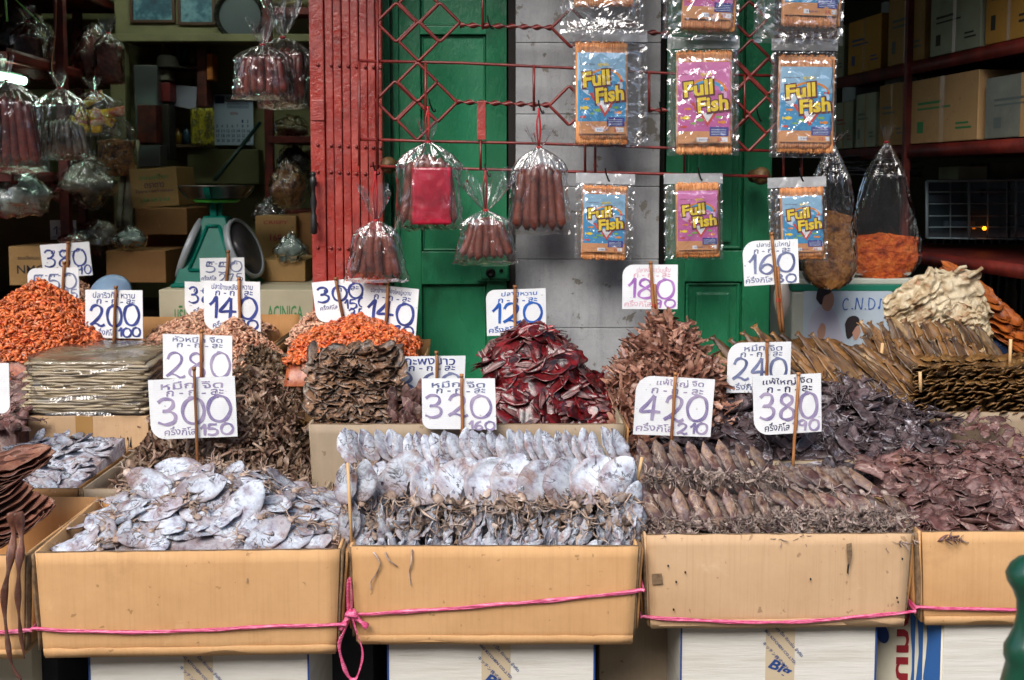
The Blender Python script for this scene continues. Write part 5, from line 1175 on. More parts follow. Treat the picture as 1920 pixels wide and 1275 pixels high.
# ---------------- hanging clear bags of sausages ----------------
m_saus = mk('dried_sausage', ['32120c', '5c281b', '723828', '4a1f16'], 26, .4, .8, 70, .003, rnd=.2, spec=.7, stain=[('9a6a58', 60, .62, .5)])
m_saus_r = mk('red_sausage', ['300c08', '561a12', '6c2a1e', '44120c'], 22, .35, .5, 90, .0015, rnd=.2, spec=.7)
m_redtie = flatmat('red_plastic_tie', 'a81a22', .35)
def sausage(b, p0, p1, r, R, bend=.006):
    p0, p1 = Vector(p0), Vector(p1); o = Vector((R.uniform(-bend, bend), R.uniform(-bend, bend), 0)); pts = []; rs = []
    for i in range(11):
        t = i / 10; pts.append(p0.lerp(p1, t) + o * math.sin(math.pi * t)); e = min(t, 1 - t) / .12
        rs.append(r * (math.sqrt(max(0, 1 - (1 - min(e, 1)) ** 2)) * .92 + .08) * (1 + .05 * nz(t * 6, o.x * 900)))
    b.tube(pts, rs, 10)
def hanging_bag(label, knot, bottom, wtop, wbot, Y, dep=.045, crown=(26, 34), item=None, fm=None, seed=0, tie=None, crownw=None, cat='bag of sausages', name='sausage_bag', rnd=0):
    """knot=(px,py); bottom=py; widths in px; item(root, H) fills it"""
    fm = fm or m_film; R = random.Random(seed); k = P(knot[0], knot[1], Y); zb = P(knot[0], bottom, Y).z; h = k.z - zb
    r = thing(name, (k.x, Y, zb), label, cat, 'clear bags hanging or standing at the stall')
    wt, wb = S(wtop, Y) / 2, S(wbot, Y) / 2
    def width(t):   # t 0 knot .. 1 bottom
        return interp([(0, .006), (.06, wt * .38), (.14, wt * .72), (.26, wt), (.6, (wt + wb) / 2), (1, wb)] if not rnd else [(0, .006), (.06, wt * .2), (.2, wt * .5), (.45, wt * .85), (.7, wb), (.86, wb * 1.02), (.95, wb * .8), (1, wb * .35)], t)
    def depth(t): return interp([(0, .006), (.08, .02), (.25, dep), (.8, dep * 1.05), (.93, dep * .7), (1, .004)], t)
    nf = 9 + seed % 5
    def fn(u, v):
        a = 2 * math.pi * u; t = v; w, d = width(t), depth(t); fold = (1 - min(t / .5, 1)) * .22
        q = 1 + fold * math.sin(a * nf + seed) + .05 * nz(math.cos(a) * 3, math.sin(a) * 3, t * 6 + seed)
        c, s_ = math.cos(a), math.sin(a)
        c = math.copysign(abs(c) ** .8, c)
        return Vector((k.x + c * w * q + .004 * nz(a, t * 8, seed), Y + s_ * d * q, k.z - h * t + .006 * nz(a * 2, t * 3, seed) * (t > .9) + .012 * (t > .97) * abs(c) ** 3 * R.random() * .5))
    b = MB(); b.grid(fn, 64, 40); b.build('film', fm, r)
    if crown[1]:
        cw, ch = S(crown[0], Y), S(crown[1], Y)
        def fc(u, v):
            a = 2 * math.pi * u; w = .005 + cw * v ** .8 * (1 + .25 * math.sin(a * 5 + seed) + .2 * math.sin(a * 9))
            return Vector((k.x + math.cos(a) * w, Y + math.sin(a) * w * .35 - .01 * v, k.z + ch * v * (1 + .25 * math.sin(a * 3 + seed)) + .004 * nz(a * 3, v * 6, seed)))
        b = MB(); b.grid(fc, 44, 10); b.build('gathered_top', fm, r)
    b = MB(); b.tube([(k.x + .0068 * math.cos(i * .6), Y + .0068 * math.sin(i * .6), k.z - .003 + i * .0002) for i in range(24)], .0022, 6)
    if tie: b.tube(smooth_line([k, k + Vector((.003, 0, S(tie, Y) * .5)), k + Vector((-.002, .004, S(tie, Y)))]), .0028, 6); b.tube(smooth_line([k + Vector((-.002, 0, .002)), k + Vector((-.007, -.002, S(tie, Y) * .6)), k + Vector((.001, .006, S(tie, Y)))]), .0022, 6)
    b.build('tie', m_redtie, r)
    if item: item(r, k, h, width, R)
    return r
def sausages(n, r0, top=.2, bot=.95, mat=None, rows=2, fan=1.0, rr=.0):
    def f(root, k, h, width, R):
        for j in range(rows):
            for i in range(n - j):
                t = ((i + .5) / (n - j) - .5) * 2
                x1 = k.x + t * width(bot) * .84 * fan; x0 = k.x + t * width(top + .1) * .74; tt = top + .10 * t * t + R.uniform(0, .03)
                y = k.y + .014 * (1 if j else -1) * (1 - .5 * abs(t))
                b = MB(); sausage(b, (x0, y, k.z - h * tt), (x1, y - .004, k.z - h * (bot - R.uniform(0, .07) - .03 * t * t)), r0 * R.uniform(.92, 1.1), R)
                b.build('sausage', mat or m_saus, root)
    return f
HY = LY - .055
hanging_bag('clear bag of upright sausages with a red printed packet, hanging left on the lattice', (803, 266), 432, 116, 126, HY, .042, (15, 34), sausages(7, .0135, .13, .97, fan=1.05), seed=3, tie=66)
hanging_bag('clear bag of brown sausages tied with a red cord, hanging before the grey pillar', (1011, 276), 440, 100, 122, HY, .036, (20, 30), sausages(6, .0135, .16, .97), seed=4, tie=72)
hanging_bag('small clear bag of sausages overlapping the red gate, lowest of the four', (705, 413), 530, 84, 124, HY - .02, .038, (24, 56), sausages(6, .0125, .13, .97), seed=5, tie=92)
hanging_bag('clear bag of short sausages with a wide flared top, hanging over the door lock', (911, 394), 497, 88, 128, HY, .036, (48, 66), sausages(7, .0125, .1, .92, fan=1.02), seed=6, tie=74)
# red packet inside the first bag
q0, q1 = P(772, 314, HY - .038), P(845, 421, HY - .038)
bagr = [o for o in C.objects if o.get('label', '').startswith('clear bag of upright')][0]
m_pack = mk('red_packet', ['7c0c20', 'a3142e', 'b92c48'], 9, .3, .5, 25, .004, spec=.8)
b = MB(); b.slab(lambda u, v: Vector((q0.x + (q1.x - q0.x) * u + .002 * nz(v * 9), HY - .027 - .005 * math.sin(math.pi * u) + .003 * nz(u * 6, v * 6), q1.z + (q0.z - q1.z) * v)), 16, 20, -.004); b.build('red_packet', m_pack, bagr)

# ---------------- snack pouches ----------------
m_nood = NT('snack_strands')
def _mn():
    N = m_nood; co = N.coord((160, 160, 9), off=True); c = N.ramp(N.noise(co, 1, 3, .6, .8), [(.3, lin('b0683c')), (.5, lin('d8945e')), (.7, lin('ecb888'))])
    N.l(c, N.b.inputs['Base Color']); N.b.inputs['Roughness'].default_value = .5; N.l(N.bump(N.noise(co, 1, 3, .6, .8), .9, .004), N.b.inputs['Normal'])
_mn(); m_nood = m_nood.m
m_strand = mk('snack_strand', ['b86c3c', 'da9258', 'ecb27c'], 30, .5, .2, 60, isl=.3)
pm = {k: flatmat('pouch_' + k, c, .45) for k, c in dict(blue='2f8fc4', sky='8ab8d8', pink='d678b4', magenta='c25aa0', yellow='f2d21c', outline='5e1414', orange='e88f2c', red='c83a2e', sand='d0915c', purple='3a3a90', white='e4e6ea', green='7cb44c', lilac='dfa8cf', cyan='48a8d8', foam='c6d8ea').items()}
PMK = list(pm)
def card_print(root, fr, pink):
    """artwork over x 0..1, y 0..1.45; fr(x, y, lift)"""
    b = MB(); b.smooth = False
    def m(k): b.cur = PMK.index(k)
    def pl(k, pts, l): m(k); b.add([fr(x, y, l) for x, y in pts], [tuple(range(len(pts)))])
    def el(k, cx, cy, rx, ry, l, n=24, a0=0, a1=6.2832): pl(k, [(cx + rx * math.cos(a0 + (a1 - a0) * i / n), cy + ry * math.sin(a0 + (a1 - a0) * i / n)) for i in range(n)], l)
    b.grid(lambda u, v: fr(u, .0 + .22 * v, .0002), 8, 3); b.mi[-24:] = [PMK.index('sand')] * 24
    n0 = len(b.f); b.grid(lambda u, v: fr(u, .22 + .73 * v, .0002), 8, 8); b.mi[n0:] = [PMK.index('magenta' if pink else 'blue')] * (len(b.f) - n0)
    n0 = len(b.f); b.grid(lambda u, v: fr(u, .95 + .50 * v, .0002), 8, 6); b.mi[n0:] = [PMK.index('pink' if pink else 'sky')] * (len(b.f) - n0)
    el('lilac' if pink else 'foam', .5, .86, .44, .22, .0006)
    # arch, its blue core
    for k, r0, l in (('orange', 1.0, .0009), ('cyan', .84, .0012)):
        el(k, .56, .93, .38 * r0, .235 * r0, l, 24, 0, math.pi)
    for (x0, y0, x1, y1, t) in ((.08, .84, .68, 1.14, 'Full'), (.34, .56, .97, .86, 'Fish')):
        m('outline'); put_text(b, t, (x0 - .01, y0 - .03, x1 + .03, y1 + .012), fr, .085, .05, .0015, rot=.12)
        m('yellow'); put_text(b, t, (x0 + .018, y0 + .01, x1 - .012, y1 - .015), fr, .035, .05, .0019, rot=.12)
    # red triangle outline pointing down
    pl('white', [(.40, .58), (.76, .62), (.56, .36)], .0009)
    pl('red', [(.36, .60), (.42, .60), (.57, .36), (.56, .30)], .0012); pl('red', [(.80, .64), (.73, .62), (.55, .36), (.56, .30)], .0013)
    pl('red', [(.24, .72), (.30, .74), (.37, .60), (.33, .58)], .0011)
    R = random.Random(5 if pink else 9)
    for (x, y, k, s) in ((.16, .46, 'yellow', .07), (.42, .42, 'green', .06), (.86, .38, 'orange', .06), (.2, .62, 'orange', .05), (.8, .47, 'green', .05), (.12, .3, 'red', .05), (.3, .36, 'green', .04), (.9, .95, 'red', .05)):
        el(k, x, y, s, s * .5, .0008, 12); pl(k, [(x - s * .8, y), (x - s * 1.6, y + s * .5), (x - s * 1.6, y - s * .5)], .0008)
    for i in range(12): x, y = R.uniform(.05, .95), R.uniform(.25, .6); el('foam', x, y, .010, .010, .0010, 6)
    pl('purple', [(.60, .13), (.97, .13), (.97, .29), (.60, .30)], .001)
    m('foam')
    for i in range(4): b.add([fr(.63, .155 + i * .03, .0014), fr(.92, .155 + i * .03, .0014), fr(.92, .163 + i * .03, .0014), fr(.63, .163 + i * .03, .0014)], [(0, 1, 2, 3)])
    pl('white', [(.35, .03), (.95, .03), (.95, .11), (.35, .11)], .0012); m('red'); put_text(b, '25.-', (.74, .045, .9, .095), fr, 0, 0, .0018); m('purple'); put_text(b, '8 852100 1', (.4, .055, .64, .085), fr, 0, 0, .0018)
    m('outline'); put_text(b, 'ปลาเส้นปรุงรส', (.06, 1.22, .36, 1.26), fr, 0, 0, .001); m('yellow'); put_text(b, 'ฟูลฟิช', (.42, 1.19, .64, 1.27), fr, .02, 0, .0014)
    return b.build('print', [pm[k] for k in PMK], root)
def pouch(label, x0, y0, x1, y1, Y, pink, tilt=0, card=(.13, .16, .84, .80), seed=0, second=None, top=.12):
    """px rect of the whole pouch; card rect in 0..1 of it (x0,y0,x1,y1 from bottom)"""
    tilt += rad(random.Random(seed).uniform(-2, 2)); yw = random.Random(seed + 1).uniform(-.16, .16)
    a, c = P(x0, y0, Y), P(x1, y1, Y); cx, cz = (a.x + c.x) / 2, (a.z + c.z) / 2; w, h = c.x - a.x, a.z - c.z; ct, st = math.cos(tilt), math.sin(tilt)
    r = thing('snack_pouch', (cx, Y, c.z), label, 'snack pouch', 'clear pouches of orange fish snack hung on the lattice')
    def fr(x, y, l):
        X = (x - .5) * w; Zz = (y - .5) * h; return Vector((cx + X * ct - Zz * st, Y - l + (y - .5) * .02 + X * yw, cz + X * st + Zz * ct))
    def puff(u, v):
        e = min(max(min(u - .03, .97 - u) / .14, 0), 1); f = min(max(min(v - .04, (1 - top) - v) / .10, 0), 1); return .018 * math.sin(e * 1.57) * math.sin(f * 1.57)
    # strands block
    bw = (card[0] - .02, card[1] - .075, card[2] + .03, min(card[3] + .085, .88))
    b = MB()
    def fnb(u, v):
        x, y = bw[0] + (bw[2] - bw[0]) * u, bw[1] + (bw[3] - bw[1]) * v; return fr(x, y, .010 + .004 * math.sin(math.pi * u) + .001 * nz(u * 40, v * 5, seed))
    b.slab(fnb, 24, 30, -.014) if False else b.slab(fnb, 24, 30, .014)
    sn = b.build('snack_block', m_nood, r)
    b = MB(); R = random.Random(seed)
    for i in range(150):
        top_ = R.random() < .5; x = R.uniform(bw[0] + .01, bw[2] - .01); y = (bw[3] - .01) if top_ else (bw[1] + .01); dy = R.uniform(.01, .03) * (1 if top_ else -1)
        b.tube(smooth_line([fr(x, y - dy * 2.5, .0145), fr(x + R.uniform(-.01, .01), y, .0155), fr(x + R.uniform(-.02, .02), y + dy, .012), fr(x + R.uniform(-.03, .03), y + dy * .6, .008)], 2), .0009, 4, False)
    b.build('loose_strands', m_strand, sn)
    def fcard(x, y, l):
        u = x; v = y / 1.45; X = card[0] + (card[2] - card[0]) * u; Yy = card[1] + (card[3] - card[1]) * v
        return fr(X, Yy, .0165 + .004 * math.sin(math.pi * min(max(u, 0), 1)) + l + .0012 * nz(X * 7, Yy * 7, seed))
    card_print(r, fcard, pink)
    b = MB()
    for sgn in (1, -.35):
        b.grid(lambda u, v: fr(u + .006 * nz(v * 9, seed), v, sgn * puff(u, v) * 1.25 + ((.0048 if puff(u, v) < .012 else .0018) * (nz(u * 9, v * 13, seed) + .8 * nz(u * 24, v * 30, seed + 4)) * (1 if .02 < u < .98 and .02 < v < .98 else 0)) + (.006 if sgn > 0 and puff(u, v) > .008 else 0)), 46, 66)
    b.build('film', m_film2, r)
    b = MB(); b.grid(lambda u, v: fr(u, 1 - top + .02 + (top - .02) * v, .004 + .0015 * nz(u * 8, v * 3, seed)), 20, 4); b.build('header_seal', m_seal, r)
    return r
m_seal = film('pouch_seal', refl=.35, haze=.40, bsc=20, bst=.3, rough=.25)
PY = LY - .05
pouch('blue labelled snack pouch, left one of the large middle row', 1074, 55, 1214, 278, PY, False, .03, (.06, .12, .70, .80), 1)
pouch('pink labelled snack pouch, middle one of the large middle row', 1253, 68, 1383, 292, PY, True, -.03, (.14, .10, .86, .78), 2)
pouch('blue labelled snack pouch, right one of the large middle row', 1447, 72, 1564, 296, PY, False, 0, (.13, .13, .92, .76), 3)
pouch('small snack pouch with a blue label in the bottom row before the grey pillar', 1078, 325, 1188, 488, PY + .01, False, -.01, (.14, .1, .84, .76), 4, top=.14)
pouch('small snack pouch with a pink label in the bottom row', 1245, 325, 1355, 487, PY + .01, True, 0, (.22, .12, .9, .8), 5, top=.14)
pouch('small snack pouch with a blue label behind the 160 sign', 1443, 332, 1548, 492, PY + .01, False, .01, (.22, .13, .9, .78), 6, top=.14)
pouch('snack pouch cut off by the top edge, left one of the top row', 1048, -178, 1204, 66, PY - .03, False, .02, (.2, .3, .85, .86), 7)
pouch('pink labelled snack pouch cut off by the top edge, middle one of the top row', 1246, -165, 1386, 76, PY - .03, True, -.02, (.27, .16, .92, .8), 8)
pouch('snack pouch with blue label at the top edge, right one of the top row', 1418, -160, 1582, 84, PY - .03, False, -.03, (.32, .22, .92, .86), 9)

# ---------------- green scale on a printed carton ----------------
sx = P(412, 530, 4.1).x; SY = 4.08; bz = 1.115
xa, xb_ = P(298, 560, 3.9).x, P(588, 560, 3.9).x
carton('printed_carton', ((xa + xb_) / 2, 4.12, .80), (xb_ - xa, .44, .314), 0, mk('beige_carton', ['a79f86', 'b5ad94'], 6, .7, .2), 'beige carton with green print standing under the green scale', prints=[('f', (.10, .62, .22, .84), 'บริษัท', m_pgreen), ('f', (.70, .66, .93, .82), 'ACINIGA', m_pgreen)])
m_teal = mk('teal_enamel', ['054f44', '076052', '096e5e'], 4, .35, .15, 30, spec=.12)
m_lime = flatmat('lime_disc', '3fae35', .4)
sc_ = thing('kitchen_scale', (sx, SY, bz), 'green enamel market scale with a shallow metal pan on top', 'scale')
pxm = SY / FPX
b = MB()
def qd(z): return bz + (530 - z) * pxm
# body: tapered pyramid housing with pressed front
def ring(zp, hw, hd): z = qd(zp); return [Vector((sx - hw * pxm, SY - hd * pxm, z)), Vector((sx + hw * pxm, SY - hd * pxm, z)), Vector((sx + hw * pxm, SY + hd * pxm, z)), Vector((sx - hw * pxm, SY + hd * pxm, z))]
prof = [(530, 72, 60), (524, 72, 60), (522, 66, 56), (500, 60, 50), (412, 24, 24), (402, 21, 21), (400, 18, 18)]
vs = []
for p in prof: vs += ring(*p)
b.smooth = False; b.add(vs, [(i * 4 + k, i * 4 + (k + 1) % 4, i * 4 + 4 + (k + 1) % 4, i * 4 + 4 + k) for i in range(len(prof) - 1) for k in range(4)] + [(3, 2, 1, 0), tuple(len(vs) - 4 + k for k in range(4))])
body = b.build('housing', m_teal, sc_); mod = body.modifiers.new('bev', 'BEVEL'); mod.width = .006; mod.segments = 3
b = MB(); fpt = lambda x, zp: Vector((sx + x * pxm, SY - interp([(402, 21), (412, 24), (500, 50), (524, 58)], zp) * pxm - .004, qd(zp)))
for pts in (((-11, 418), (-40, 498)), ((11, 418), (40, 498)), ((-11, 418), (11, 418)), ((-40, 498), (40, 498))):
    b.tube([fpt(*pts[0]), fpt(*pts[1])], .006, 8)
b.build('pressed_ridge', m_teal, sc_)
m_dial = flatmat('dial_rim', '8c9296', .4, .1); m_dialf = flatmat('dial_face', '3c3a3c', .35)
for s in (-1, 1):
    M = Matrix.Rotation(rad(90) , 4, 'Y') @ Matrix.Identity(4)
    cz = qd(462); T_ = Matrix.Rotation(-s * rad(-24), 4, 'Y') @ Matrix.Rotation(rad(90), 4, 'Y')
    cpos = Vector((sx + s * 50 * pxm, SY, cz)); Rz = Matrix.Rotation(rad(-12 if s > 0 else 8), 4, 'Z')
    T2_ = Rz @ Matrix.Rotation(s * rad(90 - 22) , 4, 'Y')
    b = MB(); b.lathe([(.001, -.013), (.112, -.012), (.118, -.010), (.118, .012), (.108, .014), (.104, .008)], cpos, 36, T2_, False); dl = b.build('dial', m_dial, sc_)
    b = MB(); b.lathe([(.104, .009), (.001, .0095)], cpos, 36, T2_); b.build('dial_glass', m_dialf, dl)
b = MB(); b.bbox((sx - 10 * pxm, SY - .02, qd(402)), (sx + 2 * pxm, SY + .0, qd(375)), .001); b.bbox((sx + 4 * pxm, SY - .01, qd(402)), (sx + 11 * pxm, SY + .015, qd(375)), .001); b.build('post', m_teal, sc_)
b = MB(); b.lathe([(.02, qd(376)), (.075, qd(375)), (.086, qd(371)), (.084, qd(369)), (.02, qd(368))], (sx, SY, 0), 36); b.build('plate', m_lime, sc_)
b = MB(); z0 = qd(368); b.lathe([(.001, z0), (.1, z0 + .002), (.135, z0 + .045), (.140, z0 + .046), (.139, z0 + .049), (.132, z0 + .049), (.098, z0 + .006), (.001, z0 + .004)], (sx, SY, 0), 48, cap=False); b.build('pan', mk('worn_aluminium', ['5e5a56', '7a7672'], 20, .3, .2, 60, metal=.9), sc_)
b = MB()
for dx, dy in ((0, -1), (1, 0), (-1, 0), (0, 1)):
    t = Vector((-dy, dx, 0)); d_ = Vector((dx, dy, 0)); pts = [(.095, z0 - .001), (.103, z0 + .0), (.128, z0 + .026), (.137, z0 + .042)]
    w = .011; b.add([Vector((sx, SY, 0)) + d_ * (r_ + .003) + t * s * w + Vector((0, 0, z)) for r_, z in pts for s in (-1, 1)], [(2 * i, 2 * i + 1, 2 * i + 3, 2 * i + 2) for i in range(3)])
b.build('pan_bracket', m_teal, sc_)

# ---------------- left interior ----------------
m_bowl = mk('blue_bowl', ['5c6f86', '7089a2'], 8, .35, .1)
def up(label, name, cat, mat, fn, kids=None, group=None):
    b = MB(); fn(b); o = b.build(name, mat, None, label, cat, group); return o
q = P(207, 545, 3.62); M = Matrix.Rotation(rad(62), 4, 'X') 
b = MB(); b.lathe([(.001, .03), (.045, .026), (.068, .006), (.072, 0), (.069, 0), (.045, .02), (.001, .025)], (q.x, 3.62, q.z - .012), 32, M, cap=False); b.build('plastic_scoop_bowl', m_bowl, None, 'blue grey plastic bowl standing behind the 200 sign in the shrimp', 'bowl')
# sea pictures, round tray on the upper wall (panel above the recess)
m_beam = mk('pale_beam', ['6f6c4c', '8a8660'], 5, .7, .3, 30)
Yp = 5.0
b = MB(); q0, q1 = P(216, 72, Yp), P(600, -60, Yp); b.bbox((q0.x, Yp, q0.z), (q1.x, BY - .002, 2.70), .004)
b.build('wall_panel', m_beam, None, 'olive upper wall panel with a ledge holding the sea pictures', 'wall')
b = MB(); q0, q1 = P(216, 80, Yp), P(600, 66, Yp); b.bbox((q0.x, Yp - .05, q0.z), (q1.x, Yp - .002, q1.z), .004); b.build('ledge', m_beam, None, 'narrow ledge running below the sea pictures', 'ledge')
b = MB(); q0, q1 = P(218, 400, Yp), P(236, 82, Yp); b.bbox((q0.x, Yp - .03, .0), (q1.x, Yp + .04, q1.z), .004); b.build('wall_post', m_beam, None, 'pale vertical post between the left shelf and the wall recess', 'post')
m_sea = mk('sea_picture', ['16384a', '2c5c70', '6e9aa8', '1c4254'], 9, .4, 0, 1, det=7)
m_frame = flatmat('brown_frame', '4c2c14', .5)
def picture(px0, py0, px1, py1, Y, mat, lb, fw=.012):
    a, c = P(px0, py1, Y), P(px1, py0, Y); r = thing('framed_picture', ((a.x + c.x) / 2, Y, a.z), lb, 'picture')
    b = MB()
    for q in (((a.x - fw, a.z - fw), (c.x + fw, a.z)), ((a.x - fw, c.z), (c.x + fw, c.z + fw)), ((a.x - fw, a.z), (a.x, c.z)), ((c.x, a.z), (c.x + fw, c.z))): b.box((q[0][0], Y - .015, q[0][1]), (q[1][0], Y, q[1][1]))
    b.build('frame', m_frame, r); b = MB(); b.box((a.x, Y - .006, a.z), (c.x, Y - .001, c.z)); b.build('sea_print', mat, r)
picture(251, -30, 323, 38, Yp - .003, m_sea, 'framed blue sea picture on the upper wall, left of the pair'); picture(340, -28, 398, 42, Yp - .003, m_sea, 'framed blue sea picture on the upper wall, right of the pair beside the round tray')
q = P(449, 29, Yp - .02); rr_ = S(47, Yp)
tr = thing('round_tray', (q.x, Yp - .02, q.z - rr_), 'round grey tray with a dark beaded rim hung on the upper wall', 'tray')
MX = Matrix.Rotation(rad(90), 4, 'X')
b = MB(); b.lathe([(rr_ * .8, .0), (rr_ * .84, .02), (rr_ * .98, .024), (rr_, .012), (rr_, 0)], (q.x, Yp - .006, q.z), 48, MX, cap=False)
for i in range(44): a = i / 44 * 6.283; b.tube([(q.x + rr_ * .91 * math.cos(a), Yp - .032, q.z + rr_ * .91 * math.sin(a)), (q.x + rr_ * .91 * math.cos(a) + .001, Yp - .036, q.z + rr_ * .91 * math.sin(a))], .007, 6)
b.build('rim', flatmat('tray_rim', '2a2a24', .35, .4), tr); b = MB(); b.poly([(q.x + rr_ * .81 * math.cos(i * .1309), Yp - .012, q.z + rr_ * .81 * math.sin(i * .1309)) for i in range(48)]); b.build('base', flatmat('tray_steel', '6c7478', .22, .3), tr)
# calendar
a, c = P(402, 272, 5.27), P(474, 177, 5.27)
cal = thing('wall_calendar', (a.x, 5.27, a.z), 'white and blue paper wall calendar with rows of dates', 'calendar')
b = MB(); b.box((a.x, 5.268, a.z), (c.x, 5.272, c.z)); b.build('sheet', flatmat('calendar_paper', 'a9b8cc', .7), cal)
frc = lambda x, y, l: Vector((a.x + (c.x - a.x) * x, 5.2675 - l, a.z + (c.z - a.z) * y))
b = MB(); b.poly([frc(.04, .82, 0), frc(.28, .82, 0), frc(.28, .97, 0), frc(.04, .97, 0)])
put_text(b, 'ธนาคารออมสิน', (.34, .9, .9, .96), frc, .01)
for i in range(5): b.poly([frc(.34, .86 - i * .03, 0), frc(.9, .86 - i * .03, 0), frc(.9, .85 - i * .03, 0), frc(.34, .85 - i * .03, 0)])
for i in range(5):
    for j in range(7):
        k = i * 7 + j - 4
        if 1 <= k <= 31: put_text(b, str(k), (.06 + j * .13, .44 - i * .095, .06 + j * .13 + (.04 if k < 10 else .08), .50 - i * .095), frc, .02)
b.build('print', flatmat('calendar_ink', '1f3568', .7), cal); b = MB(); put_text(b, '2556', (.42, .60, .62, .65), frc, .02); b.build('red_print', m_pred, cal)
# note paper, strip of snack sachets, pole
b = MB(); b.poly([P(x, y, 5.1) for x, y in ((318, 196), (316, 158), (369, 163), (367, 207))], .002, Vector((0, 1, 0))); b.build('paper_note', flatmat('grey_note', '8d8fa0', .7), None, 'grey paper sheet pinned on the recess wall left of the calendar', 'paper')
m_yel = mk('yellow_foil', ['6e6a1a', 'a8a02c', '20201a', 'c4c27a'], 30, .3, .3, 60, spec=.8)
b = MB()
q = P(380, 240, 5.05); b.slab(lambda u, v: Vector((q.x - .055 + .11 * u, 5.05 - .014 * abs(math.sin(u * 12)), q.z - .08 + .17 * v)), 24, 12, .003); b.build('snack_strip', m_yel, None, 'strip of small yellow and black snack sachets beside the calendar', 'snack')
b = MB(); b.tube([P(402, 338, 4.9), P(488, 230, 5.1)], .009, 10); b.build('dark_pole', flatmat('pole_teal', '16302c', .4), None, 'thin dark green pole leaning across the back wall', 'pole')
m_redpaint_d = mk('dark_red_shelf', ['3f100c', '5c1a14', '74261c'], 12, .5, .3, 40)
def plank_frame(label, segs, Y=None):
    r = thing('shelf_rack', (segs[0][0][0], segs[0][0][1], 0), label, 'shelf')
    for n, a, c in segs: pass
    return r
# left shelf unit running into the depth: posts and boards
sl = thing('shelf_rack', (-2.3, 4.2, 0), 'dark red iron shelf along the left wall loaded with plastic bags', 'shelf')
LX = P(118, 200, 4.3).x
for (x, y) in ((LX, 4.3), (LX - .55, 4.3), (P(150, 200, 5.15).x, 5.15)):
    b = MB(); b.bbox((x - .018, y - .018, 0), (x + .018, y + .018, 2.6), .002); b.build('upright', m_redpaint_d, sl)
for z in (2.28, 1.93, 1.5, .95):
    b = MB(); pts = [(LX - .02, 3.9), (P(225, 200, 5.15).x, 5.2), (-3.3, 5.2), (-3.3, 3.9)]
    b.poly([(x, y, z) for x, y in pts], .025, Vector((0, 0, 1))); b.build('shelf_board', m_redpaint_d, sl)
    b = MB(); A_, B_ = Vector((LX - .02, 3.885, z - .01)), Vector((P(225, 200, 5.15).x, 5.2, z - .01)); panel(b, A_, B_, B_ + Vector((0, 0, .045)), A_ + Vector((0, 0, .045)), .004, 0, 0, 2, 1, 0); b.build('edge_angle', m_redpaint_d, sl)
m_tube = flatmat('fluorescent_glow', 'c8ffe0', .5, 0, 14.0)
fl_ = thing('fluorescent_lamp', P(0, 138, 4.0), 'lit greenish white fluorescent tube at the left edge', 'lamp')
b = MB(); b.tube([P(-120, 120, 3.8), P(46, 152, 4.1)], .014, 12); b.build('tube', m_tube, fl_)
b = MB(); b.tube([P(46, 152, 4.1), P(50, 153, 4.11)], .017, 12); b.tube([P(-120, 112, 3.83), P(52, 144, 4.13)], .008, 6); b.build('fitting', flatmat('lamp_fitting', '5c6a5c', .5), fl_)
b = MB(); b.tube([P(10, 0, 4.0), P(14, 40, 4.0)], .004, 6); b.tube([P(30, 0, 4.1), P(74, 42, 4.1)], .003, 6); b.build('string_loops', flatmat('green_cord', '5c8c3c', .5), None, 'thin green cords hanging at the top left corner', 'cord')
b = MB(); b.tube([(-1.9, 4.35, 2.60), (-.7, 4.35, 2.60)], .015, 12); c_t = thing('fluorescent_lamp', (-1.3, 4.35, 2.6), 'lit fluorescent tube on the shop ceiling mirrored in the round tray', 'lamp'); b.build('tube', flatmat('ceiling_glow', 'eefff0', .5, 0, 14.0), c_t)
b = MB(); b.bbox((-1.95, 4.32, 2.625), (-.65, 4.38, 2.69), .004); b.build('fitting', m_whiteplain, c_t)
def blob_bag(label, px, py, Y, w, h, mat, contents=None, seed=0, fm=None, d=None, name='plastic_bag'):
    q = P(px, py, Y); W_, H_ = S(w, Y) / 2, S(h, Y) / 2; D_ = (d or W_ * .8)
    r = thing(name, (q.x, Y, q.z - H_), label, 'bag')
    def sh(k, j, s):
        def fn(u, v):
            a = 2 * math.pi * u; ph = math.pi * v; dd = Vector((math.sin(ph) * math.cos(a), math.sin(ph) * math.sin(a), math.cos(ph)))
            f = (1 + j * nz(dd.x * 2.2 + seed, dd.y * 2.2, dd.z * 2.2) + j * .5 * nz(dd.x * 6, dd.y * 6 + seed, dd.z * 6)) * s
            tp = 1 - .45 * max(dd.z, 0)
            return Vector((q.x + dd.x * W_ * f * tp, Y + dd.y * D_ * f * tp, q.z + dd.z * H_ * f))
        return fn
    if mat: b = MB(); b.grid(sh(0, .3, .88), 28, 18); b.build('contents', mat, r)
    b = MB(); b.grid(sh(0, .35, 1.0), 48, 30); b.build('film', fm or m_film, r)
    return r
m_murk = mk('murky_contents', ['33302a', '5a5648', '6e6a5c'], 12, .7, .5, 40); m_redp = mk('dark_red_contents', ['2c0c08', '4c1a10', '6a2a1a'], 14, .5, .4, 60); m_palebag = mk('pale_bag_contents', ['5a6a64', '7d8f88', '93a39c'], 6, .6, .6, 12, .01)
m_brownc = mk('brown_crisps', ['3a200c', '7a481c', 'a06c30', '54300f'], 26, .45, 1.0, 50, .012)
blob_bag('pale greenish bag lying low at the left edge', 40, 362, 4.0, 110, 90, m_palebag, seed=1)
blob_bag('clear bag of brownish goods beside the pale bag on the left shelf', 158, 340, 4.35, 120, 90, m_murk, seed=2)
blob_bag('clear bag of dark red goods on the upper left shelf', 172, 100, 4.7, 76, 100, m_redp, seed=3)
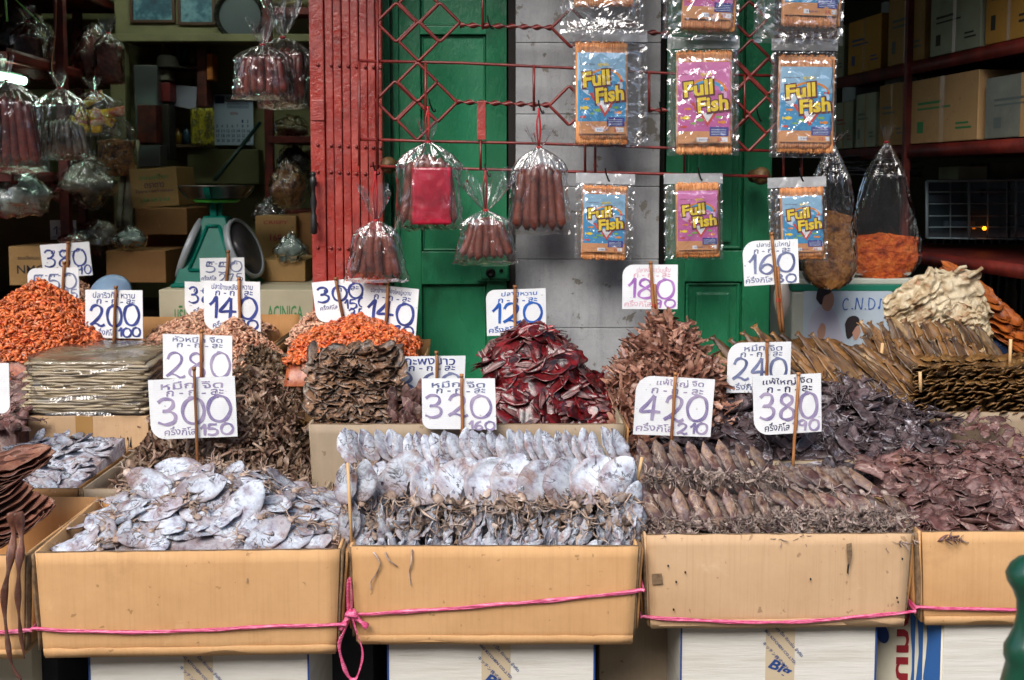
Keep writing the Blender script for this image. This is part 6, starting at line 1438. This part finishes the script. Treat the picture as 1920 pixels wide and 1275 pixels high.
blob_bag('dark bag on the left shelf top behind the fluorescent lamp', 40, 60, 4.5, 100, 110, m_dark, seed=4)
blob_bag('dark red bag on the left shelf next to the red upright', 95, 110, 4.9, 60, 90, m_redp, seed=14)
blob_bag('greyish bag on the floor shelf behind the 110 sign', 180, 445, 4.45, 120, 60, m_murk, seed=5)
blob_bag('small clear bag flopped over the dark carton left of the scale', 245, 445, 4.3, 60, 40, m_palebag, seed=6, fm=m_filmd)
blob_bag('clear bag of twisted dough sticks at the bottom right of the left opening', 540, 345, 4.6, 70, 90, m_brownc, seed=7)
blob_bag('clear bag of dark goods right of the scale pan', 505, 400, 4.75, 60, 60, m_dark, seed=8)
blob_bag('white plastic bag beside the red gate bottom', 545, 465, 4.2, 60, 55, m_palebag, seed=9, fm=m_filmd)
# bags of sausages hanging in the left opening
HB = 3.45
hanging_bag('bag of long dark sausages with a red packet hanging at the far left edge', (12, 150), 325, 120, 150, 3.75, .06, (12, 40), sausages(7, .017, .12, .95, m_saus_r), seed=8)
hanging_bag('bunch bag of thin pale dried fish hanging at the left', (112, 165), 300, 90, 130, 3.95, .06, (12, 25), sausages(11, .009, .42, .97, mk('silvery_fish', ['3a342a', '6e685a', '9a968a'], 20, .35, .3, rnd=.3)), seed=9)
yb = hanging_bag('yellow and red snack packets bunched in a clear net hanging behind the pale fish', (175, 170), 255, 80, 100, 4.2, .05, (14, 20), None, seed=10, cat='snack bag', name='snack_bag')
R = random.Random(3)
m_yb = mk('yellow_packet', ['a88a14', 'd2b41c', 'a01c14', 'c8c0a0'], 9, .35, .4, 30, rnd=.3)
for i in range(9):
    q = P(150 + R.uniform(0, 70), 185 + R.uniform(0, 55), 4.2); b = MB(); a_ = R.uniform(-.6, .6); t = Vector((math.cos(a_), 0, math.sin(a_))) * .05; n2 = Vector((-math.sin(a_), .3, math.cos(a_))) * .018
    b.slab(lambda u, v: q + t * (2 * u - 1) + n2 * (2 * v - 1) + Vector((0, -.012 * math.sin(math.pi * u) * math.sin(math.pi * v), .003 * nz(u * 6, v * 5, i))), 10, 6, .004); b.build('snack_packet', m_yb, yb)
hanging_bag('bag of dark red sausages hanging in the left opening beside the red gate, upper one', (530, 70), 205, 110, 96, HB, .05, (34, 75), sausages(7, .0135, .12, .93, m_saus_r), seed=11)
hanging_bag('bag of dark red sausages hanging in the left opening, tilted and lower one', (492, 84), 188, 100, 118, HB - .09, .045, (20, 40), sausages(7, .0125, .15, .95, m_saus_r), seed=12)
# red shelf posts at right of the left opening with bags
sr_ = thing('shelf_rack', (P(512, 300, 4.9).x, 4.9, 0), 'narrow dark red shelf beside the red gate inside the left opening', 'shelf')
b = MB(); x = P(506, 300, 4.9).x; b.bbox((x - .018, 4.88, 0), (x + .018, 4.92, 2.6), .002); b.build('upright', m_redpaint_d, sr_)
for py in (22, 262, 400): q0, q1 = P(506, py, 4.9), P(640, py, 4.9); b = MB(); b.bbox((q0.x, 4.87, q0.z - .015), (q1.x, 5.25, q0.z + .015), .002); b.build('shelf_board', m_redpaint_d, sr_)
blob_bag('clear bag of yellowish crackers on the narrow red shelf', 546, 238, 5.05, 66, 44, mk('cracker', ['4a3c1e', '7a6838', '8e7c4a'], 20, .5, .6), seed=21)
blob_bag('clear bag of jars below the crackers on the narrow red shelf', 550, 310, 5.0, 66, 80, m_dark, seed=22)
blob_bag('clear bag of puffed snack on the top shelf beside the red gate', 545, 8, 5.0, 66, 30, mk('cracker_b', ['6a5a30', '9a8850'], 20, .5, .6), seed=23)
# recess clutter: plastic drawers, hats, boxes
for i, (px0, py0, px1, py1, Y, mt, lb, nm) in enumerate((
    (254, 122, 294, 270, 4.95, flatmat('grey_plastic', '4c5050', .25), 'tall clear grey plastic organiser in the wall recess', 'organiser'),
    (258, 196, 292, 268, 4.92, m_redp, 'dark red box inside the wall recess below the organiser', 'stored_box'),
    (297, 130, 316, 150, 5.0, m_murk, 'small grey box stacked in the wall recess', 'stored_box'), (297, 155, 318, 190, 5.0, flatmat('red_lid', '6a1a1a', .5), 'small red container in the wall recess', 'stored_box'),
    (299, 195, 316, 300, 5.0, m_dark, 'stack of dark folded things in the wall recess', 'stored_box'), (255, 272, 300, 312, 4.9, flatmat('steel_sheet', '6a6c6c', .3, .6), 'shiny steel tin below the plastic organiser', 'tin'),
    (370, 92, 386, 200, 5.1, m_redp, 'narrow dark red cloth hanging on the recess wall', 'cloth'), (388, 100, 398, 150, 5.08, mk('orange_bottle', ['8c4a10', 'a86018'], 9), 'orange bottle beside the hanging red cloth', 'bottle'),
    (352, 280, 485, 345, 5.15, mk('olive_panel', ['4c4d2c', '5e5f3a'], 5), 'olive board leaning on the back wall behind the scale pan', 'board'))):
    a_, c_ = P(px0, py1, Y), P(px1, py0, Y); b = MB(); b.bbox((a_.x, Y, a_.z), (c_.x, Y + .1, c_.z), .004)
    b.build(nm, mt, None, lb, nm.replace('_', ' '))
b = MB(); q = P(315, 128, 5.05); b.lathe([(.09, 0), (.085, .004), (.05, .01), (.045, .05), (.02, .065), (.001, .067)], (q.x, 5.05, q.z), 24); b.build('dark_hat', m_dark, None, 'dark round hat lying on the pile in the wall recess', 'hat')
m_wh = mk('weathered_white_wood', ['6a6650', '94907a', 'a19d88'], 8, .7, .4, 40)
for i, (x0, x1, yb_, xt) in enumerate(((216, 226, 420, 228), (228, 246, 425, 236))):
    b = MB(); A0, A1 = P(x0, 425, 4.6), P(x1, 425, 4.6); B0, B1 = P(x0 + 16, 262, 4.75), P(x1 + 14, 262, 4.75)
    panel(b, A0, A1, B1, B0, .02, 0, i, 3, 6, .001); b.build('wood_plank', m_wh, None, ('narrow', 'wider')[i] + ' pale weathered plank leaning beside the shelf in the left opening', 'plank')
def bx(name, label, px0, py0, px1, py1, Y, d, mat, tilt=0, prints=None, yaw=0, cat='carton'):
    a_, c_ = P(px0, py1, Y), P(px1, py0, Y); return carton(name, ((a_.x + c_.x) / 2, Y + d / 2, a_.z), (c_.x - a_.x, d, c_.z - a_.z), yaw, mat, label, cat, 'cartons stored inside the shop', prints=prints, tilt=tilt)
m_cdim = cardboard('stored_cardboard', '8a6c42', 'a58454')
bx('stored_carton', 'tilted brown carton with green and purple print above the dark boxes', 248, 315, 335, 388, 4.6, .25, m_cdim, rad(-4), [('f', (.2, .72, .82, .84), 'ขนมเปี๊ยะ', m_pgreen), ('f', (.3, .5, .72, .62), 'ตราดาว', m_ppurple), ('f', (.1, .38, .9, .46), 'โรงงานทำขนม', m_ppurple), ('f', (.2, .14, .8, .26), 'ปลาหวาน', m_pgreen)])
bx('stored_carton', 'brown carton under the tilted printed one', 255, 390, 350, 440, 4.5, .3, m_carddark)
bx('stored_carton', 'dark brown carton left of the scale', 200, 470, 310, 530, 4.3, .3, m_carddark)
bx('stored_carton', 'dim brown carton behind the dark carton left of the scale', 262, 425, 345, 500, 4.75, .3, m_carddark)
bx('stored_carton', 'cardboard carton printed NMG at the left edge', 18, 462, 100, 535, 4.15, .3, m_cdim, 0, [('f', (.18, .30, .78, .52), 'NMG', m_pdark), ('f', (.2, .66, .7, .76), 'ขนมปังกรอบ', m_pdark)])
bx('stored_carton', 'brown carton with a dark red emblem right of the scale', 480, 405, 555, 490, 4.5, .3, m_cdim, 0, [('f', (.2, .82, .8, .9), 'CRISPY', m_pred), ('f', (.36, .45, .64, .6), '168', m_pred)])
bx('stored_carton', 'open low brown carton right of the scale dial', 485, 488, 572, 528, 4.2, .3, m_cdim)
bx('stored_carton', 'tall dim brown carton beside the red gate bottom', 560, 400, 590, 520, 4.55, .3, m_carddark)
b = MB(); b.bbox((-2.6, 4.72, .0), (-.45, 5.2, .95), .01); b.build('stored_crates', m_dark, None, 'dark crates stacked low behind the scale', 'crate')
blob_bag('reddish brown bag of powder behind the 380 sign at the left', 140, 452, 4.2, 60, 30, mk('red_powder', ['4a1c0c', '6c2c14'], 20), seed=31, fm=m_filmd)

# ---------------- right interior ----------------
rs = thing('carton_shelf', (1.55, 4.1, 0), 'dark red iron shelving with cartons along the right storeroom wall', 'shelf')
N1, N2 = (1.60, 3.42), (1.40, 4.9)
def along(t, dz=0): return Vector((N1[0] + (N2[0] - N1[0]) * t, N1[1] + (N2[1] - N1[1]) * t, dz))
for z in (1.945, 1.635, 1.24, 2.32):
    b = MB(); b.poly([along(-.3, z - .03), along(1, z - .03), along(1, z - .03) + Vector((1.4, .1, 0)), along(-.3, z - .03) + Vector((1.4, .1, 0))], .025, Vector((0, 0, 1))); b.build('shelf_board', m_redpaint_d, rs)
    b = MB(); A_, B_ = along(-.3, z - .045), along(1, z - .045); panel(b, A_, B_, B_ + Vector((0, 0, .045)), A_ + Vector((0, 0, .045)), .004, 0, 0, 2, 1, 0); b.build('edge_angle', m_redpaint_d, rs)
for t in (.52, 1.0):
    p = along(t); b = MB(); b.bbox((p.x - .012, p.y - .015, 0), (p.x + .012, p.y + .015, 2.6), .002); b.build('upright', m_redpaint_d, rs)
yawS = math.atan2(N2[0] - N1[0], N2[1] - N1[1])
m_cg = mk('greenish_white_carton', ['77806c', '8e9680', '9aa08c'], 5, .7, .2); m_cw = mk('white_blue_carton', ['8a96a2', 'a6b0b8'], 5, .7, .2); m_cy = cardboard('yellow_carton', 'a87c34', 'b88a40')
cs = [ # t0, t1, z, h, mat, label, prints, shelf
 (.93, 1.03, 1.95, .22, m_cg, 'greenish carton with dark print at the far end of the upper shelf', m_pgrey), (.70, .90, 1.95, .22, m_cy, 'yellowish carton second from the far end of the upper shelf', m_pblue), (.47, .66, 1.95, .27, m_cdim, 'tall brown carton in the middle of the upper shelf', m_pgrey),
 (.22, .44, 1.95, .215, m_cg, 'greenish white carton with dark print on the upper shelf', m_pdark), (.02, .20, 1.95, .27, m_cy, 'bright yellow brown carton near the right end of the upper shelf', m_pdark), (-.18, .0, 1.95, .23, m_whiteplain, 'white carton with green print at the right end of the upper shelf', m_pgreen),
 (1.0, 1.10, 1.64, .20, m_cg, 'greenish carton with a purple stripe at the far end of the lower shelf', m_ppurple), (.86, .98, 1.64, .20, m_cg, 'pale green carton with small red print on the lower shelf', m_pred), (.72, .84, 1.64, .22, m_cg, 'greenish carton left of the large brown ones on the lower shelf', m_pgrey), (.56, .70, 1.64, .24, m_cdim, 'brown carton on the lower shelf left of the largest one', m_pgrey),
 (.22, .53, 1.64, .235, cardboard('tan_carton', 'a8875c', 'b8966a'), 'largest tan carton on the lower shelf strapped with a black cord', m_pgreen), (-.1, .19, 1.64, .20, mk('grey_wrapped', ['5c5e54', '74766a'], 8, .3), 'grey carton in clear wrap at the right end of the lower shelf', m_pgrey)]
for (t0, t1, z, h, mt, lb, pmt) in cs:
    L_ = (t1 - t0) * (Vector(N2) - Vector(N1)).length; p = along((t0 + t1) / 2)
    d = .30; ctr = p + Vector((d / 2 + .01, 0, z))
    r = carton('stored_carton', ctr, (d, L_, h), -yawS * -1 if False else -yawS, mt, lb, 'carton', 'cartons on the right storeroom shelves', prints=[('l', (.12, .60, .50, .64), '#', pmt), ('l', (.12, .52, .62, .55), '#', pmt), ('f', (.12, .62, .42, .80), '#', pmt), ('f', (.12, .2, .6, .24), '#', pmt), ('f', (.12, .12, .5, .16), '#', pmt), ('l', (.46, .0, .53, 1.0), '#', m_tape), ('l', (.70, .18, .92, .21), '#', pmt), ('l', (.70, .25, .88, .28), '#', pmt), ('l', (.12, .16, .22, .34), '#', pmt)])
bxw = bx('stored_carton', 'white carton with blue emblem and letters behind the tan carton', 1690, 138, 1812, 160, 4.4, .2, m_cw, 0, [('f', (.35, .05, .95, .75), 'DRIED SQUID', m_pblue), ('f', (.1, .05, .28, .9), 'O', m_pblue)])
bx('stored_carton', 'pale blue carton stacked behind at the left of the lower shelf', 1604, 150, 1650, 186, 4.95, .2, m_cw)
bx('stored_carton', 'pale blue carton on the top right shelf', 1680, -8, 1712, 32, 4.9, .2, m_cw)
# glass rack
gr = thing('glass_rack', (P(1740, 445, 4.25).x, 4.25, 1.24), 'white wire framed glass rack on the storeroom shelf', 'rack'); m_wire = flatmat('white_wire', '8fa4ac', .4)
b = MB()
for x0, y0, x1, y1, rr__ in [(1738, 340, 1738, 446, 5), (1738, 340, 2000, 336, 4), (1738, 446, 2000, 450, 3)] + [(1738, y, 2000, y - 1, 1.8) for y in (360, 382, 405, 426)] + [(x, 340, x, 447, w_) for x, w_ in ((1782, 2), (1817, 4), (1852, 2), (1888, 2), (1905, 4))]:
    b.tube([P(x0, y0, 4.25), P(x1, y1, 4.25)], S(rr__ * .6, 4.25), 6)
b.build('wire_frame', m_wire, gr)
mg = NT('dusty_glass'); mg.b.inputs['Base Color'].default_value = (.03, .05, .06, 1); mg.b.inputs['Roughness'].default_value = .08; mg.b.inputs['Specular IOR Level'].default_value = .8
b = MB(); q0, q1 = P(1740, 445, 4.28), P(2000, 342, 4.28); b.box((q0.x, 4.28, q0.z), (q1.x, 4.286, q1.z)); b.build('glass_pane', mg.m, gr)
for (px, py, w_) in ((1760, 372, .09), (1835, 392, .07), (1870, 360, .10), (1800, 420, .12)):
    q = P(px, py, 4.26); b = MB(); b.bbox((q.x - w_ / 2, 4.262, q.z - .015), (q.x + w_ / 2, 4.272, q.z + .012), .003); b.build('stacked_tray', mk('grey_blue_tray', ['2c3c48', '4c6474'], 9), gr)
lp = up('small orange indicator lamp glowing in the glass rack', 'indicator_lamp', 'lamp', flatmat('orange_glow', 'ff7a10', .5, 0, 6), lambda b: b.lathe([(.001, .0), (.007, .002), (.007, .005), (.001, .007)], P(1845, 428, 4.235), 14, MX))
# corrugated dark shutter, low wall
b = MB(); qa, qb = P(1735, 700, 4.7), P(2100, 440, 4.7)
b.grid(lambda u, v: Vector((qa.x + (qb.x - qa.x) * u, 4.7 + .014 * math.sin(u * 150), .3 + (qb.z - .3) * v)), 360, 2); b.build('corrugated_sheet', mk('dark_corrugated', ['1c1f24', '3a3e46'], 5, .4, .2, metal=.5), None, 'dark corrugated metal sheet under the shelf at the right', 'metal sheet')
# things on the dark middle shelf
bx('stored_carton', 'flat grey box on the shelf above the glass rack', 1796, 312, 1852, 336, 4.35, .2, m_cg)
bx('stored_carton', 'dim grey box at the right end above the glass rack', 1855, 305, 1930, 336, 4.4, .2, m_murk)
b = MB()
for k in range(7): q = P(1640, 330 - k * 6, 4.6); b.slab(lambda u, v, k=k, q=q: Vector((q.x - .16 + .34 * u + .02 * math.sin(k * 3), 4.55 + .25 * v, q.z + .008 * nz(u * 4, v * 3, k) + .012 * math.sin(u * 3 + k))), 16, 5, .004)
b.build('flat_bags', mk('flat_bags_grey', ['30343a', '5c646c'], 8, .3), None, 'pile of flattened grey bags on the dark shelf', 'bag')
# cooler box with poster
cx0, cx1, cy_ = P(1484, 600, 3.62).x, P(1720, 600, 3.62).x, 3.62
ztop = P(1550, 530, 3.62).z
cb = thing('cooler_box', ((cx0 + cx1) / 2, 3.8, .70), 'white box with green lid band carrying a poster and the orange floss bag', 'box')
m_coolw = mk('cooler_white', ['aeb4a8', 'c2c6bc'], 4, .5, .1); b = MB(); b.bbox((cx0, cy_, .705), (cx1, 3.93, ztop - .028), .008); b.build('body', m_coolw, cb)
b = MB(); b.bbox((cx0 - .004, cy_ - .004, ztop - .028), (cx1 + .004, 3.934, ztop - .006), .003); b.build('green_band', flatmat('band_green', '14705a', .5), cb)
b = MB(); b.bbox((cx0, cy_, ztop - .006), (cx1, 3.93, ztop + .014), .005); b.build('lid', m_coolw, cb)
a_, c_ = P(1504, 700, cy_ - .004), P(1672, 536, cy_ - .004)
po = thing('poster', ((a_.x + c_.x) / 2, cy_ - .004, a_.z), 'pale blue poster with two figures and handwritten letters on the white box', 'poster')
b = MB(); b.poly([(a_.x, cy_ - .003, a_.z), (c_.x, cy_ - .003, a_.z), (c_.x, cy_ - .003, c_.z), (a_.x, cy_ - .003, c_.z)], .002, Vector((0, 1, 0))); b.build('sheet', mk('poster_paper', ['a8b8c8', 'bac8d4'], 4, .5, 0), po)
def ps(pts, Y=cy_ - .0045): return [P(x, y, Y) for x, y in smooth2(pts)]
def smooth2(pts): L = smooth_line([(x, y, 0) for x, y in pts] + [(pts[0][0], pts[0][1], 0)], 4)[:-1]; return [(p.x, p.y) for p in L]
m_hair = flatmat('print_hair', '2b2226', .6); m_skin = flatmat('print_skin', 'b98c78', .6); m_shirt = flatmat('print_shirt', 'b8b8ca', .6)
for nm, mt, pts, dl_ in (('printed_shirt', m_shirt, ((1512, 660), (1518, 600), (1535, 575), (1560, 578), (1575, 610), (1580, 660)), 0), ('printed_face', m_skin, ((1536, 560), (1545, 545), (1560, 548), (1564, 565), (1556, 582), (1544, 580)), .0006), ('printed_hair', m_hair, ((1530, 560), (1534, 542), (1548, 535), (1562, 540), (1556, 550), (1545, 556), (1540, 572)), .0012), ('printed_hand', m_skin, ((1532, 622), (1540, 606), (1548, 612), (1546, 630), (1536, 640)), .0006),
    ('printed_hair', m_hair, ((1584, 608), (1590, 596), (1602, 592), (1611, 598), (1610, 612), (1598, 630), (1588, 634)), .0006), ('printed_face', m_skin, ((1598, 624), (1608, 610), (1614, 622), (1604, 638)), .0012)):
    b = MB(); b.poly(ps(pts, cy_ - .0042 - dl_)); b.build(nm, mt, po)
b = MB(); q0, q1 = P(1578, 580, cy_), P(1660, 558, cy_); put_digits(b, 'C.N.Dn', (q0.x, q0.z, q1.x, q1.z), lambda x, y, l: Vector((x, cy_ - .0045 - l, y)), .0035, .0005, 3); b.build('handwriting', INK['blue'], po)
# white knotted small bag hanging by the door edge
b = MB(); q = P(1466, 560, 3.3); b.lathe([(.003, .09), (.004, .07), (.016, .05), (.024, .02), (.025, -.01), (.018, -.04), (.008, -.06), (.002, -.07)], q, 18); b.build('small_hanging_bag', flatmat('milky_bag', 'b9aea2', .4), None, 'small milky plastic bag hanging at the edge of the right green door', 'bag')
# orange floss bag and brown crisps bag
m_floss = mk('orange_floss', ['7a2806', 'b8480c', 'd46418', 'dc8840'], 34, .55, 1.0, 60, .012)
def stuffed(mat, zfrac, seed, w0=.93):
    def f(root, k, h, width, R):
        def fn(u, v):
            a = 2 * math.pi * u; t = zfrac + (1 - zfrac) * min(v / .9, 1) * .985; c_, s_ = math.cos(a), math.sin(a)
            w = (width(t) if v > .0 else 0) * w0; d = .05 * (1 - .3 * v)
            if v < .04: w *= .3
            return Vector((k.x + c_ * w * (1 + .05 * nz(c_ * 3, s_ * 3, t * 9 + seed) + .06 * nz(c_ * 9, s_ * 9, t * 40 + seed)), k.y + s_ * d * (1 + .14 * nz(c_ * 8, s_ * 3, t * 45)), k.z - h * t + .008 * nz(c_ * 6, s_ * 6, v * 5 + seed)))
        b = MB(); b.grid(fn, 60, 30); b.build('contents', mat, root)
    return f
hanging_bag('tall clear bag of orange fish floss standing on the white box', (1662, 266), 526, 120, 142, 3.66, .06, (9, 26), stuffed(m_floss, .66, 1), m_filmd, seed=13, cat='bag of floss', name='floss_bag', rnd=1)
hanging_bag('clear bag of brown crisp pieces between the pouches and the orange floss', (1560, 270), 542, 112, 104, 3.42, .055, (20, 20), stuffed(m_brownc, .46, 2), m_film, seed=14, cat='bag of crisps', name='crisps_bag', rnd=1)
b = MB(); q = P(1895, 560, 3.9); b.lathe([(.02, -.12), (.022, .02), (.012, .05), (.012, .07)], q, 14); b.build('dark_bottle', m_dark, None, 'dark bottle at the right edge before the corrugated sheet', 'bottle')
b = MB(); q = P(1890, 650, 3.55); b.bbox((q.x - .09, 3.5, .705), (q.x + .2, 3.7, q.z + .03), .02); b.build('navy_bag', mk('navy_plastic', ['0e1a30', '1e3050'], 9, .3, .6, 20, .01), None, 'navy plastic bag at the right edge under the orange sheets', 'bag')

# more stock in the left opening
hanging_bag('dark red bag hanging high at the left between the shelf posts', (203, 62), 158, 50, 56, 4.6, .06, (14, 24), stuffed(m_redp, .2, 7), m_filmd, seed=41, cat='bag', name='stock_bag')
hanging_bag('dark bag hanging at the top left corner behind the green cords', (52, 40), 150, 60, 66, 4.3, .06, (14, 24), stuffed(m_redp, .25, 8), m_filmd, seed=42, cat='bag', name='stock_bag')
hanging_bag('bag of brown crisps hanging low at the left behind the pale fish bag', (215, 215), 330, 70, 80, 4.65, .06, (14, 24), stuffed(m_brownc, .4, 9), m_filmd, seed=43, cat='bag', name='stock_bag')
R = random.Random(12)
cols = ['5a1a14', '8a6a1c', '2c4a5c', '6a6a60', '3c5a34', '7a3c14']
for i in range(14):
    px = 304 + (i % 5) * 14 + R.uniform(-2, 2); row_ = i // 5; py = 122 + row_ * 74; q = P(px, py, 5.18); r_ = R.uniform(.012, .02); h_ = R.uniform(.07, .12)
    b = MB(); b.lathe([(r_, 0), (r_, h_ * .65), (r_ * .45, h_ * .8), (r_ * .45, h_), (.001, h_)], (q.x, 5.2, q.z), 12)
    col = R.choice(cols); nm_ = {'5a1a14': 'dark red', '8a6a1c': 'mustard yellow', '2c4a5c': 'dull blue', '6a6a60': 'grey', '3c5a34': 'dull green', '7a3c14': 'orange brown'}[col]
    b.build('jar', flatmat('jar_' + col, col, .3), None, nm_ + ' jar in the dim row of jars in the wall recess', 'jar', 'jars in the wall recess')
for k, py in enumerate((122, 196, 270)):
    q0, q1 = P(296, py, 5.1), P(376, py, 5.1); b = MB(); b.bbox((q0.x, 5.12, q0.z - .014), (q1.x, 5.296, q0.z - .001), .002); b.build('recess_shelf', m_wood, None, ('top', 'middle', 'bottom')[k] + ' small wooden shelf board in the wall recess', 'shelf')
b = MB(); b.tube(smooth_line([P(105, 0, 4.0), P(104, 60, 4.0), P(98, 130, 4.0), P(112, 160, 3.96)]), .0025, 6); b.build('orange_string', flatmat('orange_cord', '8a4a24', .6), None, 'thin orange cord from which the pale fish bag hangs', 'cord')
